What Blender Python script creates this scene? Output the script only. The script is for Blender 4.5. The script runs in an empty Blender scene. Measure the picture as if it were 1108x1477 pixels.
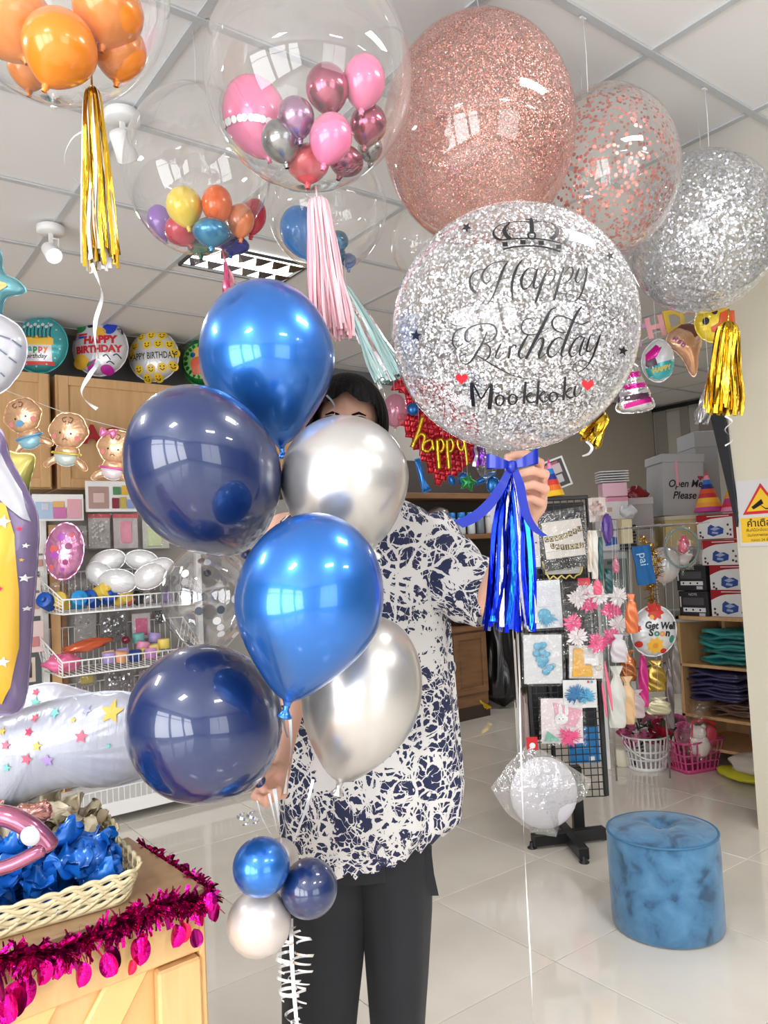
import bpy, math, random
from mathutils import Vector, Matrix
random.seed(7)
PI = math.pi
sc = bpy.context.scene
COL = sc.collection

# ------------------------------------------------------------------ camera
# world: X along the cabinet wall, Y towards it, Z up, metres; camera over the origin
F_PX, CAM_Z, CEIL = 1117.0, 1.345, 2.83
FW = Vector((0.60005, 0.79811, 0.05436)).normalized()
RT = Vector((0.79993, -0.59809, -0.04889)).normalized()
UP = RT.cross(FW).normalized(); RT = FW.cross(UP).normalized()
CAM = Vector((0, 0, CAM_Z))
cam = bpy.data.cameras.new('camera'); camo = bpy.data.objects.new('camera', cam); COL.objects.link(camo)
m3 = Matrix((RT, UP, -FW)).transposed()
camo.matrix_world = Matrix.Translation(CAM) @ m3.to_4x4()
cam.sensor_fit = 'VERTICAL'; cam.sensor_height = 36.0; cam.lens = 36.0 * F_PX / 1477.0
cam.clip_start = 0.05; cam.clip_end = 100
sc.camera = camo

# ------------------------------------------------------------------ world, light, exposure
w = bpy.data.worlds.new('world'); sc.world = w; w.use_nodes = True
wn = w.node_tree.nodes; wl = w.node_tree.links
bg = wn['Background']; sky = wn.new('ShaderNodeTexSky')
sky.sky_type = 'HOSEK_WILKIE'; sky.turbidity = 4.0; sky.ground_albedo = 0.5
sky.sun_direction = (0.2, -0.5, 0.84)
bg.inputs[1].default_value = 0.9
hs = wn.new('ShaderNodeHueSaturation'); hs.inputs['Saturation'].default_value = 0.35; hs.inputs['Value'].default_value = 1.6
wl.new(sky.outputs[0], hs.inputs['Color']); wl.new(hs.outputs[0], bg.inputs[0])

def area(name, loc, target, sx, sy, power, color=(1, 1, 1)):
    l = bpy.data.lights.new(name, 'AREA'); l.shape = 'RECTANGLE'; l.size = sx; l.size_y = sy
    l.energy = power; l.color = color
    o = bpy.data.objects.new(name, l); COL.objects.link(o); o.location = loc
    o.rotation_euler = (Vector(target) - Vector(loc)).to_track_quat('-Z', 'Y').to_euler()
    return o
# daylight of the street coming through the shop front (three glazed bays, behind and left of the camera)
for yy in (-3.05, -1.15, 0.75):
    area('daylight', (-3.62, yy, 1.45), (0, yy, 2.25), 1.6, 2.3, 76, (0.97, 0.985, 1.0))
area('daylight', (0.3, -4.62, 1.45), (0.3, 0, 2.45), 2.6, 2.3, 54, (0.97, 0.985, 1.0))
# added fill lights under the ceiling, unseen, brightening floor, ceiling and back alcove
for (lx_, ly_, pw_) in ((-1.1, 0.2, 21), (0.7, -1.2, 21), (-0.9, 2.6, 20), (2.2, -1.6, 16), (1.7, 0.4, 15), (4.4, 4.2, 9), (5.8, 2.8, 15)):
    area('added_ceiling_fill', (lx_, ly_, 2.80), (lx_, ly_, 0), .56, .28, pw_, (1.0, 0.985, 0.965))

vs = sc.view_settings
sc.display_settings.display_device = 'sRGB'
vs.view_transform = 'Standard'; vs.look = 'None'; vs.exposure = 0.36; vs.gamma = 1.0; vs.use_curve_mapping = False
try:
    sc.cycles.transparent_max_bounces = 24; sc.cycles.max_bounces = 10; sc.cycles.caustics_reflective = False
    sc.cycles.use_denoising = True; sc.cycles.sample_clamp_indirect = 6.0
except Exception: pass

# ------------------------------------------------------------------ pixel rays -> points of the room
def ray(px, py): return FW + RT * ((px - 554.0) / F_PX) + UP * ((738.5 - py) / F_PX)
def at_d(px, py, d): return CAM + ray(px, py) * d
def at_x(px, py, X): r = ray(px, py); return CAM + r * (X / r.x)
def at_y(px, py, Y): r = ray(px, py); return CAM + r * (Y / r.y)
def at_z(px, py, Z): r = ray(px, py); return CAM + r * ((Z - CAM_Z) / r.z)
def dep(p): return (Vector(p) - CAM).dot(FW)
def K(d): return d / F_PX
YAW = math.atan2(RT.y, RT.x)
def cf(px, py, d, roll=0.0, yaw=0.0, pitch=0.0):
    """frame parallel to the picture: x right, y away, z up; roll clockwise in degrees"""
    b = Matrix((RT, FW, UP)).transposed().to_4x4()
    return Matrix.Translation(at_d(px, py, d)) @ b @ Matrix.Rotation(math.radians(roll), 4, 'Y') @ Matrix.Rotation(math.radians(yaw), 4, 'Z') @ Matrix.Rotation(math.radians(pitch), 4, 'X')
def hf(p, yaw=0.0, cam_facing=True):
    """upright frame at world point p; yaw in degrees from facing the camera (or from the room axes)"""
    return Matrix.Translation(Vector(p)) @ Matrix.Rotation((YAW if cam_facing else 0) + math.radians(yaw), 4, 'Z')

# ------------------------------------------------------------------ mesh collector
class M:
    def __init__(s): s.v = []; s.f = []; s.m = []; s.s = []
    def add(s, vs_, fs, mi=0, smooth=False, T=None):
        b = len(s.v)
        s.v += [tuple(T @ Vector(p)) if T is not None else tuple(p) for p in vs_]
        for f in fs: s.f.append(tuple(b + i for i in f)); s.m.append(mi); s.s.append(smooth)
        return s
    def box(s, c, d, mi=0, T=None, bev=0.0):
        x, y, z = d[0] / 2, d[1] / 2, d[2] / 2
        if bev <= 0:
            vv = [(c[0] + i * x, c[1] + j * y, c[2] + k * z) for i in (-1, 1) for j in (-1, 1) for k in (-1, 1)]
            return s.add(vv, [(0, 1, 3, 2), (4, 6, 7, 5), (0, 4, 5, 1), (2, 3, 7, 6), (0, 2, 6, 4), (1, 5, 7, 3)], mi, False, T)
        bm_v = []; r = min(bev, x * .9, y * .9, z * .9)
        # chamfered box: 24 verts
        for i in (-1, 1):
            for j in (-1, 1):
                for k in (-1, 1):
                    bm_v += [(c[0] + i * x, c[1] + j * (y - r), c[2] + k * (z - r)), (c[0] + i * (x - r), c[1] + j * y, c[2] + k * (z - r)), (c[0] + i * (x - r), c[1] + j * (y - r), c[2] + k * z)]
        def q(i, j, k, a): return ((i > 0) * 4 + (j > 0) * 2 + (k > 0)) * 3 + a
        fs = []
        for i in (-1, 1):
            a = [q(i, -1, -1, 0), q(i, 1, -1, 0), q(i, 1, 1, 0), q(i, -1, 1, 0)]; fs.append(a if i > 0 else a[::-1])
            a = [q(-1, i, -1, 1), q(-1, i, 1, 1), q(1, i, 1, 1), q(1, i, -1, 1)]; fs.append(a if i > 0 else a[::-1])
            a = [q(-1, -1, i, 2), q(1, -1, i, 2), q(1, 1, i, 2), q(-1, 1, i, 2)]; fs.append(a if i > 0 else a[::-1])
            for j in (-1, 1):
                fs.append([q(i, j, -1, 0), q(i, j, 1, 0), q(i, j, 1, 1), q(i, j, -1, 1)][::i * j])
                fs.append([q(i, -1, j, 0), q(i, -1, j, 2), q(i, 1, j, 2), q(i, 1, j, 0)][::i * j])
                fs.append([q(-1, i, j, 1), q(1, i, j, 1), q(1, i, j, 2), q(-1, i, j, 2)][::i * j])
                for k in (-1, 1): fs.append([q(i, j, k, 0), q(i, j, k, 1), q(i, j, k, 2)][::i * j * k])
        return s.add(bm_v, fs, mi, False, T)
    def lathe(s, prof, n=24, mi=0, T=None, sx=1.0, sy=1.0, smooth=True, capb=False, capt=False):
        vv = []; fs = []
        for (r, z) in prof:
            for i in range(n):
                a = 2 * PI * i / n; vv.append((r * math.cos(a) * sx, r * math.sin(a) * sy, z))
        for j in range(len(prof) - 1):
            for i in range(n):
                k = (i + 1) % n; fs.append((j * n + i, j * n + k, (j + 1) * n + k, (j + 1) * n + i))
        if capb: fs.append(tuple(range(n))[::-1])
        if capt: fs.append(tuple((len(prof) - 1) * n + i for i in range(n)))
        return s.add(vv, fs, mi, smooth, T)
    def tube(s, pts, r, n=6, mi=0, T=None, caps=True, smooth=True):
        pts = [Vector(p) for p in pts]; N = len(pts)
        rr = r if isinstance(r, (list, tuple)) else [r] * N
        t0 = (pts[1] - pts[0]).normalized(); nrm = t0.orthogonal().normalized(); vv = []; fs = []
        for i, p in enumerate(pts):
            t = (pts[min(i + 1, N - 1)] - pts[max(i - 1, 0)])
            t = t.normalized() if t.length > 1e-9 else t0
            nrm = (nrm - t * nrm.dot(t)); nrm = nrm.normalized() if nrm.length > 1e-6 else t.orthogonal().normalized()
            b = t.cross(nrm)
            for k in range(n):
                a = 2 * PI * k / n; vv.append(p + (nrm * math.cos(a) + b * math.sin(a)) * rr[i])
        for j in range(N - 1):
            for k in range(n): q = (k + 1) % n; fs.append((j * n + k, j * n + q, (j + 1) * n + q, (j + 1) * n + k))
        if caps: fs.append(tuple(range(n))[::-1]); fs.append(tuple((N - 1) * n + k for k in range(n)))
        return s.add(vv, fs, mi, smooth, T)
    def ribbon(s, pts, wd, side, mi=0, T=None, thick=0.0, smooth=True):
        """flat strip along pts; side = vector or list of vectors giving the width direction"""
        pts = [Vector(p) for p in pts]; vv = []; fs = []
        for i, p in enumerate(pts):
            sd = Vector(side[i] if isinstance(side, list) else side).normalized()
            ww = wd[i] if isinstance(wd, (list, tuple)) else wd
            vv += [p - sd * ww / 2, p + sd * ww / 2]
        for i in range(len(pts) - 1): fs.append((2 * i, 2 * i + 1, 2 * i + 3, 2 * i + 2))
        return s.add(vv, fs, mi, smooth, T)
    def poly(s, pts, y=0.0, mi=0, T=None):
        return s.add([(p[0], y, p[1]) for p in pts], [tuple(range(len(pts)))], mi, False, T)
    def prism(s, pts, y0, y1, mi=0, T=None, mside=None):
        n = len(pts); vv = [(p[0], y0, p[1]) for p in pts] + [(p[0], y1, p[1]) for p in pts]
        s.add(vv, [tuple(range(n)), tuple(range(n, 2 * n))[::-1]], mi, False, T)
        return s.add(vv, [(i, i + n, (i + 1) % n + n, (i + 1) % n) for i in range(n)], mi if mside is None else mside, False, T)
    def ell(s, c, r, n=20, m=12, mi=0, T=None):
        vv = []; fs = []
        for j in range(m + 1):
            th = PI * j / m
            for i in range(n):
                a = 2 * PI * i / n
                vv.append((c[0] + r[0] * math.sin(th) * math.cos(a), c[1] + r[1] * math.sin(th) * math.sin(a), c[2] + r[2] * math.cos(th)))
        for j in range(m):
            for i in range(n): k = (i + 1) % n; fs.append((j * n + i, (j + 1) * n + i, (j + 1) * n + k, j * n + k))
        return s.add(vv, fs, mi, True, T)
    def grid(s, fn, nu, nv, mi=0, T=None, smooth=True):
        vv = [fn(i / nu, j / nv) for j in range(nv + 1) for i in range(nu + 1)]
        fs = [(j * (nu + 1) + i, j * (nu + 1) + i + 1, (j + 1) * (nu + 1) + i + 1, (j + 1) * (nu + 1) + i) for j in range(nv) for i in range(nu)]
        return s.add(vv, fs, mi, smooth, T)

def smooth_path(pts, n=6, closed=False):
    P_ = [tuple(p) for p in pts]; out = []; N = len(P_)
    if N < 3: 
        return [tuple(a + (b - a) * i / n for a, b in zip(P_[0], P_[1])) for i in range(n + 1)]
    rng = N if closed else N - 1
    for i in range(rng):
        p0 = P_[(i - 1) % N] if (closed or i > 0) else P_[0]; p1 = P_[i]; p2 = P_[(i + 1) % N]
        p3 = P_[(i + 2) % N] if (closed or i + 2 < N) else P_[-1]
        for k in range(n):
            t = k / n
            out.append(tuple(0.5 * ((2 * b) + (-a + c) * t + (2 * a - 5 * b + 4 * c - d) * t * t + (-a + 3 * b - 3 * c + d) * t ** 3) for a, b, c, d in zip(p0, p1, p2, p3)))
    if not closed: out.append(P_[-1])
    return out

MESHCACHE = {}
def obj(name, m, mats, parent=None, world=False, kind=None, label=None):
    me = bpy.data.meshes.new(name)
    v = m.v
    if world and parent is not None:
        inv = parent.matrix_world.inverted(); v = [tuple(inv @ Vector(p)) for p in v]
    me.from_pydata(v, [], m.f)
    me.polygons.foreach_set('material_index', m.m); me.polygons.foreach_set('use_smooth', m.s)
    if not isinstance(mats, (list, tuple)): mats = [mats]
    for x in mats: me.materials.append(x)
    me.update()
    o = bpy.data.objects.new(name, me); COL.objects.link(o)
    if parent is not None: o.parent = parent
    if kind: o['kind'] = kind
    if label: o['label'] = label
    return o
def tag(o, label, cat, group=None):
    o['label'] = label; o['category'] = cat
    if group: o['group'] = group
    return o
def thing(name, label, cat, T=None, group=None):
    o = bpy.data.objects.new(name, None); COL.objects.link(o); o.empty_display_size = 0.05
    if T is not None:
        o.matrix_world = T if isinstance(T, Matrix) else Matrix.Translation(Vector(T))
    tag(o, label, cat, group); return o
def struct(name, m, mats, parent=None):
    o = obj(name, m, mats, parent)
    if parent is None: o['kind'] = 'structure'
    return o
def dup(root, T, label, group=None):
    r = root.copy(); COL.objects.link(r); r.matrix_world = T; r['label'] = label
    if group: r['group'] = group
    for ch in list(root.children):
        c = ch.copy(); COL.objects.link(c); c.parent = r
        for g in list(ch.children):
            d = g.copy(); COL.objects.link(d); d.parent = c
    return r

# ------------------------------------------------------------------ text outlines (the built-in font)
_TC = {}
def text_geo(body, size=1.0, bold=0.0, align='CENTER', shear=0.0, res=3):
    key = (body, size, bold, align, shear)
    if key in _TC: return _TC[key]
    c = bpy.data.curves.new('t', 'FONT'); c.body = body; c.size = size; c.offset = bold; c.align_x = align; c.align_y = 'CENTER'; c.shear = shear; c.resolution_u = res
    o = bpy.data.objects.new('t', c); COL.objects.link(o); bpy.context.view_layer.update()
    dg = bpy.context.evaluated_depsgraph_get(); me = o.evaluated_get(dg).to_mesh()
    r = ([(v.co.x, v.co.y) for v in me.vertices], [tuple(p.vertices) for p in me.polygons])
    o.evaluated_get(dg).to_mesh_clear(); bpy.data.objects.remove(o); bpy.data.curves.remove(c)
    _TC[key] = r; return r
def put_text(m, body, x, z, size, mi, surf=None, y=0.0, bold=0.0, T=None, align='CENTER', shear=0.0, rot=0.0, sx=1.0):
    """flat text in the local x-z plane, facing -y; surf(x,z) gives y when it lies on a curved face"""
    vv, ff = text_geo(body, size, bold, align, shear)
    ca, sa = math.cos(math.radians(rot)), math.sin(math.radians(rot)); out = []
    for a, b in vv:
        a *= sx; px, pz = x + a * ca - b * sa, z + a * sa + b * ca
        out.append((px, (surf(px, pz) if surf else y), pz))
    m.add(out, ff, mi, False, T)

# ------------------------------------------------------------------ materials
def _in(b, *names):
    for n in names:
        if n in b.inputs: return b.inputs[n]
def P(name, col, rough=0.5, met=0.0, coat=0.0, spec=0.5, alpha=1.0, emit=None, es=0.0, bump=0.0, bscale=40.0, bdetail=3.0, sheen=0.0, aniso=0.0, sss=0.0, trans=0.0, coatrough=0.03, stretch=(1, 1, 1)):
    m = bpy.data.materials.new(name); m.use_nodes = True; nt = m.node_tree; b = nt.nodes['Principled BSDF']
    b.inputs['Base Color'].default_value = (*col, 1); b.inputs['Roughness'].default_value = rough; b.inputs['Metallic'].default_value = met
    _in(b, 'Coat Weight').default_value = coat; _in(b, 'Coat Roughness').default_value = coatrough
    _in(b, 'Specular IOR Level').default_value = spec; b.inputs['Alpha'].default_value = alpha
    _in(b, 'Sheen Weight').default_value = sheen; _in(b, 'Transmission Weight').default_value = trans
    if sss: _in(b, 'Subsurface Weight').default_value = sss; _in(b, 'Subsurface Scale').default_value = 0.01
    if emit: _in(b, 'Emission Color').default_value = (*emit, 1); _in(b, 'Emission Strength').default_value = es
    if bump:
        tc = nt.nodes.new('ShaderNodeTexCoord'); mp = nt.nodes.new('ShaderNodeMapping'); mp.inputs['Scale'].default_value = stretch
        nz = nt.nodes.new('ShaderNodeTexNoise'); nz.inputs['Scale'].default_value = bscale; nz.inputs['Detail'].default_value = bdetail
        bp = nt.nodes.new('ShaderNodeBump'); bp.inputs['Strength'].default_value = bump; bp.inputs['Distance'].default_value = 0.01
        nt.links.new(tc.outputs['Object'], mp.inputs[0]); nt.links.new(mp.outputs[0], nz.inputs[0]); nt.links.new(nz.outputs[0], bp.inputs['Height']); nt.links.new(bp.outputs[0], b.inputs['Normal'])
    return m
def ramp_mat(m, stops, scale=5.0, kind='noise', stretch=(1, 1, 1), detail=4.0, const=False, coord='Object', dist=0.0, rough=None):
    """drive the base colour by a noise / voronoi / wave through a colour ramp"""
    nt = m.node_tree; b = nt.nodes['Principled BSDF']; tc = nt.nodes.new('ShaderNodeTexCoord'); mp = nt.nodes.new('ShaderNodeMapping'); mp.inputs['Scale'].default_value = stretch
    nt.links.new(tc.outputs[coord], mp.inputs[0])
    if kind == 'noise':
        t = nt.nodes.new('ShaderNodeTexNoise'); t.inputs['Scale'].default_value = scale; t.inputs['Detail'].default_value = detail; t.inputs['Distortion'].default_value = dist; out = t.outputs[0]
    elif kind == 'voronoi':
        t = nt.nodes.new('ShaderNodeTexVoronoi'); t.inputs['Scale'].default_value = scale; out = t.outputs['Distance']
    else:
        t = nt.nodes.new('ShaderNodeTexWave'); t.inputs['Scale'].default_value = scale; t.inputs['Distortion'].default_value = dist; t.inputs['Detail'].default_value = detail; out = t.outputs['Fac']
    nt.links.new(mp.outputs[0], t.inputs[0])
    r = nt.nodes.new('ShaderNodeValToRGB'); cr = r.color_ramp; cr.interpolation = 'CONSTANT' if const else 'LINEAR'
    while len(cr.elements) < len(stops): cr.elements.new(0.5)
    for e, (p, c) in zip(cr.elements, stops): e.position = p; e.color = (*c, 1)
    nt.links.new(out, r.inputs[0]); nt.links.new(r.outputs[0], b.inputs['Base Color'])
    return m
def film(name, tint=(1, 1, 1), base=0.05, edge=0.55, rough=0.04, bump=0.0, bscale=30.0, stretch=(1, 1, 1), haze=0.0, gcol=(1, 1, 1)):
    """thin clear plastic: see-through, glossy, milky towards the rim as real thin film is"""
    m = bpy.data.materials.new(name); m.use_nodes = True; nt = m.node_tree; N = nt.nodes; L = nt.links
    N.remove(N['Principled BSDF']); out = N['Material Output']
    tr = N.new('ShaderNodeBsdfTransparent'); tr.inputs[0].default_value = (*tint, 1)
    gl = N.new('ShaderNodeBsdfGlossy'); gl.inputs['Roughness'].default_value = rough; gl.inputs[0].default_value = (*gcol, 1)
    lw = N.new('ShaderNodeLayerWeight'); lw.inputs[0].default_value = 0.5
    mr = N.new('ShaderNodeMapRange'); mr.inputs['To Min'].default_value = base; mr.inputs['To Max'].default_value = edge
    pw = N.new('ShaderNodeMath'); pw.operation = 'POWER'; pw.inputs[1].default_value = 2.6
    L.new(lw.outputs['Facing'], pw.inputs[0]); L.new(pw.outputs[0], mr.inputs['Value'])
    mx = N.new('ShaderNodeMixShader'); L.new(mr.outputs[0], mx.inputs[0]); L.new(tr.outputs[0], mx.inputs[1]); L.new(gl.outputs[0], mx.inputs[2])
    last = mx
    if haze:
        df = N.new('ShaderNodeBsdfDiffuse'); df.inputs[0].default_value = (*gcol, 1)
        m2 = N.new('ShaderNodeMixShader'); m2.inputs[0].default_value = haze; L.new(mx.outputs[0], m2.inputs[1]); L.new(df.outputs[0], m2.inputs[2]); last = m2
    if bump:
        tc = N.new('ShaderNodeTexCoord'); mp = N.new('ShaderNodeMapping'); mp.inputs['Scale'].default_value = stretch
        nz = N.new('ShaderNodeTexNoise'); nz.inputs['Scale'].default_value = bscale; bp = N.new('ShaderNodeBump'); bp.inputs['Strength'].default_value = bump; bp.inputs['Distance'].default_value = 0.02
        L.new(tc.outputs['Object'], mp.inputs[0]); L.new(mp.outputs[0], nz.inputs[0]); L.new(nz.outputs[0], bp.inputs['Height']); L.new(bp.outputs[0], gl.inputs['Normal'])
    L.new(last.outputs[0], out.inputs[0]); return m
def c8(r, g, b):
    f = lambda x: (x / 255 / 12.92) if x / 255 <= 0.04045 else ((x / 255 + 0.055) / 1.055) ** 2.4
    return (f(r), f(g), f(b))

MT = {}
def mat(key, *a, **k):
    if key not in MT: MT[key] = P(key, *a, **k)
    return MT[key]
def plain(r, g, b, rough=0.5, met=0.0, **k):
    key = 'paint_%d_%d_%d_%d_%d' % (r, g, b, int(rough * 100), int(met * 100))
    return mat(key, c8(r, g, b), rough, met, **k)
WHITE = plain(240, 240, 240, .5); BLACK = plain(18, 18, 20, .45); CREAM = plain(232, 222, 178, .45)
CLEAR = film('clear_bubble', base=0.05, edge=0.95, rough=0.02, bump=0.12, bscale=5, haze=0.03)
CLEAR2 = film('clear_wrap', base=0.08, edge=0.5, rough=0.07, bump=1.0, bscale=30)
FOILGOLD = mat('gold_foil', c8(212, 175, 55), .2, 1.0, bump=.4, bscale=60, stretch=(1, 1, .15))
FOILSILV = mat('silver_foil', c8(215, 215, 220), .2, 1.0, bump=.4, bscale=60, stretch=(1, 1, .15))
STRING = plain(225, 225, 228, .35)
WOOD = ramp_mat(mat('light_wood', (.5, .3, .15), .42, bump=.05, bscale=60), [(.3, c8(200, 158, 110)), (.55, c8(214, 172, 124)), (.8, c8(190, 146, 98))], 3.0, 'noise', (6, 6, .5))
WOOD2 = ramp_mat(mat('counter_wood', (.5, .3, .15), .38, bump=.04, bscale=60), [(.3, c8(218, 170, 110)), (.55, c8(230, 186, 130)), (.8, c8(206, 156, 98))], 3.0, 'noise', (5, 5, .6))
WOODD = ramp_mat(mat('brown_wood', (.5, .3, .15), .5, bump=.05, bscale=60), [(.3, c8(118, 84, 56)), (.6, c8(138, 100, 68)), (.8, c8(102, 72, 46))], 4.0, 'noise', (1, 1, 6))

# ------------------------------------------------------------------ room shell
def tiles(name, x0, y0, nx, ny, z, step, gap, thick, mats, parent, jitter=0.0):
    """square tiles, each an object, sharing one mesh"""
    m = M(); s = step - gap; m.box((0, 0, 0), (s, s, thick), 0, None, min(.0015, thick / 3)); first = None
    for j in range(ny):
        for i in range(nx):
            if first is None: o = first = obj(name, m, mats)
            else: o = first.copy(); COL.objects.link(o)
            o.parent = parent; o.location = (x0 + step * (i + .5), y0 + step * (j + .5), z)
FLOORM = mat('floor_tile', c8(206, 200, 190), .08, spec=.5, coat=.3)
ramp_mat(FLOORM, [(.35, c8(214, 208, 198)), (.65, c8(226, 220, 210))], 2.2, 'noise', (1, 1, 1), 5)
GROUT = plain(168, 162, 152, .8)
CEILM = mat('ceiling_tile', c8(236, 236, 237), .9, bump=.03, bscale=300)
TBAR = plain(196, 200, 204, .4)
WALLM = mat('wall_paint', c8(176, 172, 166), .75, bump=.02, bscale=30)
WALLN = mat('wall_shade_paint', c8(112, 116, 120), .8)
COLM = mat('column_paint', c8(214, 208, 190), .6, bump=.03, bscale=8)
X0, X1, Y0, Y1 = -3.5, 7.64, -4.5, 5.05
fl = struct('floor', M().box(((X0 + X1) / 2, (Y0 + Y1) / 2, -.06), (X1 - X0, Y1 - Y0, .11), 0), [GROUT])
FTX, FTY, FS = 1.941 - 0.6 * 4, 1.777 - 0.6 * 2, 0.6
tiles('floor_tile', FTX, FTY, 14, 8, -.002, FS, .003, .008, [FLOORM], fl)
mm = M(); mm.box(((X0 + FTX) / 2, (Y0 + Y1) / 2, -.002), (FTX - X0 - .003, Y1 - Y0, .008)); mm.box(((FTX + X1) / 2, (Y0 + FTY) / 2, -.002), (X1 - FTX, FTY - Y0 - .003, .008))
obj('floor_slab', mm, [FLOORM], fl)
cl = struct('ceiling', M().box(((X0 + X1) / 2, (Y0 + Y1) / 2, CEIL + .16), (X1 - X0, Y1 - Y0, .2), 0), [CEILM])
CTX, CTY = 0.875 - 0.6 * 2, 1.297 - 0.6 * 2
tiles('ceiling_tile', CTX, CTY, 14, 9, CEIL + .012, .6, .004, .016, [CEILM], cl)
mm = M(); mm.box(((X0 + CTX) / 2, (Y0 + Y1) / 2, CEIL + .012), (CTX - X0, Y1 - Y0, .016)); mm.box(((CTX + X1) / 2, (Y0 + CTY) / 2, CEIL + .012), (X1 - CTX, CTY - Y0, .016))
obj('ceiling_slab', mm, [CEILM], cl)
for i in range(13):
    obj('ceiling_bar', M().box((CTX + .6 * i, (CTY + Y1) / 2, CEIL), (.024, Y1 - CTY, .007)), [TBAR], cl)
for j in range(9):
    obj('ceiling_bar', M().box(((CTX + X1) / 2, CTY + .6 * j, CEIL - .0015), (X1 - CTX, .024, .007)), [TBAR], cl)
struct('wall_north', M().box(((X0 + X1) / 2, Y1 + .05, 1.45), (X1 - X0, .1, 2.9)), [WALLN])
we = struct('wall_east', M().box((X1 + .05, (Y0 + Y1) / 2, 1.45), (.1, Y1 - Y0, 2.9)), [WALLM])
STRIPE = mat('wall_panel_strip', c8(150, 146, 138), .7)
for i, (yc, wd) in enumerate([(4.95, .14), (4.66, .1), (4.42, .16), (4.1, .1), (3.85, .14), (3.5, .12), (3.2, .16)]):
    obj('wall_panel', M().box((X1 - .012, yc, 1.4), (.03, wd, 2.75), 0, None, .004), [STRIPE], we)
obj('wall_panel', M().box((X1 - .004, 4.0, 1.4), (.01, 2.4, 2.7)), [mat('panel_paint', c8(188, 184, 176), .7)], we)
struct('trim_1', M().box((X1 - .03, (Y0 + Y1) / 2, CEIL - .03), (.05, Y1 - Y0, .035)), [BLACK])
# cream partition / column at the right, with a wall running back to the east
cy = 1.91
struct('wall_right', M().box(((3.49 + X1) / 2, cy - .35, 1.415), (X1 - 3.49, .7, 2.83)), [COLM])
# shop front behind the camera: sill walls, mullions, glass
for (nm, ax) in (('wall_west', 'x'), ('wall_south', 'y')):
    m = M()
    if ax == 'x':
        m.box((X0 - .05, (Y0 + Y1) / 2, .12), (.1, Y1 - Y0, .24)); m.box((X0 - .05, (Y0 + Y1) / 2, 2.76), (.1, Y1 - Y0, .28)); m.box((X0 - .05, 3.4, 1.45), (.1, 3.3, 2.6))
    else:
        m.box(((X0 + X1) / 2, Y0 - .05, .12), (X1 - X0, .1, .24)); m.box(((X0 + X1) / 2, Y0 - .05, 2.76), (X1 - X0, .1, .28)); m.box((4.7, Y0 - .05, 1.45), (5.9, .1, 2.6)); m.box((-2.3, Y0 - .05, 1.45), (2.4, .1, 2.6))
    struct(nm, m, [WALLM])
ALU = plain(70, 72, 76, .35, .6)
for k, (y_a, y_b) in enumerate([(-4.0, -2.1), (-2.1, -.2), (-.2, 1.7)]):
    wv = struct('window_%d' % (k + 1), M().box((X0 - .03, y_a + .03, 1.43), (.06, .06, 2.4)).box((X0 - .03, y_b - .03, 1.43), (.06, .06, 2.4)).box((X0 - .03, (y_a + y_b) / 2, 2.1), (.05, y_b - y_a, .05)), [ALU])
wv = struct('window_4', M().box((-1.07, Y0 - .03, 1.43), (.06, .06, 2.4)).box((.32, Y0 - .03, 1.43), (.06, .06, 2.4)).box((1.7, Y0 - .03, 1.43), (.06, .06, 2.4)), [ALU])

# ================================================================== latex balloons of the bunch
def latex_mesh(R, H, taper=.22, tip=.14, n=40):
    prof = []
    for k in range(0, 27):
        th = PI * k / 27.0; c = -math.cos(th)
        if c <= 0: r = R * math.sin(th); z = -c * H
        else: r = R * math.sin(th) * (1 - taper * c * c) ; z = -H * (c + tip * c ** 5)
        prof.append((max(r, .0006), z))
    r_end = .0075
    prof.append((r_end, -H * (1 + tip) - .002)); prof.append((.0045, -H * (1 + tip) - .009))
    return M().lathe(prof[::-1], n, 0, capt=True)
def knot_mesh(R, H, tip=.14):
    z = -H * (1 + tip)
    return M().lathe([(.0025, z - .004), (.006, z - .008), (.0045, z - .013), (.0075, z - .018), (.0125, z - .024), (.0118, z - .0265), (.004, z - .022)], 14)
def latex(label, px, py, d, rx, ry, roll, mt, group=None, name='latex_balloon', taper=.2, tip=.1, pitch=0, knotmat=None):
    k = K(d); R = rx * k; H = 2 * ry * k / (2 + tip)
    T = cf(px, py, d, roll, 0, pitch) @ Matrix.Translation((0, 0, ry * k - H))
    t = thing(name, label, 'balloon', T, group)
    obj('body', latex_mesh(R, H, taper, tip), mt, t)
    obj('knot', knot_mesh(R, H, tip), knotmat or mt, t)
    return t
B_CHROME = P('chrome_blue_latex', c8(44, 116, 206), .3, .72, coat=.7, coatrough=.05)
B_NAVY = P('navy_latex', c8(13, 36, 86), .3, .0, coat=1.0, coatrough=.02, spec=.5)
B_SILV = P('chrome_silver_latex', c8(206, 204, 202), .3, .72, coat=.5, coatrough=.06)
B_PEARL = P('pearl_white_latex', c8(206, 198, 194), .32, .3, coat=.5, coatrough=.1)
G = 'balloons of the held bunch'
latex('blue chrome balloon at the top of the bunch, above the dark hair', 387, 524, 1.56, 97, 120, -9, B_CHROME, G, taper=.3)
latex('upper navy balloon of the bunch, left of the pearly silver ones', 299, 689, 1.37, 108, 144, -18, B_NAVY, G, pitch=42)
latex('silver balloon covering the lower face of the person', 500, 698, 1.44, 93, 100, -22, B_SILV, G, pitch=12)
latex('blue chrome balloon in the middle of the bunch, nearest the camera', 444, 876, 1.22, 107, 138, 12, B_CHROME, G, taper=.34, tip=.12)
latex('silver balloon over the lower shirt front, behind the blue ones', 520, 1008, 1.45, 86, 122, 14, B_SILV, G, taper=.25)
latex('lower navy balloon of the bunch, above the small balloons', 301, 1048, 1.32, 111, 124, -30, B_NAVY, G, pitch=32)
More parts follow.
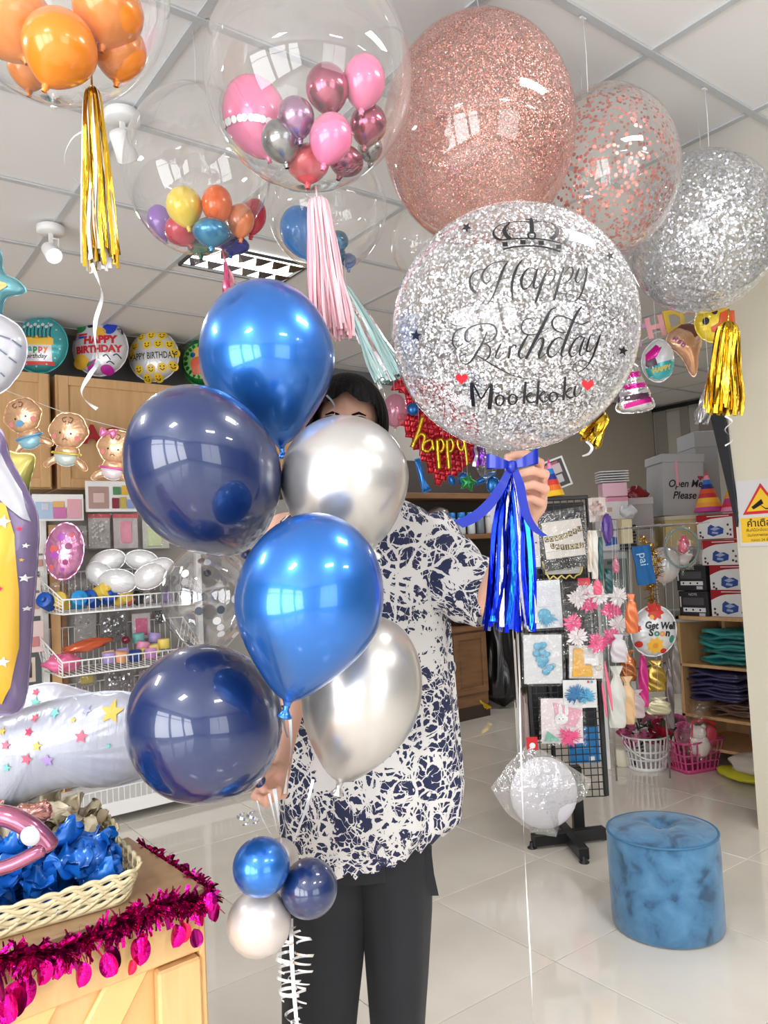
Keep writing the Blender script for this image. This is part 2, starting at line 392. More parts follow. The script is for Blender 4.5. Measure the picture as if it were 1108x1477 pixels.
# clear dotted balloon behind
dk = K(1.62)
tb = thing('dotted_clear_balloon', 'clear balloon with dots peeking out between the two navy balloons', 'balloon', cf(300, 862, 1.62), G)
obj('body', latex_mesh(66 * dk, 76 * dk), film('clear_latex', tint=(.93, .93, .94), base=.1, edge=.6, rough=.04, bump=.15, bscale=18), tb)
DOTW = plain(235, 235, 235, .5); DOTG = plain(70, 78, 88, .5)
for i in range(34):
    zc = random.uniform(-.85, .85); a = random.uniform(0, 2 * PI); Rr = 66 * dk * 1.02 * (1 - (.2 * zc * zc if zc < 0 else 0)); rr = math.sqrt(1 - zc * zc)
    ce = Vector((math.cos(a) * rr * Rr, math.sin(a) * rr * Rr, zc * 76 * dk * 1.02)); nn = Vector((ce.x / 66 ** 2, ce.y / 66 ** 2, ce.z / 76 ** 2)).normalized()
    q = nn.to_track_quat('Z', 'Y').to_matrix().to_4x4()
    m = M(); m.add([(math.cos(2 * PI * j / 12) * .0085, math.sin(2 * PI * j / 12) * .0085, .001) for j in range(12)], [tuple(range(12))], 0, False, Matrix.Translation(ce) @ q)
    obj('dot', m, [DOTW if i % 2 else DOTG], tb)
obj('knot', knot_mesh(66 * dk, 76 * dk), [CLEAR], tb)
# small weights
G2 = 'small balloons under the bunch'
latex('small pearl balloon hidden behind the small blue one', 404, 1240, 1.42, 27, 30, 0, B_PEARL, G2, taper=.1, tip=.06)
latex('small blue chrome balloon under the lower navy balloon', 377, 1250, 1.3, 41, 43, 0, B_CHROME, G2, taper=.1, tip=.06, pitch=75)
latex('small navy balloon in front of the black trousers', 446, 1281, 1.33, 41, 45, 30, B_NAVY, G2, taper=.1, tip=.06, pitch=70)
latex('small pearl white balloon, lowest of the bunch', 374, 1331, 1.32, 46, 46, 0, B_PEARL, G2, taper=.1, tip=.06, pitch=75)

# strings and curls of the bunch
SATINW = P('white_ribbon', c8(236, 236, 240), .25, .25, coat=.3)
def pxpath(pts, n=6): return [at_d(*p) for p in smooth_path(pts, n)]
def band(pts, wpx, n=6, twist=0.0, side=None):
    """flat ribbon along pixel/depth points"""
    sp = smooth_path(pts, n); P3 = [at_d(*p) for p in sp]; m = M(); sides = []
    for i in range(len(P3)):
        t = (P3[min(i + 1, len(P3) - 1)] - P3[max(i - 1, 0)]).normalized()
        a = twist * i / len(P3); s0 = t.cross(FW).normalized(); s1 = t.cross(s0).normalized()
        sides.append(s0 * math.cos(a) + s1 * math.sin(a))
    ww = [x * K(sp[i][2]) for i, x in enumerate(wpx)] if isinstance(wpx, list) else wpx * K(sp[0][2])
    m.ribbon(P3, ww, sides); return m
t = thing('bunch_ribbon', 'white ribbons tying the held bunch, curled at the bottom', 'ribbon', at_d(405, 1150, 1.42))
obj('ribbon_strand', band([(418, 1030, 1.3), (420, 1080, 1.33), (414, 1120, 1.4), (411, 1145, 1.44)], 5, 6, 3.0), [SATINW], t, True)
obj('ribbon_strand', band([(396, 1138, 1.42), (402, 1180, 1.4), (406, 1215, 1.4)], 6, 6, 2.0), [SATINW], t, True)
obj('ribbon_strand', band([(388, 1145, 1.43), (398, 1190, 1.42), (402, 1220, 1.41)], 3, 6, 2.0), [SATINW], t, True)
obj('ribbon_strand', band([(452, 1124, 1.5), (440, 1170, 1.48), (424, 1213, 1.42)], 4, 6, 1.0), [SATINW], t, True)
obj('ribbon_strand', band([(371, 1155, 1.45), (378, 1180, 1.42), (392, 1205, 1.42)], 2, 6, 1.0), [SATINW], t, True)
obj('ribbon_strand', band([(412, 1022, 1.34), (402, 1018, 1.36), (400, 1034, 1.36), (410, 1040, 1.35), (416, 1030, 1.33)], 3, 6, 2.0), [SATINW], t, True)
obj('ribbon_strand', band([(409, 1020, 1.35), (410, 1045, 1.36), (415, 1064, 1.36)], 4, 6, 1.0), [SATINW], t, True)
obj('ribbon_strand', band([(420, 1325, 1.36), (421, 1380, 1.34), (424, 1430, 1.33), (429, 1490, 1.32), (430, 1540, 1.32)], 6, 6, .5), [SATINW], t, True)
def curl(cx, cy, d, r, turns, dy, wpx, axis=1, ph=0.0):
    pts = []; k = K(d); m = M(); N = int(16 * turns); sides = []; c0 = at_d(cx, cy, d)
    for i in range(N + 1):
        a = ph + 2 * PI * turns * i / N
        pts.append(c0 + RT * (math.cos(a) * r * k + axis * i / N * 6 * k) - UP * (dy * i / N * k + math.sin(a) * r * .4 * k) + FW * math.sin(a) * r * k)
        sides.append(UP + RT * (.6 * math.sin(ph * 3)) + FW * (.4 * math.cos(ph * 5)))
    m.ribbon(pts, [wpx * k * (.5 + .5 * math.sin(PI * min(1, (i + 2) / (N + 2)))) for i in range(N + 1)], sides); return m
HOLO = P('holographic_ribbon', c8(225, 228, 235), .15, .8)
for q in [(412, 1338, 15, 1.4, 34), (434, 1344, 12, 1.3, 18), (408, 1372, 12, 1.7, 30), (440, 1372, 15, 1.6, 20), (436, 1396, 17, 1.3, 24), (414, 1402, 16, 1.5, 22), (414, 1424, 14, 1.8, 18), (430, 1420, 10, 1.2, 26), (422, 1450, 13, 1.3, 34), (430, 1472, 9, 1.5, 22)]:
    obj('ribbon_curl', curl(q[0], q[1], 1.33 + random.uniform(-.02, .02), q[2], q[3], q[4], 5.5, random.choice((-1, 1)), random.uniform(0, 6)), [random.choice([HOLO, SATINW])], t, True)
for (x, y, dd) in ((348, 1172, 1.4), (362, 1170, 1.42)):
    obj('ribbon_curl', curl(x, y, dd, 8, 1.3, 20, 4, 1, 1.0), [HOLO], t, True)

# ================================================================== clear bubbles and confetti balloons
def bubble(label, px, py, d, rx, ry, film_mat, name='bubble_balloon', group='balloons hanging under the ceiling', roll=0, cat='balloon', neck=True):
    k = K(d); t = thing(name, label, cat, cf(px, py, d, roll), group)
    m = M(); prof = []
    for j in range(33):
        th = PI * j / 32; r = rx * k * math.sin(th); prof.append((max(r, .0005), -ry * k * math.cos(th)))
    if neck: prof[0] = (.006, prof[1][1] - .012); prof[1] = (.011, prof[1][1])
    m.lathe(prof, 56); obj('shell', m, film_mat, t)
    if neck: obj('neck', M().lathe([(.004, -ry * k - .03), (.007, -ry * k - .02), (.005, -ry * k - .006), (.012, -ry * k + .004)], 12), [CLEAR2], t)
    return t, k
def confetti(t, name, rx, ry, n, size, mt, shape='quad', jit=.35, zlo=-1.0, shrink=.985, dens=None, seedv=1, top_thin=0.0):
    rnd = random.Random(seedv); vv = []; ff = []
    for i in range(n):
        while True:
            z = rnd.uniform(zlo, 1)
            if rnd.random() > top_thin * max(0, z): break
        a = rnd.uniform(0, 2 * PI); r = math.sqrt(max(0, 1 - z * z))
        c = Vector((rx * r * math.cos(a), rx * r * math.sin(a), ry * z)) * shrink
        nrm = Vector((c.x / rx ** 2, c.y / rx ** 2, c.z / ry ** 2)).normalized()
        nrm = (nrm + Vector((rnd.gauss(0, jit), rnd.gauss(0, jit), rnd.gauss(0, jit)))).normalized()
        u = nrm.orthogonal().normalized(); v = nrm.cross(u); ph = rnd.uniform(0, 6.28); u, v = u * math.cos(ph) + v * math.sin(ph), v * math.cos(ph) - u * math.sin(ph)
        s = size * rnd.uniform(.7, 1.2); b = len(vv)
        if shape == 'quad':
            e = rnd.uniform(.45, 1.0)
            for (p, q) in ((-1, -e), (1, -e), (1, e), (-1, e)): vv.append(c + u * p * s + v * q * s)
            ff.append((b, b + 1, b + 2, b + 3))
        else:
            for j in range(7): vv.append(c + u * math.cos(j * 2 * PI / 7) * s + v * math.sin(j * 2 * PI / 7) * s)
            ff.append(tuple(b + j for j in range(7)))
    m = M(); m.add(vv, ff); return obj(name, m, mt, t, kind='stuff')
def hang(t, px, py, d, pyt, X=None, nm='string'):
    """thread from the top of the balloon to the ceiling"""
    a = at_d(px, py, d); b = Vector((a.x, a.y, CEIL - .004))
    o = obj(nm, M().tube([a - Vector((0, 0, .005)), a.lerp(b, .5) + RT * .004, b], .0011, 4), [STRING], t, True); return o
ROSE = P('rose_gold_glitter', c8(230, 176, 166), .36, .65)
ROSE2 = P('rose_gold_dots', c8(220, 140, 130), .35, .7)
SILVG = P('silver_glitter', c8(228, 228, 232), .38, .6)
SILVG2 = P('silver_shred', c8(222, 224, 230), .3, .7)
t, k = bubble('large rose gold balloon densely coated with fine glitter', 690, 191, 2.08, 138, 160, film('rose_film', tint=(.97, .9, .88), base=.06, edge=.5, rough=.05))
confetti(t, 'glitter', 138 * k, 160 * k, 80000, .0016, ROSE, jit=.35, seedv=2); hang(t, 690, 32, 2.08, 0)
t, k = bubble('rose gold dot confetti balloon right of the large glitter one', 873, 249, 2.42, 104, 120, CLEAR)
confetti(t, 'confetti', 104 * k, 120 * k, 1900, .0052, ROSE2, 'disc', jit=.12, seedv=3); hang(t, 838, 132, 2.42, 0)
t, k = bubble('silver shred balloon at the right edge with gold tassel', 1012, 336, 2.76, 106, 114, CLEAR, roll=4)
confetti(t, 'glitter', 106 * k, 114 * k, 15000, .0042, SILVG2, jit=.35, seedv=4); hang(t, 1010, 223, 2.76, 0)
bubble('small clear bubble peeking out left of the birthday balloon', 609, 350, 2.7, 46, 52, CLEAR, group='balloons hanging under the ceiling'); hang(COL.objects[-1].parent, 609, 299, 2.7, 0)

# the birthday bubble
BD = 1.47; BX, BY, BRX, BRY = 741, 476, 176, 174
bt, bk = bubble('clear silver-glitter birthday bubble with black script lettering and crown', BX, BY, BD, BRX, BRY, film('birthday_film', base=.05, edge=.6, rough=.02), group='balloons held up')
confetti(bt, 'glitter', BRX * bk, BRY * bk, 26000, .0023, SILVG, jit=.45, seedv=5)
def on_ball(px, py):
    r = ray(px, py); c = at_d(BX, BY, BD) - CAM; Rr = BRX * bk * 1.012
    a = r.dot(r); b = -2 * r.dot(c); cc = c.dot(c) - Rr * Rr; disc = max(b * b - 4 * a * cc, 0)
    return CAM + r * ((-b - math.sqrt(disc)) / (2 * a))
def ink(m, pts, wpx, n=6, mi=0, ends=True):
    """a pen stroke on the ball: pts = (px, py[, width])"""
    sp = smooth_path([(p[0], p[1], (p[2] if len(p) > 2 else wpx)) for p in pts], n); c = at_d(BX, BY, BD); kk = K(1.27) * 1.5
    pp = [on_ball(a, b) for a, b, _ in sp]; vv = []; ff = []
    for i, p in enumerate(pp):
        tt = (pp[min(i + 1, len(pp) - 1)] - pp[max(i - 1, 0)]); tt = tt.normalized() if tt.length > 1e-9 else RT
        nn = (p - c).normalized(); s = tt.cross(nn).normalized(); ww = max(sp[i][2], .5) * kk / 2
        vv += [p - s * ww, p + s * ww]
    m.add(vv, [(2 * i, 2 * i + 1, 2 * i + 3, 2 * i + 2) for i in range(len(pp) - 1)], mi)
def shp(m, pts, mi=0): m.add([on_ball(*p) for p in pts], [tuple(range(len(pts)))], mi)
def S1(l): return [(640 + p[0] / 4.617, 300 + p[1] / 4.617, *(x / 4.617 for x in p[2:])) for p in l]
def S2(l): return [(640 + p[0] / 4.617, 430 + p[1] / 4.617, *(x / 4.617 for x in p[2:])) for p in l]
INK = plain(16, 16, 22, .35); REDV = plain(226, 40, 52, .35)
m = M()
for s_ in [  # Happy
    [(216, 566, 12), (182, 530, 12), (176, 475, 10), (195, 435, 7), (230, 414, 4), (270, 408, 3)],
    [(312, 455, 4), (305, 490, 5), (275, 498, 8), (256, 465, 12), (268, 420, 9), (312, 376, 5), (365, 358, 4), (430, 355, 4)],
    [(430, 355, 4), (404, 395, 10), (375, 465, 13), (348, 540, 8), (318, 605, 5), (285, 638, 4), (258, 630, 3)],
    [(524, 343, 5), (492, 390, 10), (466, 455, 12), (454, 530, 10), (461, 612, 7)],
    [(290, 560, 3), (335, 502, 3), (400, 470, 3), (470, 462, 3), (525, 440, 3)],
    [(612, 410, 4), (580, 398, 4), (545, 420, 8), (518, 480, 13), (528, 535, 9), (560, 532, 5), (600, 480, 4), (628, 408, 4)],
    [(626, 405, 7), (606, 470, 13), (600, 525, 8), (622, 532, 4), (650, 495, 3)],
    [(690, 410, 5), (662, 480, 11), (636, 560, 12), (610, 632, 9)],
    [(652, 500, 3), (690, 440, 3), (725, 408, 5), (742, 428, 9), (735, 470, 8), (705, 505, 4), (680, 508, 3), (715, 505, 3), (752, 470, 3)],
    [(802, 392, 5), (778, 465, 11), (756, 540, 12), (734, 616, 9)],
    [(770, 495, 3), (808, 430, 3), (845, 392, 5), (862, 415, 9), (852, 455, 8), (825, 490, 4), (798, 500, 3), (840, 497, 3), (885, 450, 3)],
    [(905, 398, 6), (888, 440, 12), (878, 480, 9), (895, 497, 4), (925, 460, 3), (952, 400, 4)],
    [(957, 395, 6), (946, 470, 11), (925, 550, 9), (895, 605, 5), (855, 622, 3), (820, 605, 3), (818, 572, 3), (850, 550, 3), (900, 560, 3), (950, 582, 3), (962, 606, 3), (935, 616, 3), (890, 600, 3), (845, 575, 3), (755, 568, 3)]]: ink(m, S1(s_), 1)
for s_ in [  # Birthday
    [(88, 343, 5), (62, 305, 9), (64, 255, 9), (92, 212, 6), (140, 195, 4)],
    [(190, 262, 4), (170, 292, 5), (145, 275, 10), (148, 228, 9), (185, 190, 6), (250, 172, 5), (310, 172, 6), (346, 200, 7), (350, 245, 7), (322, 282, 5), (275, 302, 3), (225, 312, 3)],
    [(288, 225, 5), (258, 300, 9), (215, 372, 10), (180, 422, 7), (148, 440, 5), (115, 420, 4), (112, 388, 3), (150, 372, 3)],
    [(245, 303, 3), (292, 312, 6), (312, 345, 8), (300, 392, 8), (270, 415, 4), (235, 412, 3)],
    [(188, 368, 3), (240, 392, 5), (330, 447, 6), (430, 500, 5), (520, 532, 4), (622, 540, 3)],
    [(386, 300, 5), (358, 350, 9), (345, 392, 7), (365, 402, 3), (400, 360, 3)], [(402, 254, 9), (408, 259, 9)],
    [(440, 318, 4), (440, 350, 11), (432, 402, 9)], [(438, 350, 3), (462, 315, 4), (482, 318, 7), (478, 335, 4)],
    [(598, 152, 3), (570, 135, 4), (535, 150, 5), (518, 190, 6), (530, 228, 6), (575, 245, 5), (640, 232, 3), (700, 200, 3)],
    [(566, 240, 6), (530, 300, 12), (502, 365, 12), (512, 400, 6), (548, 385, 3)],
    [(750, 62, 4), (716, 78, 8), (690, 125, 13), (650, 205, 14), (600, 300, 14), (548, 405, 12)],
    [(598, 335, 3), (635, 275, 4), (664, 270, 8), (660, 310, 12), (636, 375, 12), (642, 400, 5), (690, 360, 3)],
    [(800, 280, 3), (770, 262, 5), (725, 290, 10), (694, 350, 13), (706, 390, 9), (745, 378, 4), (800, 305, 3)],
    [(922, 55, 5), (885, 105, 12), (845, 195, 14), (806, 300, 14), (784, 370, 11), (800, 388, 4), (845, 350, 3)],
    [(835, 222, 3), (790, 230, 4), (740, 208, 8), (722, 165, 9), (745, 125, 6), (795, 120, 5), (850, 145, 5), (910, 175, 4), (968, 155, 3)],
    [(935, 262, 3), (905, 255, 4), (868, 290, 9), (838, 355, 12), (852, 388, 7), (890, 365, 3), (935, 275, 4)],
    [(940, 260, 6), (915, 325, 13), (905, 372, 8), (925, 380, 3), (955, 340, 3)],
    [(978, 248, 6), (958, 310, 13), (954, 352, 7), (978, 352, 4), (1015, 300, 3), (1042, 250, 4)],
    [(1046, 240, 7), (1020, 315, 13), (988, 400, 10), (950, 458, 6), (905, 490, 4), (866, 478, 3), (864, 445, 3), (905, 420, 3), (955, 425, 3), (988, 448, 3), (980, 474, 3), (940, 466, 3), (890, 446, 3), (830, 440, 3), (768, 460, 3)],
    # Mookkoki
    [(188, 562, 16), (190, 640, 20), (200, 722, 18)], [(192, 565, 8), (222, 620, 10), (250, 668, 9), (280, 625, 7), (314, 576, 8)], [(320, 572, 12), (314, 650, 20), (305, 740, 18)],
    [(395, 655, 7), (372, 645, 7), (348, 670, 12), (355, 708, 10), (385, 712, 7), (402, 682, 10), (395, 655, 7), (412, 668, 4), (430, 660, 4)],
    [(480, 650, 7), (456, 640, 7), (434, 665, 12), (442, 702, 10), (470, 705, 7), (488, 678, 10), (480, 650, 7), (500, 665, 4), (525, 655, 4)],
    [(546, 555, 10), (540, 630, 13), (534, 705, 12)], [(538, 668, 7), (575, 632, 9), (586, 640, 6), (552, 668, 7), (575, 695, 9), (612, 690, 5)],
    [(633, 550, 10), (628, 630, 13), (622, 706, 12)], [(626, 665, 7), (662, 625, 9), (672, 632, 6), (640, 662, 7), (665, 692, 9), (700, 675, 5)],
    [(750, 632, 7), (725, 628, 7), (704, 652, 12), (712, 685, 10), (740, 685, 7), (758, 660, 10), (750, 632, 7), (770, 642, 4), (795, 630, 4)],
    [(810, 522, 10), (806, 600, 13), (798, 680, 12)], [(802, 640, 7), (838, 600, 9), (850, 606, 6), (815, 635, 7), (840, 665, 9), (870, 655, 5)],
    [(880, 585, 10), (870, 630, 12), (880, 655, 7), (902, 640, 5), (920, 598, 5)], [(884, 545, 12), (888, 551, 12)]]: ink(m, S2(s_), 1)
obj('lettering', m, [INK], bt, True)
m = M()
for s_ in [[(396, 275, 9), (480, 258, 9), (585, 252, 9), (690, 264, 10), (776, 290, 10)], [(378, 214, 8), (470, 205, 9), (585, 202, 9), (690, 213, 9), (792, 238, 9)],
           [(385, 214, 13), (345, 195, 13), (332, 160, 9), (362, 120, 6), (425, 98, 6), (500, 90, 6), (585, 93, 7)], [(445, 205, 18), (415, 178, 20), (405, 140, 17), (440, 98, 9)],
           [(585, 93, 7), (665, 92, 6), (735, 108, 6), (800, 138, 8), (836, 182, 13), (800, 236, 16)], [(716, 208, 18), (750, 178, 20), (757, 138, 17), (715, 98, 9)],
           [(584, 80, 16), (587, 130, 20), (588, 172, 16)], [(545, 74, 8), (585, 78, 9), (622, 80, 8)], [(584, 66, 10), (584, 82, 10)],
           [(612, 182, 9), (600, 205, 9), (574, 203, 9), (562, 182, 9), (574, 164, 9), (600, 163, 9), (612, 182, 9)]]: ink(m, S1(s_), 1)
for (cx, cy_) in ((408, 241), (527, 228), (649, 233), (766, 257)): shp(m, S1([(cx - 18, cy_ - 15), (cx + 18, cy_ - 15), (cx + 20, cy_ + 14), (cx - 16, cy_ + 14)]))
for (cx, cy_) in ((385, 165), (375, 150), (395, 185), (430, 130), (425, 150), (440, 172), (460, 180), (740, 135), (745, 160), (735, 180), (715, 195), (795, 165), (785, 190), (770, 210)):
    shp(m, S1([(cx - 4, cy_ - 4), (cx + 4, cy_ - 4), (cx + 4, cy_ + 4), (cx - 4, cy_ + 4)]))
obj('crown_print', m, [INK], bt, True)
def starpts(cx, cy_, r, rot=0, inner=.42, n=5):
    return [(cx + (r if i % 2 == 0 else r * inner) * math.sin(rot + PI * i / n), cy_ - (r if i % 2 == 0 else r * inner) * math.cos(rot + PI * i / n)) for i in range(2 * n)]
for (x, y, r, ro) in ((673, 328, 8, .5), (600, 484, 9, .1), (880, 369, 7, -.3), (899, 506, 8, .2)):
    m = M(); shp(m, starpts(x, y, r, ro)); obj('star_print', m, [INK], bt, True)
for (x, y) in ((666, 546), (848, 555)):
    m = M(); shp(m, [(x + 9 * (16 * math.sin(a) ** 3) / 16, y - 9 * (13 * math.cos(a) - 5 * math.cos(2 * a) - 2 * math.cos(3 * a) - math.cos(4 * a)) / 16) for a in [2 * PI * i / 20 for i in range(20)]])
    obj('heart_print', m, [REDV], bt, True)

# bow, tag and foil tassel under it
SATIN = P('royal_blue_satin', c8(6, 36, 156), .32, .1, coat=.25)
D0 = 1.38
t = thing('satin_bow', 'royal blue satin bow tied under the birthday bubble', 'bow', cf(738, 672, D0), None)
k = K(D0)
def loc_rib(pts, wds, mt, name, n=7, side=(0, 0, 1)):
    sp = smooth_path([(*p, w_) for p, w_ in zip(pts, wds)], n); m = M(); m.ribbon([(a * k, b * k, c * k) for a, b, c, _ in sp], [q[3] * k for q in sp], side)
    return obj(name, m, mt, t)
loc_rib([(0, 0, 1), (-14, -8, 3), (-32, -6, 7), (-36, 4, 6), (-28, 12, 5), (-12, 8, 2), (0, 2, 0)], [8, 14, 20, 20, 18, 12, 8], [SATIN], 'loop')
loc_rib([(0, 0, 1), (14, -9, 5), (34, -6, 14), (39, 4, 14), (30, 12, 10), (12, 8, 3), (0, 2, 0)], [8, 14, 21, 21, 18, 12, 8], [SATIN], 'loop')
obj('bow_knot', M().ell((0, -3 * k, -1 * k), (7 * k, 6 * k, 9 * k), 16, 10), [SATIN], t)
loc_rib([(-3, 0, -4), (-14, -4, -28), (-32, -6, -54), (-55, -8, -74), (-78, -8, -84)], [9, 13, 15, 16, 17], [SATIN], 'tail', side=(.75, 0, -.6))
loc_rib([(4, -2, -4), (11, -6, -28), (15, -6, -50), (22, -6, -74), (34, -4, -92), (48, -2, -101)], [9, 13, 13, 12, 11, 8], [SATIN], 'tail', side=(1, 0, .15))
BLUEF = P('blue_foil_strip', c8(18, 40, 200), .16, .95, bump=.5, bscale=50, stretch=(1, 1, .2)); BLUEL = P('azure_foil_strip', c8(30, 110, 235), .16, .95, bump=.5, bscale=50, stretch=(1, 1, .2))
t = thing('foil_tassel', 'blue and silver foil tassel hanging under the satin bow', 'tassel', cf(738, 690, 1.41), None)
obj('tassel_cord', M().tube([(0, 0, 20 * K(1.41)), (0, 0, -6 * K(1.41))], .003, 8), [BLUEF], t)
k = K(1.41)
for i in range(57):
    f = (i % 19 - 9) / 9.0; back = (i // 19) % 2; x1 = f * 31 + random.uniform(-3, 3); L_ = random.uniform(196, 222); yb = (6 if back else -6) + random.uniform(-5, 5)
    wob = random.uniform(-5, 5)
    sp = smooth_path([(f * 3, yb * .2, 0, 3), (f * 15, yb * .7, -26, 6), (f * 25 + wob * .5, yb, -70, 6), (f * 29 + wob, yb * 1.3, -135, 6.5), (x1 + (3 if f > 0 else -5), yb * 1.4, -L_, 7)], 6)
    m = M(); tw = random.uniform(-1.2, 1.2); ph = random.uniform(-.7, .7)
    m.ribbon([(a * k, b * k, c * k) for a, b, c, _ in sp], [q[3] * k for q in sp], [(math.cos(ph + tw * j / len(sp)), math.sin(ph + tw * j / len(sp)), 0) for j in range(len(sp))])
    obj('foil_strip', m, [[BLUEF, FOILSILV, BLUEF, BLUEL, BLUEF, FOILSILV, BLUEF][(i * 3 + i // 19) % 7]], t)
t = thing('gift_tag', 'pale lilac blank tag hanging behind the satin bow', 'tag', cf(713, 735, 1.44, 14), None)
k = K(1.44)
obj('card', M().prism([(x * k, z * k) for x, z in [(-10, 14), (-6, 18), (8, 18), (10, 14), (10, -18), (6, -22), (0, -20), (-8, 4)]], 0, .001), [plain(206, 206, 232, .5)], t)
# long white ribbon falling from the hand past the hanging packet
t = thing('ribbon_streamer', 'long thin white ribbon falling from the tassel towards the floor', 'ribbon', at_d(748, 900, 1.46))
obj('ribbon_strand', band([(745, 700, 1.45), (748, 900, 1.46), (752, 1100, 1.48), (758, 1250, 1.5), (766, 1400, 1.52), (772, 1540, 1.53)], 2.4, 8, 9.0), [SATINW], t, True)

# ================================================================== the person
SKIN = P('skin', c8(222, 172, 150), .5, sss=.15)
HAIR = P('black_hair', c8(9, 8, 9), .5, bump=.4, bscale=160, stretch=(1, 1, .1), spec=.08)
t = thing('person', 'person in navy and white marbled shirt and black cropped trousers, holding balloons', 'person', Matrix.Translation((at_d(512, 1100, 1.84).x, at_d(512, 1100, 1.84).y, 0)) @ Matrix.Rotation(YAW, 4, 'Z'))
body = M()
def seg(pts, rs, n=14):
    pp = [Vector(p) for p in pts]; body.tube(pp, rs, n)
    for p, r in zip(pp, rs): body.ell(p, (r, r, r), 12, 8)
def gz(px, py, d, z): p = at_d(px, py, d); return Vector((p.x, p.y, z))
hc = at_d(501, 623, 1.83)
Th = Matrix.Translation(hc) @ Matrix.Rotation(YAW, 4, 'Z') @ Matrix.Rotation(math.radians(4), 4, 'Y')
body.ell((0, 0, .02), (.074, .092, .098), 28, 20, 0, Th); body.ell((0, -.02, -.045), (.056, .068, .07), 22, 14, 0, Th)
body.ell((0, -.094, -.012), (.012, .018, .026), 10, 8, 0, Th)
for s in (-1, 1):
    body.ell((s * .077, .008, -.005), (.01, .018, .03), 10, 8, 0, Th); body.ell((s * .012, -.09, -.026), (.008, .01, .007), 8, 6, 0, Th)
body.ell((0, -.082, -.058), (.024, .01, .006), 10, 6, 0, Th); body.ell((0, -.08, -.068), (.02, .01, .006), 10, 6, 0, Th)
neckb = at_d(507, 715, 1.86)
seg([hc + Vector((0, 0, -.06)), neckb], [.052, .058])
chest, waist, pelv = at_d(510, 790, 1.87), at_d(512, 930, 1.87), at_d(513, 1080, 1.87)
body.ell(chest, (.15, .12, .14), 20, 14); body.ell(waist, (.13, .11, .17), 20, 14); body.ell(pelv, (.15, .12, .14), 20, 14)
shR, shL = at_d(612, 772, 1.86), at_d(412, 772, 1.86)
seg([chest + Vector((0, 0, .05)), shR], [.06, .055]); seg([chest + Vector((0, 0, .05)), shL], [.06, .055])
elR, wrR = at_d(702, 868, 1.70), at_d(757, 756, 1.53)
seg([shR, shR.lerp(elR, .5), elR, elR.lerp(wrR, .4), wrR], [.05, .042, .033, .031, .023])
elL, wrL = at_d(428, 985, 1.76), at_d(407, 1088, 1.60)
seg([shL, shL.lerp(elL, .5), elL, elL.lerp(wrL, .4), wrL], [.05, .043, .032, .028, .0215])
for (hx, kx, ax) in ((468, 464, 462), (566, 572, 574)):
    hp = at_d(hx, 1130, 1.87); kn = gz(kx, 1380, 1.84, .47); an = gz(ax, 1500, 1.9, .09)
    seg([hp, hp.lerp(kn, .5), kn, kn.lerp(an, .35), an], [.085, .07, .052, .05, .034])
    f0 = Vector((an.x, an.y, .045)); dirf = -Vector((FW.x, FW.y, 0)).normalized()
    seg([f0 - dirf * .04, f0 + dirf * .06, f0 + dirf * .15 - Vector((0, 0, .015))], [.036, .034, .024])
# hand under the birthday bubble: pinching the neck, fingers curled round the tassel
def fing(pts, rs): seg([at_d(*p) for p in pts], rs, 10)
body.ell(at_d(769, 722, 1.51), (.03, .026, .036), 16, 12); seg([at_d(760, 745, 1.52), at_d(768, 720, 1.51), at_d(772, 696, 1.505)], [.024, .03, .025])
fing([(774, 690, 1.5), (779, 668, 1.48), (760, 655, 1.455), (741, 656, 1.44)], [.0108, .0102, .009, .0075])
fing([(779, 700, 1.5), (786, 684, 1.47), (768, 679, 1.44), (748, 684, 1.425)], [.0108, .0105, .0092, .0078])
fing([(778, 716, 1.5), (786, 705, 1.47), (768, 699, 1.44), (750, 703, 1.425)], [.0105, .0102, .009, .0076])
fing([(774, 731, 1.5), (781, 725, 1.472), (766, 719, 1.445), (752, 720, 1.43)], [.0098, .0092, .0082, .007])
fing([(760, 728, 1.5), (746, 705, 1.465), (736, 680, 1.44), (733, 660, 1.44)], [.014, .0125, .0105, .009])
# hand on the strings
body.ell(at_d(398, 1120, 1.54), (.024, .018, .03), 16, 12); seg([wrL, at_d(400, 1118, 1.55)], [.023, .026])
fing([(392, 1122, 1.53), (378, 1136, 1.5), (368, 1148, 1.49), (376, 1152, 1.475)], [.0115, .0105, .0095, .008])
fing([(398, 1130, 1.53), (388, 1144, 1.5), (376, 1153, 1.49), (384, 1160, 1.475)], [.0115, .011, .0095, .008])
fing([(404, 1133, 1.53), (399, 1148, 1.505), (388, 1153, 1.48), (394, 1142, 1.465)], [.0115, .0105, .009, .008])
fing([(409, 1130, 1.53), (409, 1146, 1.51), (400, 1150, 1.485), (402, 1138, 1.475)], [.0105, .009, .008, .007])
fing([(390, 1108, 1.52), (380, 1118, 1.49), (374, 1130, 1.47), (380, 1138, 1.46)], [.0125, .011, .0095, .0085])
bo = obj('body', body, [SKIN], t, True)
rm = bo.modifiers.new('fuse', 'REMESH'); rm.mode = 'VOXEL'; rm.voxel_size = .0032; rm.use_smooth_shade = True
sm = bo.modifiers.new('soft', 'SMOOTH'); sm.factor = .5; sm.iterations = 3
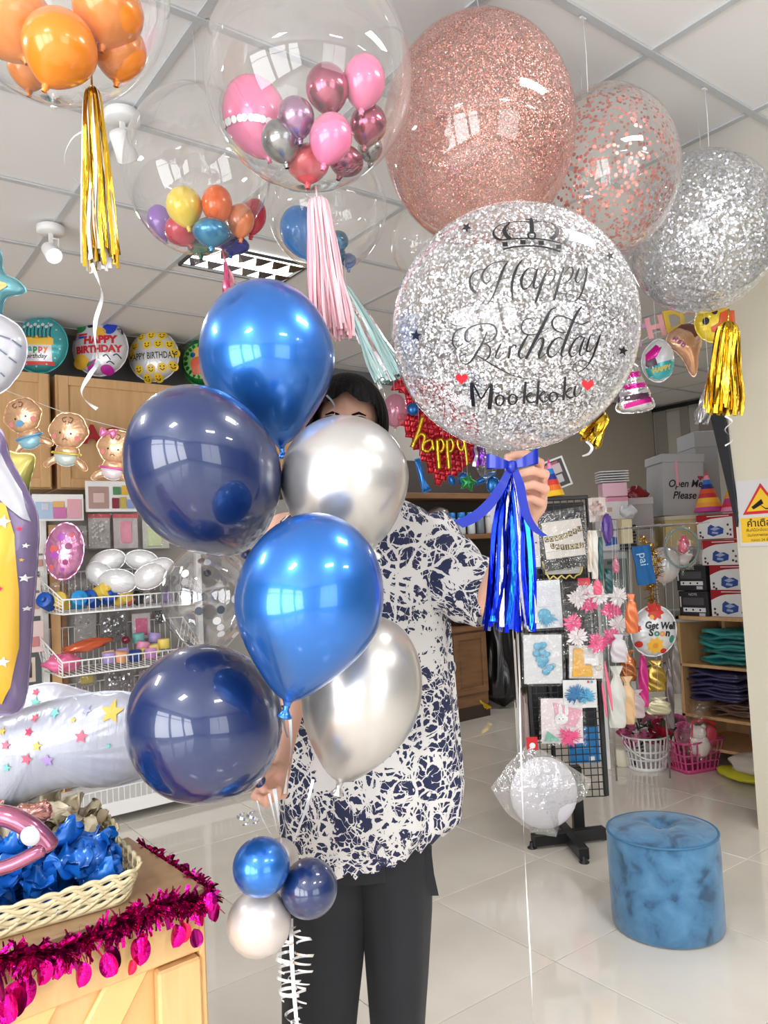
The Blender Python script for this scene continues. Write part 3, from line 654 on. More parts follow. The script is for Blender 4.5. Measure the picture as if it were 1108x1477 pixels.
# hair: cap with a fringe that parts over the brow
def hairf(u, v):
    a = 2 * PI * u; front = max(0, -math.sin(a)); _f = max(0, min(1, (front - .35) / .4)); lo = -.4 + .84 * _f * _f * (3 - 2 * _f) - .04 * math.sin(a * 9) * front
    side = abs(math.cos(a)); lo -= .3 * side; th = math.acos(max(-1, min(1, 1 - v * (1 - lo))))
    rr = 1 + .015 * math.sin(a * 34 + v * 3) + .01 * math.sin(a * 61)
    return (Th @ Vector((.097 * math.sin(th) * math.cos(a) * rr, .112 * math.sin(th) * math.sin(a) * rr - .002, .018 + .121 * math.cos(th))))
obj('hair', M().grid(hairf, 96, 16), [HAIR], t, True)
for s in (-1, 1): obj('eye', M().ell((s * .031, -.078, .0), (.014, .01, .009), 12, 8, 0, Th), [plain(30, 24, 22, .15)], t, True)
for s in (-1, 1):
    e = M(); e.tube([Th @ Vector((s * x, -.093 + .05 * x, z)) for x, z in ((.014, .024), (.03, .029), (.046, .023))], [.002, .0032, .0015], 6); obj('eyebrow', e, [HAIR], t, True)
gl = M()
for s in (-1, 1):
    gl.tube([Th @ Vector((s * .032 + .021 * math.cos(a), -.105, .001 + .018 * math.sin(a))) for a in [2 * PI * i / 20 for i in range(21)]], .0014, 6)
    gl.tube([Th @ Vector((s * .053, -.104, .006)), Th @ Vector((s * .08, -.03, .008)), Th @ Vector((s * .082, .01, .004))], .0014, 6)
gl.tube([Th @ Vector((-.011, -.106, .004)), Th @ Vector((.011, -.106, .004))], .0014, 6)
go = obj('glasses', gl, [BLACK], t, True)
for s in (-1, 1):
  ln = M(); ln.add([Th @ Vector((s * .032 + .02 * math.cos(a), -.1055, .001 + .017 * math.sin(a))) for a in [2 * PI * i / 18 for i in range(18)]], [tuple(range(18))])
  lo_ = obj('lens', ln, [film('lens', tint=(.85, .85, 1), base=.2, edge=.5, gcol=(.5, .4, 1))], go); lo_.data.transform(t.matrix_world.inverted())

# marbled shirt
SH = bpy.data.materials.new('marbled_shirt'); SH.use_nodes = True; nt = SH.node_tree; N = nt.nodes; L = nt.links; b = N['Principled BSDF']; b.inputs['Roughness'].default_value = .75
tc = N.new('ShaderNodeTexCoord'); n0 = N.new('ShaderNodeTexNoise'); n0.inputs['Scale'].default_value = 9; n0.inputs['Detail'].default_value = 6
mxv = N.new('ShaderNodeVectorMath'); mxv.operation = 'MULTIPLY_ADD'; mxv.inputs[1].default_value = (.09, .09, .09)
L.new(tc.outputs['Object'], n0.inputs[0]); L.new(n0.outputs['Color'], mxv.inputs[0]); L.new(tc.outputs['Object'], mxv.inputs[2])
lines = []
for scl, wdt in ((11, .045), (26, .075), (60, .1)):
    vo = N.new('ShaderNodeTexVoronoi'); vo.feature = 'DISTANCE_TO_EDGE'; vo.inputs['Scale'].default_value = scl; L.new(mxv.outputs[0], vo.inputs[0])
    nz = N.new('ShaderNodeTexNoise'); nz.inputs['Scale'].default_value = scl * .35; nz.inputs['Detail'].default_value = 3; L.new(tc.outputs['Object'], nz.inputs[0])
    mr = N.new('ShaderNodeMapRange'); mr.inputs['From Min'].default_value = .36; mr.inputs['From Max'].default_value = .66; mr.inputs['To Min'].default_value = -wdt * .35; mr.inputs['To Max'].default_value = wdt * 1.5; L.new(nz.outputs[0], mr.inputs['Value'])
    lt = N.new('ShaderNodeMath'); lt.operation = 'LESS_THAN'; L.new(vo.outputs['Distance'], lt.inputs[0]); L.new(mr.outputs[0], lt.inputs[1]); lines.append(lt)
n3 = N.new('ShaderNodeTexNoise'); n3.inputs['Scale'].default_value = 55; n3.inputs['Detail'].default_value = 4; L.new(tc.outputs['Object'], n3.inputs[0])
n4 = N.new('ShaderNodeTexNoise'); n4.inputs['Scale'].default_value = 5; n4.inputs['Detail'].default_value = 2; L.new(tc.outputs['Object'], n4.inputs[0])
ad = N.new('ShaderNodeMath'); ad.operation = 'ADD'; L.new(n3.outputs[0], ad.inputs[0]); L.new(n4.outputs[0], ad.inputs[1])
g4 = N.new('ShaderNodeMath'); g4.operation = 'GREATER_THAN'; g4.inputs[1].default_value = 1.16; L.new(ad.outputs[0], g4.inputs[0]); lines.append(g4)
acc = lines[0]
for x in lines[1:]:
    mx = N.new('ShaderNodeMath'); mx.operation = 'MAXIMUM'; L.new(acc.outputs[0], mx.inputs[0]); L.new(x.outputs[0], mx.inputs[1]); acc = mx
mc = N.new('ShaderNodeMix'); mc.data_type = 'RGBA'; mc.inputs[6].default_value = (*c8(24, 32, 70), 1); mc.inputs[7].default_value = (*c8(208, 206, 206), 1)
L.new(acc.outputs[0], mc.inputs[0]); L.new(mc.outputs[2], b.inputs['Base Color'])
rings = [(708, 478, 545, .075, .06), (722, 450, 585, .1, .09), (735, 425, 612, .11, .1), (752, 405, 634, .12, .11), (785, 398, 648, .128, .12), (830, 398, 650, .132, .12), (880, 398, 646, .135, .12), (930, 399, 649, .138, .12),
         (1000, 401, 655, .142, .125), (1070, 403, 662, .147, .13), (1130, 404, 668, .15, .13), (1180, 405, 664, .152, .13), (1226, 408, 640, .152, .13)]
def rf(v):
    x = v * (len(rings) - 1); i = min(int(x), len(rings) - 2); f = x - i
    return [a + (b_ - a) * f for a, b_ in zip(rings[i], rings[i + 1])]
def shirtf(u, v):
    y, xl, xr, hd, _ = rf(v); a = 2 * PI * u; d0 = 1.83
    f = at_d(xl, y, d0); g = at_d(xr, y, d0); c = (f + g) / 2; h = (g - f) / 2
    fold = 1 + .018 * math.sin(a * 9 + v * 4) * min(1, v * 2) + .02 * math.sin(a * 5 - v * 7) * v + (.022 * math.sin(a * 17 + 2) * v * v)
    p = c + h * math.cos(a) * fold + Vector((FW.x, FW.y, 0)).normalized() * (-math.sin(a) * hd * fold)
    if v > .9: p.z += (v - .9) * 10 * (.055 * max(0, math.cos(a - .25)) ** 2 + .006 * math.sin(a * 30) + .004 * math.sin(a * 53)) 
    return p
so = obj('shirt', M().grid(shirtf, 96, 60), [SH], t, True)
def sleeve(p0, p1, r0, r1, sd):
    m = M(); N_ = 14; ax = (p1 - p0); u_ = ax.normalized(); n1 = u_.cross(FW).normalized(); n2 = u_.cross(n1).normalized()
    def f(u, v):
        a = 2 * PI * u; r = r0 + (r1 - r0) * v; r *= 1 + .05 * math.sin(a * 4 + v * 9) * v + .035 * math.sin(v * 20 + a * 2 + sd)
        if v > .97: r *= .96
        return p0 + ax * v + n1 * math.cos(a) * r + n2 * math.sin(a) * r * .85 - Vector((0, 0, .012 * math.sin(PI * v)))
    m.grid(f, 40, 26); return m
obj('sleeve', sleeve(at_d(608, 796, 1.84), at_d(715, 868, 1.71), .108, .066, 0), [SH], t, True)
obj('sleeve', sleeve(at_d(420, 790, 1.84), at_d(428, 955, 1.77), .085, .07, 2), [SH], t, True)
# trousers
TR = P('black_trousers', c8(22, 25, 32), .8, sheen=.05)
tm = M()
def legf(rg):
    def f(u, v):
        x = v * (len(rg) - 1); i = min(int(x), len(rg) - 2); q = x - i; y, xl, xr, hd, d = [a + (b_ - a) * q for a, b_ in zip(rg[i], rg[i + 1])]
        a = 2 * PI * u; A_ = at_d(xl, y, d); B_ = at_d(xr, y, d); c = (A_ + B_) / 2; h = (B_ - A_) / 2; fo = 1 + .02 * math.sin(5 * a + v * 5) * v + .015 * math.sin(9 * a)
        return c + h * math.cos(a) * fo - Vector((FW.x, FW.y, 0)).normalized() * math.sin(a) * hd * fo
    return f
tm.grid(legf([(1060, 412, 618, .125, 1.86), (1180, 410, 622, .13, 1.86), (1245, 410, 623, .125, 1.86)]), 40, 6)
tm.grid(legf([(1190, 410, 545, .12, 1.86), (1300, 408, 531, .115, 1.86), (1400, 407, 523, .11, 1.86), (1486, 409, 514, .105, 1.87)]), 36, 14)
tm.grid(legf([(1190, 495, 622, .12, 1.86), (1300, 520, 623, .115, 1.87), (1400, 528, 618, .11, 1.87), (1486, 536, 612, .105, 1.88)]), 36, 14)
obj('trousers', tm, [TR], t, True)
m = M(); m.ribbon([at_d(616, 1225, 1.8), at_d(620, 1260, 1.8), at_d(627, 1292, 1.8)], .02, RT); obj('pocket_flap', m, [TR], t, True)
for (ax, ) in ((462,), (574,)):
    an = gz(ax, 1500, 1.9, 0); dirf = -Vector((FW.x, FW.y, 0)).normalized()
    m = M(); T2 = Matrix.Translation(an + dirf * .05) @ Matrix.Rotation(YAW, 4, 'Z')
    m.lathe([(.045, 0), (.05, .004), (.05, .012), (.046, .016)], 24, 0, T2, .95, 2.7, capb=True, capt=True)
    obj('sandal', m, [BLACK], t, True)

# ================================================================== ceiling lights
def spotlight(label, p, aim):
    t = thing('ceiling_spotlight', label, 'lamp', Matrix.Translation(Vector((p[0], p[1], CEIL - .006))), 'spotlights on the ceiling')
    obj('mount', M().lathe([(.052, -.034), (.057, -.03), (.057, -.004), (.05, 0)], 28, capb=True, capt=True), [WHITE], t)
    obj('bracket', M().box((0, 0, -.055), (.02, .006, .05), 0, None, .002).box((.03, 0, -.085), (.006, .02, .07), 0, None, .002).box((.015, 0, -.055), (.035, .015, .006)), [plain(225, 225, 222, .4)], t)
    a = Vector(aim).normalized(); T2 = Matrix.Translation((0, 0, -.115)) @ a.to_track_quat('Z', 'Y').to_matrix().to_4x4()
    h = obj('lamp_head', M().lathe([(.0, -.05), (.024, -.05), (.03, -.04), (.033, .01), (.036, .04), (.034, .045), (.031, .04)], 24, 0, T2), [WHITE], t)
    obj('diode', M().lathe([(.0005, .034), (.031, .036)], 24, 0, T2), [P('lit_lens', (1, 1, 1), .5, emit=(1, .98, .95), es=9)], h)
    l = bpy.data.lights.new('spot_beam', 'SPOT'); l.energy = 14; l.spot_size = 1.1; l.shadow_soft_size = .03
    lo = bpy.data.objects.new('spot_beam', l); COL.objects.link(lo); lo.location = Vector((p[0], p[1], CEIL - .12)) + a * .07
    lo.rotation_euler = a.to_track_quat('-Z', 'Y').to_euler()
spotlight('small white ceiling spotlight, lit, near the left edge', (.86, 3.43), (.1, -.75, -.65))
spotlight('white ceiling spotlight half hidden behind the gold tassel', (.84, 2.43), (.55, .55, -.62))
# louvred fluorescent light
x0_, x1_, y0_, y1_ = 1.49, 2.05, 3.26, 3.56
t = thing('louvre_light', 'recessed ceiling light with triangular mirror louvres', 'lamp', Matrix.Translation(Vector(((x0_ + x1_) / 2, (y0_ + y1_) / 2, CEIL - .006))))
W_, D_ = x1_ - x0_, y1_ - y0_
m = M()
for s in (-1, 1): m.box((s * W_ / 2, 0, -.006), (.012, D_, .012)).box((0, s * D_ / 2, -.006), (W_, .012, .012))
obj('light_frame', m, [plain(70, 72, 74, .4, .3)], t)
obj('diffuser', M().box((0, 0, .002), (W_ - .02, D_ - .02, .004)), [P('lit_tube', (1, 1, 1), .5, emit=(1, 1, 1), es=3.2)], t)
MIR = P('mirror_louvre', c8(170, 165, 168), .18, 1.0)
for r_ in range(2):
    for i in range(6):
        xc = -W_ / 2 + W_ * (i + .5) / 6; yc = -D_ / 4 + D_ / 2 * r_; hw = W_ / 12
        m = M(); m.add([(xc - hw, yc - .05, -.012), (xc + hw, yc - .05, -.012), (xc, yc + .05, -.012), (xc, yc, -.028)], [(0, 1, 3), (1, 2, 3), (2, 0, 3), (0, 2, 1)])
        obj('louvre', m, [MIR], t)

# ================================================================== cabinets on the north wall
YF = 4.65
def cab_door(t, x0, x1, z0, z1, y, mt=WOOD, fr=.055, gap=.004):
    xc, zc, w_, h_ = (x0 + x1) / 2, (z0 + z1) / 2, x1 - x0 - gap, z1 - z0 - gap
    d = obj('door', M().box((xc, y + .006, zc), (w_ - fr * 1.2, .012, h_ - fr * 1.2)), [mt], t)
    obj('door_frame', M().box((xc - w_ / 2 + fr / 2, y - .002, zc), (fr, .022, h_), 0, None, .003).box((xc + w_ / 2 - fr / 2, y - .002, zc), (fr, .022, h_), 0, None, .003).box((xc, y - .002, zc + h_ / 2 - fr / 2), (w_ - 2 * fr, .022, fr), 0, None, .003).box((xc, y - .002, zc - h_ / 2 + fr / 2), (w_ - 2 * fr, .022, fr), 0, None, .003), [mt], d)
for (xa, xb, lab) in ((.25, 1.145, 'light oak wall cabinet at the far left, behind the baby balloons'), (1.175, 2.02, 'light oak wall cabinet with the red letters stuck on its door'), (2.03, 2.9, 'light oak wall cabinet hidden mostly behind the bunch of balloons')):
    t = thing('wall_cabinet', lab, 'cabinet', (xa, YF, 1.81), 'oak wall cabinets')
    cx, wd = (xb - xa) / 2, xb - xa
    obj('carcass', M().box((cx, .21, .335), (wd, .37, .67), 0, None, .003), [WOOD], t)
    cab_door(t, .01, wd - .01, .005, .665, .01)
# back panel / pegboard below and rails
PEG = P('shelf_back_panel', c8(150, 146, 142), .7)
t = thing('display_shelving', 'white metal display shelving against the wall under the oak cabinets', 'shelving', (1.05, 4.64, 0))
obj('back_panel', M().box((.93, .0, .95), (1.84, .02, 1.6)), [PEG], t)
for x in (0.02, .93, 1.85):
    obj('upright', M().box((x, -.03, .92), (.035, .04, 1.68), 0, None, .003), [WHITE], t)
obj('side_panel', M().box((.075, -.035, .85), (.05, .03, 1.5)), [WOOD], t); obj('side_panel', M().box((.12, -.03, .85), (.03, .02, 1.5)), [WOODD], t)
obj('base_shelf', M().box((1.1, -.22, .1), (2.1, .46, .03), 0, None, .004).box((1.1, -.445, .085), (2.1, .012, .07)), [WHITE], t)
obj('wire_fence', M().box((1.1, -.44, .19), (2.1, .004, .005)), [WHITE], t)
m = M()
for i in range(70): m.box((.06 + i * .03, -.44, .15), (.0035, .0035, .08))
obj('fence_wires', m, [WHITE], t, kind='stuff')
def wire_basket(label, x0, x1, yf, yb, zf0, zf1, zb1):
    t = thing('wire_basket', label, 'basket', (x0, yf, zf0), 'white wire baskets on the shelving')
    W, D, H, HB = x1 - x0, yb - yf, zf1 - zf0, zb1 - zf0; r = .0028
    rim = M(); c = [(0, 0, H), (W, 0, H), (W + .05, D, HB), (-.05, D, HB), (0, 0, H)]
    rim.tube(c, .0042, 6); rim.tube([(0, 0, 0), (W, 0, 0), (W, D, 0), (0, D, 0), (0, 0, 0)], .0042, 6)
    for (a, b_) in (((0, 0, 0), (0, 0, H)), ((W, 0, 0), (W, 0, H)), ((0, D, 0), (-.05, D, HB)), ((W, D, 0), (W + .05, D, HB))): rim.tube([a, b_], .0042, 6)
    obj('rim', rim, [WHITE], t)
    n = int(W / .032)
    g = M()
    for i in range(1, n): x = W * i / n; g.tube([(x, 0, H), (x, 0, 0)], r, 4)
    obj('front_wires', g, [WHITE], t, kind='stuff')
    g = M()
    for i in range(1, n): x = W * i / n; g.tube([(x, 0, 0), (x, D, 0), (x, D, HB)], r, 4)
    obj('bottom_wires', g, [WHITE], t, kind='stuff')
    for s, X in ((-1, 0), (1, W)):
        g = M()
        for k_ in range(1, 5):
            f = k_ / 5; g.tube([(X, 0, H * f), (X + s * .05 * f, D, HB * f)], r, 4)
        for k_ in range(1, 6):
            f = k_ / 6; g.tube([(X, D * f, 0), (X + s * .05 * f, D * f, H + (HB - H) * f)], r, 4)
        obj('side_wires', g, [WHITE], t, kind='stuff')
    return t
wire_basket('top white wire basket holding blue and yellow air pumps', 1.07, 1.83, 4.22, 4.6, 1.115, 1.19, 1.33)
wire_basket('middle white wire basket holding pastel ribbon rolls', 1.06, 1.82, 4.22, 4.6, .795, .87, 1.02)
wire_basket('lowest white wire basket, just above the star print foil balloon', 1.06, 1.82, 4.24, 4.6, .46, .54, .70)

# contents of the baskets
def cyl(name, label, cat, p, r, h, mt, group=None, ribs=0, T=None, cap=None, n=20, parts=None):
    T = T if T is not None else Matrix.Translation(Vector(p)); t = thing(name, label, cat, T, group)
    prof = [(r * .9, 0), (r, h * .04)]
    if ribs:
        for i in range(ribs * 2): prof.append((r * (1 if i % 2 else .86), h * (.05 + .9 * (i + .5) / (ribs * 2))))
    prof += [(r, h * .96), (r * .9, h)]
    obj('body', M().lathe(prof, n, capb=True, capt=True), mt, t)
    if cap: obj('cap', M().lathe([(cap[1] * .95, h), (cap[1], h + .002), (cap[1], h + cap[2]), (cap[1] * .8, h + cap[2] + .003)], n, capt=True), [cap[0]], t)
    return t
YEL = plain(232, 200, 84, .4); BLU = plain(24, 84, 176, .35); SKY = plain(36, 150, 220, .35)
rx90 = Matrix.Rotation(math.radians(70), 4, 'X')
for i, (px, py, mt, lb) in enumerate(((97, 868, YEL, 'yellow ribbed air pump behind the left end of the top basket front'), (115, 866, SKY, 'light blue air pump next to the left yellow one'), (143, 852, YEL, 'yellow ribbed air pump standing highest in the top basket'), (140, 868, BLU, 'dark blue air pump under the raised yellow one'), (158, 858, BLU, 'dark blue air pump right of the raised yellow one'), (172, 865, YEL, 'small yellow air pump on the right of the dark blue ones'), (76, 866, BLU, 'dark blue air pump at the left corner of the top basket'))):
    p = at_y(px, py, 4.36); cyl('air_pump', lb, 'pump', None, .042, .085, mt, 'air pumps in the top basket', 4, Matrix.Translation(Vector((p.x, 4.40 - .01 * (i % 3), max(p.z - .02, 1.165)))) @ Matrix.Rotation(math.radians(-40 + 30 * (i % 3)), 4, 'Z') @ rx90, (mt, .015, .015))
PAST = [((205, 140, 200), 'orchid'), ((180, 160, 220), 'lilac'), ((245, 176, 130), 'peach'), ((240, 215, 110), 'yellow'), ((120, 190, 190), 'teal'), ((230, 150, 185), 'pink'), ((240, 190, 160), 'apricot'), ((40, 70, 140), 'navy'), ((240, 220, 130), 'pale yellow')]
for i, (px, py, yy, ci) in enumerate(((158, 962, 4.3, 1), (174, 955, 4.3, 2), (158, 948, 4.4, 6), (178, 944, 4.4, 1), (204, 934, 4.42, 5), (204, 948, 4.33, 3), (222, 938, 4.42, 8), (222, 922, 4.5, 1), (200, 922, 4.5, 4), (196, 954, 4.27, 7), (218, 952, 4.27, 0), (236, 930, 4.42, 3))):
    p = at_y(px, py, yy); (c_, nm) = PAST[ci]
    cyl('ribbon_roll', 'roll of %s ribbon, %s in the middle basket' % (nm, ['low left of centre', 'beside the lilac one at the front', 'stacked above the front lilac roll', 'stacked behind the peach roll', 'near the centre', 'in front of the pink roll', 'right of the centre', 'at the back right', 'at the back by the wires', 'against the front wires', 'against the front wires on the right', 'at the far right'][i]), 'ribbon', None, .034, .055, plain(*c_, .4), 'ribbon rolls in the middle basket', 0, Matrix.Translation(Vector((p.x, p.y, max(.83, p.z - .02)))) @ Matrix.Rotation(.3 * i, 4, 'Z') @ Matrix.Rotation(.25 * math.sin(i * 2), 4, 'X'))

# soft lumps: crumpled bag or cloth
def lump(name, label, cat, p, r, mt, group=None, amp=.18, seed=0, T=None, freq=3, wrap=False, parent=None, kind=None, nseg=26):
    rnd = random.Random(seed); ph = [rnd.uniform(0, 6.28) for _ in range(8)]; m = M(); vv = []; n, q = nseg, nseg // 2; ff = []
    for j in range(q + 1):
        th = PI * j / q
        for i in range(n):
            a = 2 * PI * i / n
            f = 1 + amp * (math.sin(freq * a + ph[0] + 2 * th) * math.sin(freq * th + ph[1]) + .6 * math.sin(2 * freq * a + ph[2]) * math.sin(2.3 * freq * th + ph[3]) + .35 * math.sin(5 * freq * a + ph[4] + 4 * th) * math.sin(th) ** 2)
            vv.append((r[0] * f * math.sin(th) * math.cos(a), r[1] * f * math.sin(th) * math.sin(a), r[2] * f * math.cos(th)))
    for j in range(q):
        for i in range(n): k_ = (i + 1) % n; ff.append((j * n + i, (j + 1) * n + i, (j + 1) * n + k_, j * n + k_))
    m.add(vv, ff, 0, True)
    if parent is not None:
        o = obj(name, m, [mt], parent, kind=kind)
        if T is not None: o.matrix_local = T
        return o
    o = obj(name, m, [mt]); o.matrix_world = T if T is not None else Matrix.Translation(Vector(p)); tag(o, label, cat, group)
    if kind: o['kind'] = kind
    return o
PINKF = P('pink_wrap', c8(236, 110, 160), .25, .2, coat=.6); ORF = P('orange_red_wrap', c8(232, 110, 70), .22, .3, coat=.7)
p = at_y(83, 962, 4.33); lump('pink_bag', 'crumpled hot pink bag at the left end of the middle basket', 'bag', Vector((p.x + .03, p.y, .855)), (.09, .07, .045), PINKF, seed=3)
p = at_y(125, 935, 4.42); lump('foil_pack', 'orange and red foil pack lying across the middle basket', 'package', Vector((p.x, p.y, .93)), (.13, .05, .03), ORF, seed=4, T=Matrix.Translation(Vector((p.x, p.y, .925))) @ Matrix.Rotation(math.radians(-8), 4, 'Y'))
p = at_y(182, 930, 4.45); lump('red_candle_ball', 'small dark red glossy ball in the middle basket', 'ball', Vector((p.x, p.y, .93)), (.025, .022, .022), plain(120, 20, 40, .15, coat=.8), amp=.05, seed=5)
lump('clear_bag', 'clear plastic bag lying over the pumps in the top basket', 'bag', at_y(105, 845, 4.42), (.11, .06, .04), CLEAR2, seed=6, amp=.25)
for i, (px, py) in enumerate(((186, 850), (198, 862), (212, 860), (226, 856), (238, 862))):
    p = at_y(px, py, 4.38); lump('wrapped_toy', ['red and white wrapped toy behind the wires', 'black and white wrapped toy in the top basket', 'silver wrapped toy at the right of the top basket', 'grey wrapped toy under the white foil flower', 'violet wrapped toy near the clear dotted balloon'][i], 'toy', Vector((p.x, p.y, 1.165)), (.04, .035, .035), [plain(220, 110, 110, .3), plain(50, 50, 54, .3), FOILSILV, plain(130, 130, 132, .3), plain(150, 110, 190, .3)][i], 'wrapped toys in the top basket', seed=20 + i)

# hanging flat packets and cards
def packet(name, label, cat, T, w, h, backmat, inner=None, group=None, header=None, thick=.006, wrapmat=None, hook=True):
    """card in a clear sleeve; inner = list of (x0,z0,x1,z1,material) patches in fractions of the size"""
    t = thing(name, label, cat, T, group)
    obj('card', M().box((0, .004, 0), (w * .94, .003, h * .96), 0, None, .001), [backmat], t)
    if header: obj('header', M().box((0, 0, h * .46), (w, .003, h * .12), 0, None, .001), [header], t)
    for i, q in enumerate(inner or []):
        if callable(q): q(t, w, h)
        else: obj('insert', M().box(((q[0] + q[2]) / 2 * w, -.001 - .0008 * i, (q[1] + q[3]) / 2 * h), ((q[2] - q[0]) * w, .006, (q[3] - q[1]) * h), 0, None, .0015), [q[4]], t)
    if wrapmat is not None:
        m = M(); rnd = random.Random(len(label))
        def f(u, v): return ((u - .5) * w * 1.06, -.010 - thick * (math.sin(PI * u) * math.sin(PI * v)) - .0016 * math.sin(u * 17 + v * 9) - .0012 * math.sin(v * 31 - u * 11), (v - .5) * h * 1.04)
        m.grid(f, 14, 18); obj('clear_sleeve', m, [wrapmat], t)
    return t
def room(p, yaw=0): return Matrix.Translation(Vector(p)) @ Matrix.Rotation(math.radians(yaw), 4, 'Z')
GREYP = plain(188, 186, 186, .6)
def rect_y(px0, py0, px1, py1, Y):
    a, b_ = at_y(px0, (py0 + py1) / 2, Y), at_y(px1, (py0 + py1) / 2, Y); c_, d_ = at_y((px0 + px1) / 2, py0, Y), at_y((px0 + px1) / 2, py1, Y)
    return Vector(((a.x + b_.x) / 2, Y, (c_.z + d_.z) / 2)), abs(b_.x - a.x), abs(c_.z - d_.z)
c_, w_, h_ = rect_y(44, 712, 123, 752, 4.5)
packet('poster_card', 'printed product poster, left one under the oak cabinets', 'poster', room(c_), w_, h_, WHITE, [(-.42, -.4, -.1, .2, plain(176, 200, 228, .5)), (-.1, -.4, .14, 0, plain(206, 120, 176, .5)), (-.1, 0, .1, .22, plain(226, 178, 110, .5)), (.16, -.4, .42, .3, plain(226, 170, 182, .5)), (-.3, -.1, -.18, .15, plain(205, 205, 215, .5))], 'product posters')
c_, w_, h_ = rect_y(121, 693, 200, 739, 4.52)
packet('poster_card', 'printed product poster, right one beside the upper navy balloon', 'poster', room(c_), w_, h_, WHITE, [(-.42, -.38, -.06, .3, plain(176, 146, 140, .5)), (-.34, -.2, -.14, .1, plain(214, 190, 184, .5)), (.0, -.38, .13, -.05, plain(140, 48, 62, .5)), (.15, -.38, .26, -.02, plain(200, 180, 90, .5)), (.02, .05, .16, .3, plain(84, 140, 90, .5)), (.18, .05, .3, .34, plain(226, 180, 70, .5)), (.28, -.38, .42, -.1, plain(140, 160, 214, .5)), (.32, .0, .44, .36, plain(190, 120, 190, .5))], 'product posters')
def flakes(col, n=60, sz=.006, seed=1, wx=.36, hz=.32):
    def f(t, w, h):
        rnd = random.Random(seed); m = M()
        for i in range(n):
            x, z = rnd.uniform(-wx, wx) * w, rnd.uniform(-hz, hz) * h - .02 * h; a = rnd.uniform(0, 6); q = Matrix.Translation((x, -.003 - rnd.random() * .006, z)) @ Matrix.Rotation(a, 4, Vector((rnd.random(), rnd.random(), 1)).normalized())
            m.add([(-sz, 0, -sz), (sz, 0, -sz), (sz, 0, sz), (-sz, 0, sz)], [(0, 1, 2, 3)], 0, False, q)
        obj('filling', m, [col], t, kind='stuff')
    return f
for i, (x0p, x1p, y0p, y1p, lab, mt, fl_) in enumerate(((127, 160, 742, 792, 'clear packet of white flakes hanging under the right poster', plain(190, 186, 184, .5), flakes(plain(236, 234, 230, .3), 70)), (163, 200, 742, 792, 'clear packet with a pink sheet hanging by the white flake packet', plain(200, 190, 190, .5), (-.2, -.32, .22, .3, plain(236, 150, 172, .5))), (205, 245, 748, 792, 'clear packet with pastel sheets half behind the navy balloon', plain(196, 196, 186, .5), (-.3, -.4, .2, .2, plain(206, 220, 170, .5))), (108, 126, 758, 792, 'narrow grey packet behind the pink foil balloon', plain(176, 172, 172, .5), flakes(FOILSILV, 30, .005)),
        (143, 185, 880, 925, 'clear packet with dark silver shreds between the upper baskets', plain(110, 110, 112, .5), flakes(FOILSILV, 80)), (190, 218, 884, 922, 'packet of pink metallic balloons between the baskets', plain(214, 206, 208, .5), (-.3, -.35, .3, .3, PINKF)), (224, 236, 880, 900, 'dark packet at the right end between the baskets', plain(60, 60, 64, .5), flakes(FOILSILV, 20, .004)), (108, 140, 885, 925, 'plain grey plastic sheet pack hanging behind the middle basket', plain(158, 156, 154, .5), flakes(plain(150, 150, 150, .5), 3)),
        (150, 195, 968, 995, 'packet of silver foil sets below the middle basket', plain(120, 112, 116, .5), flakes(FOILSILV, 60)), (110, 140, 968, 990, 'packet with a yellow print below the middle basket', plain(130, 126, 120, .5), (-.3, -.3, .3, .2, plain(180, 160, 60, .5))), (200, 236, 966, 990, 'mauve packet under the right half of the middle basket', plain(150, 130, 140, .5), flakes(plain(200, 160, 180, .4), 50)))):
    c_, w_, h_ = rect_y(x0p, y0p, x1p, y1p, 4.57)
    packet('hanging_packet', lab, 'packet', room(c_), w_, h_, mt, [fl_], 'packets on the wall rack', plain(214, 90, 100, .5) if i in (0, 1) else None, wrapmat=CLEAR2)
# cards at the far left of the shelving
for i, (x0p, y0p, x1p, y1p, lab, cl_) in enumerate(((50, 785, 64, 825, 'white tag card at the left edge of the shelving, top', (226, 222, 216)), (42, 832, 60, 890, 'pale product card left of the top basket', (226, 214, 208)), (38, 895, 64, 942, 'pale card printed with pink rings left of the middle basket', (226, 202, 200)), (34, 948, 52, 985, 'card with a small dark figure print, low at the left', (216, 200, 180)))):
    c_, w_, h_ = rect_y(x0p, y0p, x1p, y1p, 4.5)
    pr = [(-.2, -.3, .2, 0, plain(200, 130, 130, .5))] if i == 2 else [(-.1, -.3, .15, .3, plain(60, 56, 60, .5))] if i == 3 else [(-.3, -.3, .3, -.05, plain(190, 150, 140, .5)), (-.3, .1, .3, .16, plain(120, 120, 120, .5))]
    packet('hanging_card', lab, 'card', room(c_), w_, h_, plain(*cl_, .5), pr, 'cards left of the baskets')

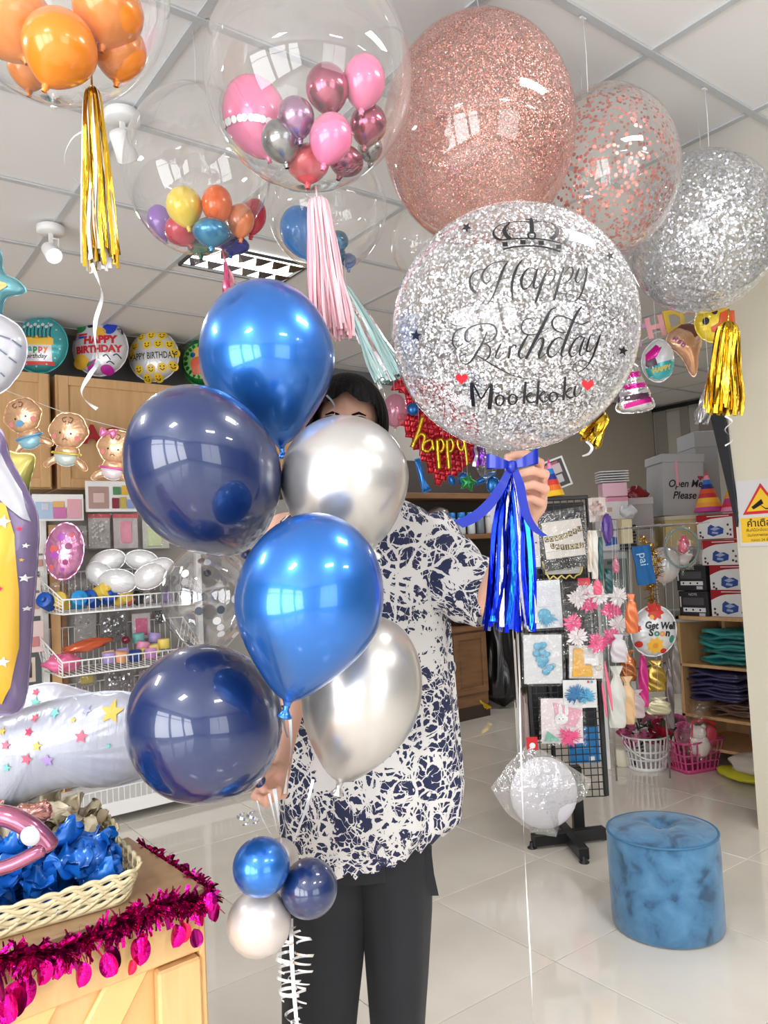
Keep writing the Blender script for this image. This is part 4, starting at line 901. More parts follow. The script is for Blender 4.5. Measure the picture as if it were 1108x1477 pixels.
# ================================================================== foil balloons
def resample(pts, n):
    P_ = [Vector((*p, 0)) for p in pts]; P_.append(P_[0]); L_ = [0]
    for a, b_ in zip(P_, P_[1:]): L_.append(L_[-1] + (b_ - a).length)
    out = []; j = 0
    for i in range(n):
        s = L_[-1] * i / n
        while L_[j + 1] < s: j += 1
        f = (s - L_[j]) / max(1e-9, L_[j + 1] - L_[j]); q = P_[j].lerp(P_[j + 1], f); out.append((q.x, q.y))
    return out
class Foil:
    def __init__(s, outline, k, thick, smooth=True, n=64, pw=2.0, center=None):
        pts = smooth_path(outline, 6, True) if smooth else outline
        s.pts = [(p[0] * k, p[1] * k) for p in resample(pts, n)]; s.k = k; s.th = thick * k; s.pw = pw
        s.c = (center[0] * k, center[1] * k) if center else (sum(p[0] for p in s.pts) / n, sum(p[1] for p in s.pts) / n)
        s.tab = sorted((math.atan2(p[1] - s.c[1], p[0] - s.c[0]), math.hypot(p[0] - s.c[0], p[1] - s.c[1])) for p in s.pts)
    def R(s, a):
        T_ = s.tab; n = len(T_); lo, hi = 0, n
        while lo < hi:
            mid = (lo + hi) // 2
            if T_[mid][0] < a: lo = mid + 1
            else: hi = mid
        p, q = T_[lo - 1], T_[lo % n]; da = (q[0] - p[0]) % (2 * PI); f = ((a - p[0]) % (2 * PI)) / da if da > 1e-9 else 0
        return p[1] + (q[1] - p[1]) * f
    def y(s, x, z, off=.0012):
        """front face depth, pixels in / metres out"""
        X, Z = x * s.k, z * s.k; r = math.hypot(X - s.c[0], Z - s.c[1]); t = min(1, r / max(1e-6, s.R(math.atan2(Z - s.c[1], X - s.c[0]))))
        return -s.th * (1 - t ** s.pw) ** .5 - off
    def mesh(s, m, mi=0, wr=.0, rings=14, flange=1.02, split=None):
        n = len(s.pts); cx, cz = s.c; vv = []; ff = []; mi_l = []
        for sgn in (-1, 1):
            base = len(vv)
            for j in range(rings + 1):
                t = (j / rings) ** .8
                for i, p in enumerate(s.pts):
                    w_ = 1 - wr * abs(math.sin(i * 2.4)) * t ** 6
                    y = sgn * s.th * max(0, 1 - t ** s.pw) ** .5 * (1 + wr * 2 * math.sin(i * 1.9 + 1) * t ** 3)
                    vv.append((cx + (p[0] - cx) * t * w_, y, cz + (p[1] - cz) * t * w_))
            for j in range(rings):
                for i in range(n):
                    q = (i + 1) % n; f = (base + j * n + i, base + j * n + q, base + (j + 1) * n + q, base + (j + 1) * n + i); ff.append(f if sgn < 0 else f[::-1])
        b = len(vv)
        for i, p in enumerate(s.pts): w_ = 1 - wr * abs(math.sin(i * 2.4)); vv.append((cx + (p[0] - cx) * w_, 0, cz + (p[1] - cz) * w_))
        for i, p in enumerate(s.pts): vv.append((cx + (p[0] - cx) * flange, .0006 * math.sin(i * 2.1), cz + (p[1] - cz) * flange))
        ff += [(b + i, b + (i + 1) % n, b + n + (i + 1) % n, b + n + i) for i in range(n)]
        m.add(vv, ff, mi, True); return m
    def decal(s, m, pts, mi, rings=4, off=.0014):
        """flat print laid over the front face; pts in pixels"""
        n = len(pts); cx = sum(p[0] for p in pts) / n; cz = sum(p[1] for p in pts) / n
        dense = []
        for a, b_ in zip(pts, pts[1:] + pts[:1]):
            q = max(1, int(math.hypot(a[0] - b_[0], a[1] - b_[1]) / 5)); dense += [(a[0] + (b_[0] - a[0]) * i / q, a[1] + (b_[1] - a[1]) * i / q) for i in range(q)]
        N_ = len(dense); vv = []; ff = []
        for j in range(rings + 1):
            t = j / rings
            for p in dense: x, z = cx + (p[0] - cx) * t, cz + (p[1] - cz) * t; vv.append((x * s.k, s.y(x, z, off), z * s.k))
        for j in range(rings):
            for i in range(N_): q = (i + 1) % N_; ff.append((j * N_ + i, j * N_ + q, (j + 1) * N_ + q, (j + 1) * N_ + i))
        m.add(vv, ff, mi, True)
    def text(s, m, body, x, z, size, mi, bold=.0, shear=0, rot=0, sx=1.0, off=.0022):
        k = s.k; put_text(m, body, x * k, z * k, size * k, mi, lambda a, b_: s.y(a / k, b_ / k, off), bold=bold * k, shear=shear, rot=rot, sx=sx)
    def line(s, m, pts, wpx, mi, off=.0026, n=5):
        sp = smooth_path(pts, n); vv = []
        for i, p in enumerate(sp):
            a, b_ = sp[max(i - 1, 0)], sp[min(i + 1, len(sp) - 1)]; dx, dz = b_[0] - a[0], b_[1] - a[1]; L_ = math.hypot(dx, dz) or 1; nx, nz = -dz / L_ * wpx / 2, dx / L_ * wpx / 2
            for sg in (-1, 1): x, z = p[0] + nx * sg, p[1] + nz * sg; vv.append((x * s.k, s.y(x, z, off), z * s.k))
        m.add(vv, [(2 * i, 2 * i + 1, 2 * i + 3, 2 * i + 2) for i in range(len(sp) - 1)], mi)
def circ(cx, cz, r, n=16, ry=None): return [(cx + r * math.cos(2 * PI * i / n), cz + (ry or r) * math.sin(2 * PI * i / n)) for i in range(n)]
def star2(cx, cz, r, rot=0, inner=.45): return [(cx + (r if i % 2 == 0 else r * inner) * math.sin(rot + PI * i / 5), cz + (r if i % 2 == 0 else r * inner) * math.cos(rot + PI * i / 5)) for i in range(10)]
def foilmat(name, rgb, met=.35, rough=.25, bump=.25, bs=16): return P(name, c8(*rgb), rough, met, coat=.5, coatrough=.08, bump=bump, bscale=bs)
W_F = foilmat('white_foil', (206, 206, 210), .15, .3); TEAL_F = foilmat('teal_foil', (64, 172, 178)); PINK_F = foilmat('pink_foil', (232, 120, 178)); RED_F = foilmat('red_foil', (196, 20, 44), .6, .2)
YEL_F = foilmat('yellow_foil', (236, 190, 70), .2, .35); GREEN_F = foilmat('green_foil', (40, 150, 80), .6, .2); BLUE_F = foilmat('blue_foil', (20, 110, 190), .6, .2); SKIN_F = foilmat('beige_foil', (226, 178, 138), .45, .22, .4)
LIL_F = foilmat('lilac_foil', (150, 132, 168), .15, .4); MAG_F = foilmat('magenta_foil', (214, 20, 150), .6, .2); MAUVE_F = foilmat('mauve_foil', (160, 92, 120), .6, .2); TAN_F = foilmat('tan_foil', (214, 170, 140), .5, .25)
def ellip(rx, rz, n=24): return [(rx * math.cos(2 * PI * i / n), rz * math.sin(2 * PI * i / n)) for i in range(n)]

# four round foils on top of the cabinets
def put(px, py, Y): return Matrix.Translation(at_y(px, py, Y)) @ Matrix.Rotation(YAW, 4, 'Z')
GF = 'round foil balloons on top of the cabinets'
YT = 4.78
def dk_y(px, py, Y): return K(dep(at_y(px, py, Y)))
def round_foil(label, px, py, rx, rz, base, cols, draw, roll=0, Y=YT):
    k = dk_y(px, py, Y); t = thing('round_foil_balloon', label, 'balloon', put(px, py, Y) @ Matrix.Rotation(math.radians(roll), 4, 'Y'), GF)
    f = Foil(ellip(rx, rz), k, 15, False); m = M(); f.mesh(m, 0, .035); obj('body', m, [base], t)
    m = M(); draw(f, m); obj('print', m, cols, t); return t
def d1(f, m):
    f.decal(m, [(-20, -26), (22, -26), (22, -3), (-20, -3)], 0); f.decal(m, [(-22, -3), (24, -3), (24, 6), (18, 10), (10, 7), (2, 11), (-6, 7), (-14, 11), (-22, 7)], 1)
    f.decal(m, [(-24, -31), (24, -31), (24, -26), (-24, -26)], 2)
    for i in range(8): x = -18 + i * 5.4; f.line(m, [(x, 8), (x - 1, 16), (x - 1, 21 + (i % 2) * 3)], 1.3, 3); f.decal(m, circ(x - 1, 24 + (i % 2) * 3, 2.6, 8), 0, 1, .003)
    for i, (c, q) in enumerate(zip('happy', (4, 5, 6, 2, 7))): f.text(m, c, -15 + i * 7.3, -8, 12, q, .5)
    f.text(m, 'birthday', 0, -19, 9, 3, .15, .3)
    for i in range(14): a = i * .45 + .2; f.decal(m, circ(33 * math.cos(a), 33 * math.sin(a), 1.3, 6), 0, 1)
round_foil('teal round foil balloon with a printed birthday cake and candles', 58, 498, 40, 41, TEAL_F, [W_F, YEL_F, plain(222, 70, 70, .4), BLACK, plain(120, 90, 180, .4), TEAL_F, GREEN_F, plain(240, 140, 40, .4)], d1, 3)
def d2(f, m):
    for (x, z, r, rz, q) in ((-25, 29, 8, 7, 1), (17, 28, 9, 11, 2), (-26, -20, 13, 10, 3), (11, -33, 9, 7, 4), (4, 20, 9, 8, 3), (-10, 33, 6, 5, 5)): f.decal(m, circ(x, z, r, 14, rz), q, 2)
    for (x, z, r, q) in ((-30, 14, 0, 2), (-30, 18, 0, 0)): f.decal(m, [(x - 7, z - 2), (x + 16, z - 1), (x + 16, z + 2), (x - 7, z + 2)], q, 1, .002)
    f.text(m, 'HAPPY', 4, 9, 15, 0, .9); f.text(m, 'BIRTHDAY', 1, -4.5, 13.5, 0, .8)
    f.decal(m, [(-14, -22), (-2, -18), (-8, -30), (-18, -34)], 4, 2, .002); f.decal(m, [(-16, -24), (-6, -20), (-8, -24), (-17, -28)], 1, 2, .003)
    for (a, b_) in (((8, -15), (18, -20)), ((22, -14), (32, -18)), ((12, -24), (22, -26)), ((27, 25), (34, 18))): f.line(m, [a, ((a[0] + b_[0]) / 2, a[1] + 2), b_], 1.6, 5)
round_foil('white round foil balloon with red lettering and party horn print', 145, 503, 40, 40, W_F, [plain(196, 34, 52, .4), plain(40, 130, 70, .4), plain(40, 70, 190, .4), plain(232, 180, 60, .4), plain(190, 40, 160, .4), plain(30, 32, 60, .4)], d2)
def d3(f, m):
    for (x, z) in ((-14, 27), (1, 28), (16, 27), (-24, 14), (-5, 14), (11, 14), (26, 13), (-20, -20), (-2, -21), (14, -20), (28, -18), (-10, -33), (6, -33), (-30, 2), (32, 1)):
        if x * x + z * z > 35 ** 2: continue
        f.decal(m, circ(x, z, 6.6, 14), 0, 2); f.line(m, [(x - 3, z - 1), (x, z - 3.5), (x + 3, z - 1)], 1.1, 1)
        for s in (-1, 1): f.decal(m, circ(x + s * 2.4, z + 1.6, 1.1, 6), 1 if (int(x) % 3) else 2, 1, .0035)
    f.text(m, 'HAPPY BIRTHDAY', 0, -3, 13.5, 1, .15, sx=.62)
round_foil('white round foil balloon covered with yellow smiling faces', 222, 514, 36, 37, W_F, [plain(238, 200, 50, .4), plain(40, 34, 30, .4), plain(220, 50, 60, .4)], d3, -2)
def d4(f, m):
    f.decal(m, circ(0, 0, 26, 20), 1, 3); f.decal(m, [(-12, -20), (8, -20), (6, 4), (-6, 8), (-14, -2)], 2, 2, .002); f.decal(m, [(-10, 4), (2, 6), (0, 20), (-8, 18)], 0, 2, .003); f.decal(m, circ(-10, 8, 4, 8), 3, 1, .004)
round_foil('green round foil balloon half hidden behind the blue chrome balloon', 292, 523, 30, 34, GREEN_F, [plain(240, 180, 90, .4), plain(140, 190, 110, .4), plain(214, 90, 60, .4), BLUE_F], d4)

# red letters
t0_ = None
for i, (ch, px, py) in enumerate((('A', 133, 628), ('C', 160, 632), ('C', 186, 634))):
    p = at_y(px, py, 4.63); m = M(); vv, ff = text_geo(ch, .15, .006); m.add([(a, -.004, b_) for a, b_ in vv], ff, 0, False); m.add([(a, .004, b_) for a, b_ in vv], [f[::-1] for f in ff], 0, False)
    n = len(vv)
    o = obj('wall_letter', m, [plain(170, 24, 34, .5)]); o.matrix_world = Matrix.Translation(p); tag(o, ['red letter A on the oak cabinet door', 'red letter C next to the red A', 'second red letter C, right beside the navy balloon'][i], 'letter', 'red letters on the cabinet')

# baby foils on a string
t = thing('hanging_line', 'thin line with baby balloons strung across the cabinets', 'string', at_d(100, 585, 4.0))
obj('line', M().tube([at_d(-60, 545, 4.0), at_d(0, 560, 4.0), at_d(100, 598, 4.0), at_d(190, 622, 4.0), at_d(300, 640, 4.0)], .0018, 4), [STRING], t, True)
def baby(label, px, py, s, roll, bow, girl, diaper):
    d = 3.98; k = K(d) * s; T = cf(px, py, d, roll); t = thing('baby_foil_balloon', label, 'balloon', T, 'baby balloons on the line')
    def sub(name, outl, th, off, mt, flat=None, dr=None, cols=None):
        f = Foil(outl, k, th); m = M(); f.mesh(m, 0, .05); m.v = [(a + off[0] * k, b_ + off[1] * k, c + off[2] * k) for a, b_, c in m.v]; o = obj(name, m, [mt], t)
        if dr:
            m = M(); dr(f, m); m.v = [(a + off[0] * k, b_ + off[1] * k, c + off[2] * k) for a, b_, c in m.v]; obj('print', m, cols, o)
    def face(f, m):
        for sx in (-1, 1):
            f.decal(m, circ(sx * 8, -4, 1.6, 8), 0, 1); f.decal(m, circ(sx * 17, -10, 4, 10), 1, 1)
        f.line(m, [(-4, -14), (0, -12), (4, -14)], 1.1, 2); f.line(m, [(-2, 20), (-7, 17), (-4, 12), (-1, 14)], 1.1, 2); f.line(m, [(2, 20), (8, 18), (6, 12), (2, 13)], 1.1, 2)
        if bow == 'pacifier': f.decal(m, circ(-4, -12, 6, 12, 5), 3, 1, .003)
    sub('head', [(0, 27), (16, 24), (26, 10), (30, 0), (26, -9), (16, -22), (0, -26), (-16, -22), (-26, -9), (-30, 0), (-26, 10), (-16, 24)], 11, (0, 0, 0), SKIN_F, dr=face, cols=[BLACK, plain(232, 140, 140, .4), plain(90, 60, 50, .4), plain(100, 160, 210, .4)])
    sub('torso', [(0, 14), (14, 12), (18, 0), (14, -12), (0, -14), (-14, -12), (-18, 0), (-14, 12)], 8, (0, 3, -33), SKIN_F)
    sub('diaper', [(-17, 6), (0, 9), (17, 6), (14, -6), (0, -11), (-14, -6)], 8.5, (0, 1, -41), foilmat('diaper_%s' % label[:3], diaper, .2, .35))
    for sx in (-1, 1): sub('leg', [(0, 7), (7 * sx, 4), (16 * sx, -2), (20 * sx, -10), (14 * sx, -13), (5 * sx, -7), (-2 * sx, -3)], 5, (sx * 13, 2, -43), SKIN_F)
    if girl: 
        for sx in (-1, 1): sub('hair_bow', [(0, 0), (sx * 10, 7), (sx * 13, 0), (sx * 10, -7)], 3, (-12, -9, 20), PINK_F)
    sub('waistband', [(-18, 2), (18, 2), (18, -2), (-18, -2)], 7, (0, 0, -33), foilmat('band_%s' % label[:3], {'y': (226, 196, 70), 'b': (110, 170, 210), 'p': (220, 90, 160)}[label_key[label]], .3, .3))
label_key = {'baby foil balloon with a blue pacifier, leftmost on the line': 'b', 'baby foil balloon with a yellow waistband, middle of the line': 'y', 'girl baby foil balloon with a pink bow, beside the navy balloon': 'p'}
baby('baby foil balloon with a blue pacifier, leftmost on the line', 33, 600, .95, -16, 'pacifier', False, (150, 200, 220))
baby('baby foil balloon with a yellow waistband, middle of the line', 99, 622, .98, 6, '', False, (206, 220, 216))
baby('girl baby foil balloon with a pink bow, beside the navy balloon', 167, 645, .92, 8, '', True, (226, 214, 222))

# pink printed foil and white petal foil above the top basket
k = dk_y(93, 795, 4.45); t = thing('pink_foil_balloon', 'pink egg-shaped foil balloon printed with dots in the top basket', 'balloon', put(93, 795, 4.42) @ Matrix.Rotation(math.radians(8), 4, 'Y'))
f = Foil(ellip(28, 41), k, 14, False); m = M(); f.mesh(m, 0, .04); obj('body', m, [foilmat('pale_pink_foil', (226, 150, 196), .6, .16, .5, 25)], t)
m = M()
for (x, z, r, q) in ((-2, 20, 6, 0), (-10, 2, 6, 1), (-9, -6, 6, 0), (8, -15, 4, 2), (10, 8, 5, 2), (-12, -24, 4, 1), (4, -26, 3, 0), (12, 24, 3, 1)): f.decal(m, circ(x, z, r), q, 2)
obj('print', m, [plain(186, 90, 200, .3), plain(230, 110, 110, .3), plain(150, 50, 110, .3)], t)
k = dk_y(180, 825, 4.28); t = thing('petal_foil_balloon', 'white foil balloon of puffy petals lying over the top basket', 'balloon', put(178, 825, 4.3))
for i, (x, z, rx, rz, ro, yo) in enumerate(((-28, 16, 28, 17, -15, 14), (22, 16, 25, 15, 10, 16), (-35, -2, 23, 17, 35, 4), (-8, -13, 29, 18, 6, -4), (38, -8, 26, 18, -22, 0), (52, 4, 20, 14, -10, 8))):
    f = Foil(ellip(rx, rz), k, 11, False, pw=2.2); m = M(); f.mesh(m, 0, .05); o = obj('petal', m, [foilmat('petal_white_foil', (214, 214, 216), .1, .28) if i == 0 else COL.objects[-1].data.materials[0]], t)
    o.matrix_local = Matrix.Translation((x * k, yo * k, z * k)) @ Matrix.Rotation(math.radians(ro), 4, 'Y')

# ================================================================== counter at lower left
CZ = .80
cc, cfar, cleft = at_z(296, 1278, CZ), at_z(188, 1209, CZ), at_z(0, 1378, CZ)
cdir = (cc - cleft); cyaw = math.atan2(cdir.y, cdir.x)
CT = Matrix.Translation(Vector((cc.x, cc.y, 0))) @ Matrix.Rotation(cyaw, 4, 'Z')      # local: x<0 along the front, y>0 back
t = thing('counter', 'honey wood shop counter with a pink tinsel edge, lower left', 'counter', CT)
DP = (cfar - cc).length * 1.04
TOPM = ramp_mat(P('counter_top_wood', (.4, .3, .2), .3, coat=.3), [(.3, c8(160, 128, 96)), (.6, c8(178, 144, 110)), (.85, c8(146, 114, 84))], 3, 'noise', (.6, 5, 5))
obj('worktop', M().box((-.6, DP / 2, CZ - .012), (1.2, DP, .024), 0, None, .003), [TOPM], t)
obj('body', M().box((-.6, DP / 2, (CZ - .024) / 2), (1.17, DP - .04, CZ - .024)), [WOOD2], t)
obj('top_rail', M().box((-.6, .012, CZ - .024 - .04), (1.18, .018, .08), 0, None, .003), [WOOD2], t)
obj('stile', M().box((-.05, .008, .36), (.075, .022, .66), 0, None, .004), [WOOD2], t)
obj('corner_post', M().box((-.006, .02, .385), (.012, .036, .77), 0, None, .004), [WOOD2], t)
obj('stile', M().box((-1.12, .008, .36), (.075, .022, .66), 0, None, .004), [WOOD2], t)
PAN = ramp_mat(P('diagonal_panel_wood', (.5, .3, .15), .38), [(.3, c8(228, 178, 112)), (.55, c8(240, 196, 132)), (.8, c8(216, 164, 98))], 3, 'noise', (.8, 5, .8))
for i in range(3):
    x = -.16 - i * .14; ang = math.radians(-35)
    m = M(); m.box((0, .016, 0), (.06, .012, .62), 0, None, .004); o = obj('brace_board', m, [PAN], t); o.matrix_local = Matrix.Translation((x - .13, 0, .47)) @ Matrix.Rotation(-ang, 4, 'Y')
ct = t
def cpt(x, y, z=0): return CT @ Vector((x, y, CZ + z))
# tinsel garland
TIN = P('magenta_tinsel', c8(206, 12, 132), .18, .9, bump=.3, bscale=80); TINP = P('dark_magenta_tinsel', c8(140, 10, 96), .2, .9); REDT = P('red_tinsel', c8(232, 30, 80), .25, .6)
g = thing('tinsel_garland', 'magenta tinsel garland with round foil leaves taped along the counter edge', 'garland', CT @ Matrix.Translation((-.2, -.01, CZ)))
rnd = random.Random(11); core = []
for i in range(41): u = i / 40; core.append(Vector((-.62 + .62 * u, -.014 + .006 * math.sin(u * 30), CZ - .008 + .008 * math.sin(u * 17))))
for i in range(12): u = i / 11; core.append(Vector((.006, DP * u * .95, CZ - .004)))
gi = g.matrix_world.inverted() @ CT
m = [M(), M(), M()]
for i in range(2400):
    seg_ = rnd.random() ; idx = seg_ * 40 if i < 2050 else 40 + rnd.random() ** 1.7 * 11
    a = core[min(int(idx), len(core) - 2)].lerp(core[min(int(idx) + 1, len(core) - 1)], idx % 1)
    dv = Vector((rnd.gauss(0, 1), rnd.gauss(0, 1), rnd.gauss(0.1, 1))).normalized(); Ln = rnd.uniform(.014, .036) * (1 if i < 2050 else .7)
    if idx < 40: dv.y = -abs(dv.y) * .9 if rnd.random() < .7 else dv.y
    s_ = dv.cross(Vector((rnd.random(), rnd.random(), rnd.random()))).normalized(); q = m[0 if rnd.random() < .7 else 1]; w_ = rnd.uniform(.003, .008)
    mid = a + dv * Ln * .6 + Vector((0, 0, -.002)); e_ = a + dv * Ln + Vector((0, 0, -.006))
    q.ribbon([a, mid, e_], [w_, w_, w_ * .8], s_, 0, gi)
obj('strands', m[0], [TIN], g, kind='stuff'); obj('dark_strands', m[1], [TINP], g, kind='stuff')
for i, (px, py, r, mt) in enumerate(((62, 1402, 15, TIN), (80, 1395, 14, TIN), (118, 1405, 15, TIN), (158, 1390, 15, TIN), (165, 1380, 14, TINP), (202, 1372, 17, TIN), (210, 1360, 14, TIN), (255, 1350, 15, TIN), (265, 1345, 13, REDT), (282, 1352, 12, TINP), (292, 1320, 13, TIN), (304, 1300, 12, TIN), (312, 1315, 12, TINP), (35, 1430, 17, TIN), (20, 1440, 20, TIN), (8, 1450, 20, TIN), (190, 1395, 9, REDT), (0, 1420, 18, TINP))):
    _n = Vector((-math.sin(cyaw), math.cos(cyaw), 0)); _o = CT @ Vector((0, -.03, 0)) if px < 296 else None; r_ = ray(px, py); p = CAM + r_ * (((_o - CAM).dot(_n) / r_.dot(_n)) if _o is not None else 1.27); k = K(1.2); mm_ = M(); cu = rnd.uniform(-.5, .5)
    def lf(u, v, r=r, k=k, cu=cu):
        a = (u - .5) * 2; z = (1 - v * 2); w_ = math.sqrt(max(0, 1 - z * z)) * r * k * .85
        return (a * w_, -abs(a) ** 2 * w_ * .5 * (1 if cu > 0 else -1) - .004 * v, z * r * k * 1.15)
    mm_.grid(lf, 8, 12)
    o = obj('foil_leaf', mm_, [mt], g); o.matrix_parent_inverse = Matrix(); o.matrix_local = g.matrix_world.inverted() @ Matrix.Translation(p) @ Matrix.Rotation(YAW + rnd.uniform(-.6, .6), 4, 'Z') @ Matrix.Rotation(rnd.uniform(-.3, .3), 4, 'Y')

# woven plastic baskets
BSK = plain(232, 218, 178, .4)
def lattice_basket(label, T, W, D, H, flare=.02):
    t = thing('plastic_basket', label, 'basket', T, 'cream plastic baskets on the counter')
    per = []
    def rr(x, y, R=.03, n=6):
        out = []
        for (cx, cy_, a0) in ((W / 2 - R, D / 2 - R, 0), (-W / 2 + R, D / 2 - R, 90), (-W / 2 + R, -D / 2 + R, 180), (W / 2 - R, -D / 2 + R, 270)):
            for i in range(n + 1): a = math.radians(a0 + 90 * i / n); out.append((cx + R * math.cos(a), cy_ + R * math.sin(a)))
        return out
    per = resample(rr(0, 0), 240)
    def pt(i, f, z):
        p = per[i % 240]; L_ = math.hypot(*p); o_ = flare * z / H; return Vector((p[0] * (1 + o_ / L_), p[1] * (1 + o_ / L_), z))
    wl_ = 240 / 36.0
    for r_ in range(3):
        z0 = H * (.14 + .27 * r_)
        for ph in (0, PI):
            m = M(); pts = []; A_ = H * .14
            for i in range(241): pts.append(pt(i, 0, z0 + A_ + A_ * math.sin(2 * PI * i / (wl_ * 2) + ph + r_ * PI / 2)) + (Vector((per[i % 240][0], per[i % 240][1], 0)).normalized() * .0009 * math.cos(2 * PI * i / (wl_ * 2) + ph)))
            vv = []; ff = []
            for i, p in enumerate(pts):
                nn = Vector((per[i % 240][0], per[i % 240][1], 0)).normalized()
                for (a, b_) in ((-.0042, .0006), (0, .0012), (.0042, .0006), (.0042, -.0008), (-.0042, -.0008)): vv.append(p + Vector((0, 0, a)) + nn * b_)
            for i in range(240):
                for j in range(5): q = (j + 1) % 5; ff.append((i * 5 + j, i * 5 + q, (i + 1) * 5 + q, (i + 1) * 5 + j))
            m.add(vv, ff, 0, True); obj('strand', m, [BSK], t)
    m = M(); vv = []; ff = []
    for i in range(241):
        nn = Vector((per[i % 240][0], per[i % 240][1], 0)).normalized(); zt = H * (.98 + .09 * abs(math.sin(PI * i / wl_))); zb = H * .88
        vv += [pt(i, 0, zb) + nn * .0015, pt(i, 0, zt) + nn * .003, pt(i, 0, zt) - nn * .0015, pt(i, 0, zb) - nn * .001]
    for i in range(240):
        for j in range(4): q = (j + 1) % 4; ff.append((i * 4 + j, i * 4 + q, (i + 1) * 4 + q, (i + 1) * 4 + j))
    m.add(vv, ff, 0, True); obj('rim', m, [BSK], t)
    m = M(); vv = []; ff = []
    for i in range(240):
        nn = Vector((per[i % 240][0], per[i % 240][1], 0)).normalized(); zb = H * (.02 + .05 * abs(math.cos(PI * i / wl_)))
        vv += [pt(i, 0, 0) + nn * .0015, pt(i, 0, H * .16) + nn * .0015, pt(i, 0, H * .16) - nn * .001, pt(i, 0, 0) - nn * .001]
    for i in range(240):
        for j in range(4): q = (j + 1) % 4; i2 = (i + 1) % 240; ff.append((i * 4 + j, i * 4 + q, i2 * 4 + q, i2 * 4 + j))
    m.add(vv, ff, 0, True); obj('lower_band', m, [BSK], t)
    m = M(); m.add([(p[0], p[1], .002) for p in per], [tuple(range(240))], 0); obj('bottom', m, [BSK], t)
    return t
bl, br = at_z(12, 1352, CZ), at_z(192, 1301, CZ)
bdir = (br - bl); byaw = math.atan2(bdir.y, bdir.x); nrm_ = Vector((-math.sin(byaw), math.cos(byaw), 0))
BW, BDp = .36, .17
bc = br - bdir.normalized() * (BW / 2) + nrm_ * (BDp / 2)
BT = Matrix.Translation(Vector((bc.x, bc.y, CZ + .001))) @ Matrix.Rotation(byaw, 4, 'Z')
lattice_basket('cream lattice basket of blue balloons, front of the counter', BT, BW, BDp, .052)
b2_ = at_z(178, 1218, CZ); BT2 = Matrix.Translation(Vector((b2_.x - .19, b2_.y + .07, CZ + .001))) @ Matrix.Rotation(byaw, 4, 'Z')
BT2 = Matrix.Translation(Vector((bc.x, bc.y, CZ + .001)) + nrm_ * .20 + bdir.normalized() * .015) @ Matrix.Rotation(byaw, 4, 'Z')
lattice_basket('cream lattice basket of beige balloons, behind the blue ones', BT2, BW, BDp, .052)
def flat_balloon_mesh(seed):
    rnd = random.Random(seed); ph = [rnd.uniform(0, 6) for _ in range(5)]; m = M()
    def f(u, v):
        x = (u - .5) * 2; w_ = (1 - abs(2 * v - 1) ** 2.4) ** .5 if v < .8 else (1 - .6 ** 2.4) ** .5 * (1 - (v - .8) / .2 * .78)
        return (x * .024 * w_ + .004 * math.sin(v * 8 + ph[0]), .009 * math.sin(x * 3.2 + ph[1] + 4 * v) + .006 * math.sin(v * 11 + ph[2] + x * 2), (v - .5) * -.088 + .006 * math.sin(x * 5 + ph[3]))
    m.grid(f, 12, 16)
    o = len(m.v); m2 = [(a, b_ + .0035 + .002 * math.sin(a * 300 + c * 200), c) for a, b_, c in m.v]; m.add(m2, [tuple(i for i in ff) for ff in m.f[:12 * 16]], 0, True)
    return m
BLL = P('flat_blue_latex', c8(20, 104, 200), .3, .3, coat=.35, coatrough=.15); CRL = P('flat_cream_latex', c8(214, 200, 172), .35, .15, coat=.35, coatrough=.15)
for (TT, mt, n_, lab, gr) in ((BT, BLL, 96, 'uninflated blue balloon in the pile of the front basket', 'blue balloons in the front basket'), (BT2, CRL, 72, 'uninflated beige balloon in the pile of the rear basket', 'beige balloons in the rear basket')):
    protos = []
    for s_ in range(4):
        o = obj('flat_balloon', flat_balloon_mesh(s_), [mt]); protos.append(o)
    for i in range(n_):
        o = protos[i] if i < 4 else protos[i % 4].copy()
        if i >= 4: COL.objects.link(o)
        lay = i / n_; x = rnd.uniform(-.5, .5) * (BW - .04) * (1 - .06 * lay); y = rnd.uniform(-.5, .5) * (BDp - .05) * (1 - .12 * lay)
        bell = (1 - (2 * x / BW) ** 2) * (1 - (2 * y / BDp) ** 2)
        z = .022 + lay * (.036 + .045 * bell)
        o.matrix_world = TT @ Matrix.Translation((x, y, z)) @ Matrix.Rotation(rnd.uniform(0, 6.28), 4, 'Z') @ Matrix.Rotation(math.radians(rnd.uniform(45, 110)), 4, 'X') @ Matrix.Rotation(rnd.uniform(-.9, .9), 4, 'Y') @ Matrix.Scale(rnd.uniform(.85, 1.1), 4)
        tag(o, lab, 'balloon', gr)
# mauve foil letter lying on the pile with a clip disc
k = K(1.12)
t = thing('mauve_foil_balloon', 'shiny mauve foil balloon ring lying on the blue balloons', 'balloon', cf(8, 1212, 1.13, 0))
obj('ring', M().tube([(x * k, y * k, z * k) for x, y, z in smooth_path([(-60, 0, 10), (-35, 0, 34), (5, -4, 36), (38, -4, 20), (58, 0, -2), (66, 0, -16)], 6)], [9 * k, 14 * k] + [15 * k] * 26 + [12 * k, 9 * k, 5 * k], 16), [MAUVE_F], t)
obj('leg', M().tube([(x * k, y * k, z * k) for x, y, z in smooth_path([(-60, -20, -38), (-20, -22, -36), (20, -20, -26), (50, -14, -12), (62, -8, -8)], 6)], [10 * k] * 22 + [8 * k, 7 * k, 5 * k], 14), [MAUVE_F], t)
obj('clip_disc', M().lathe([(.0003, 0), (14 * k, 0), (14 * k, .001), (.0003, .001)], 28, 0, Matrix.Translation((48 * k, -26 * k, 17 * k)) @ Matrix.Rotation(PI / 2, 4, 'X')), [plain(196, 196, 202, .4)], t)
t2 = thing('bronze_foil_balloon', 'small bronze foil balloon tucked under the star print foil', 'balloon', cf(50, 1172, 1.24, -8))
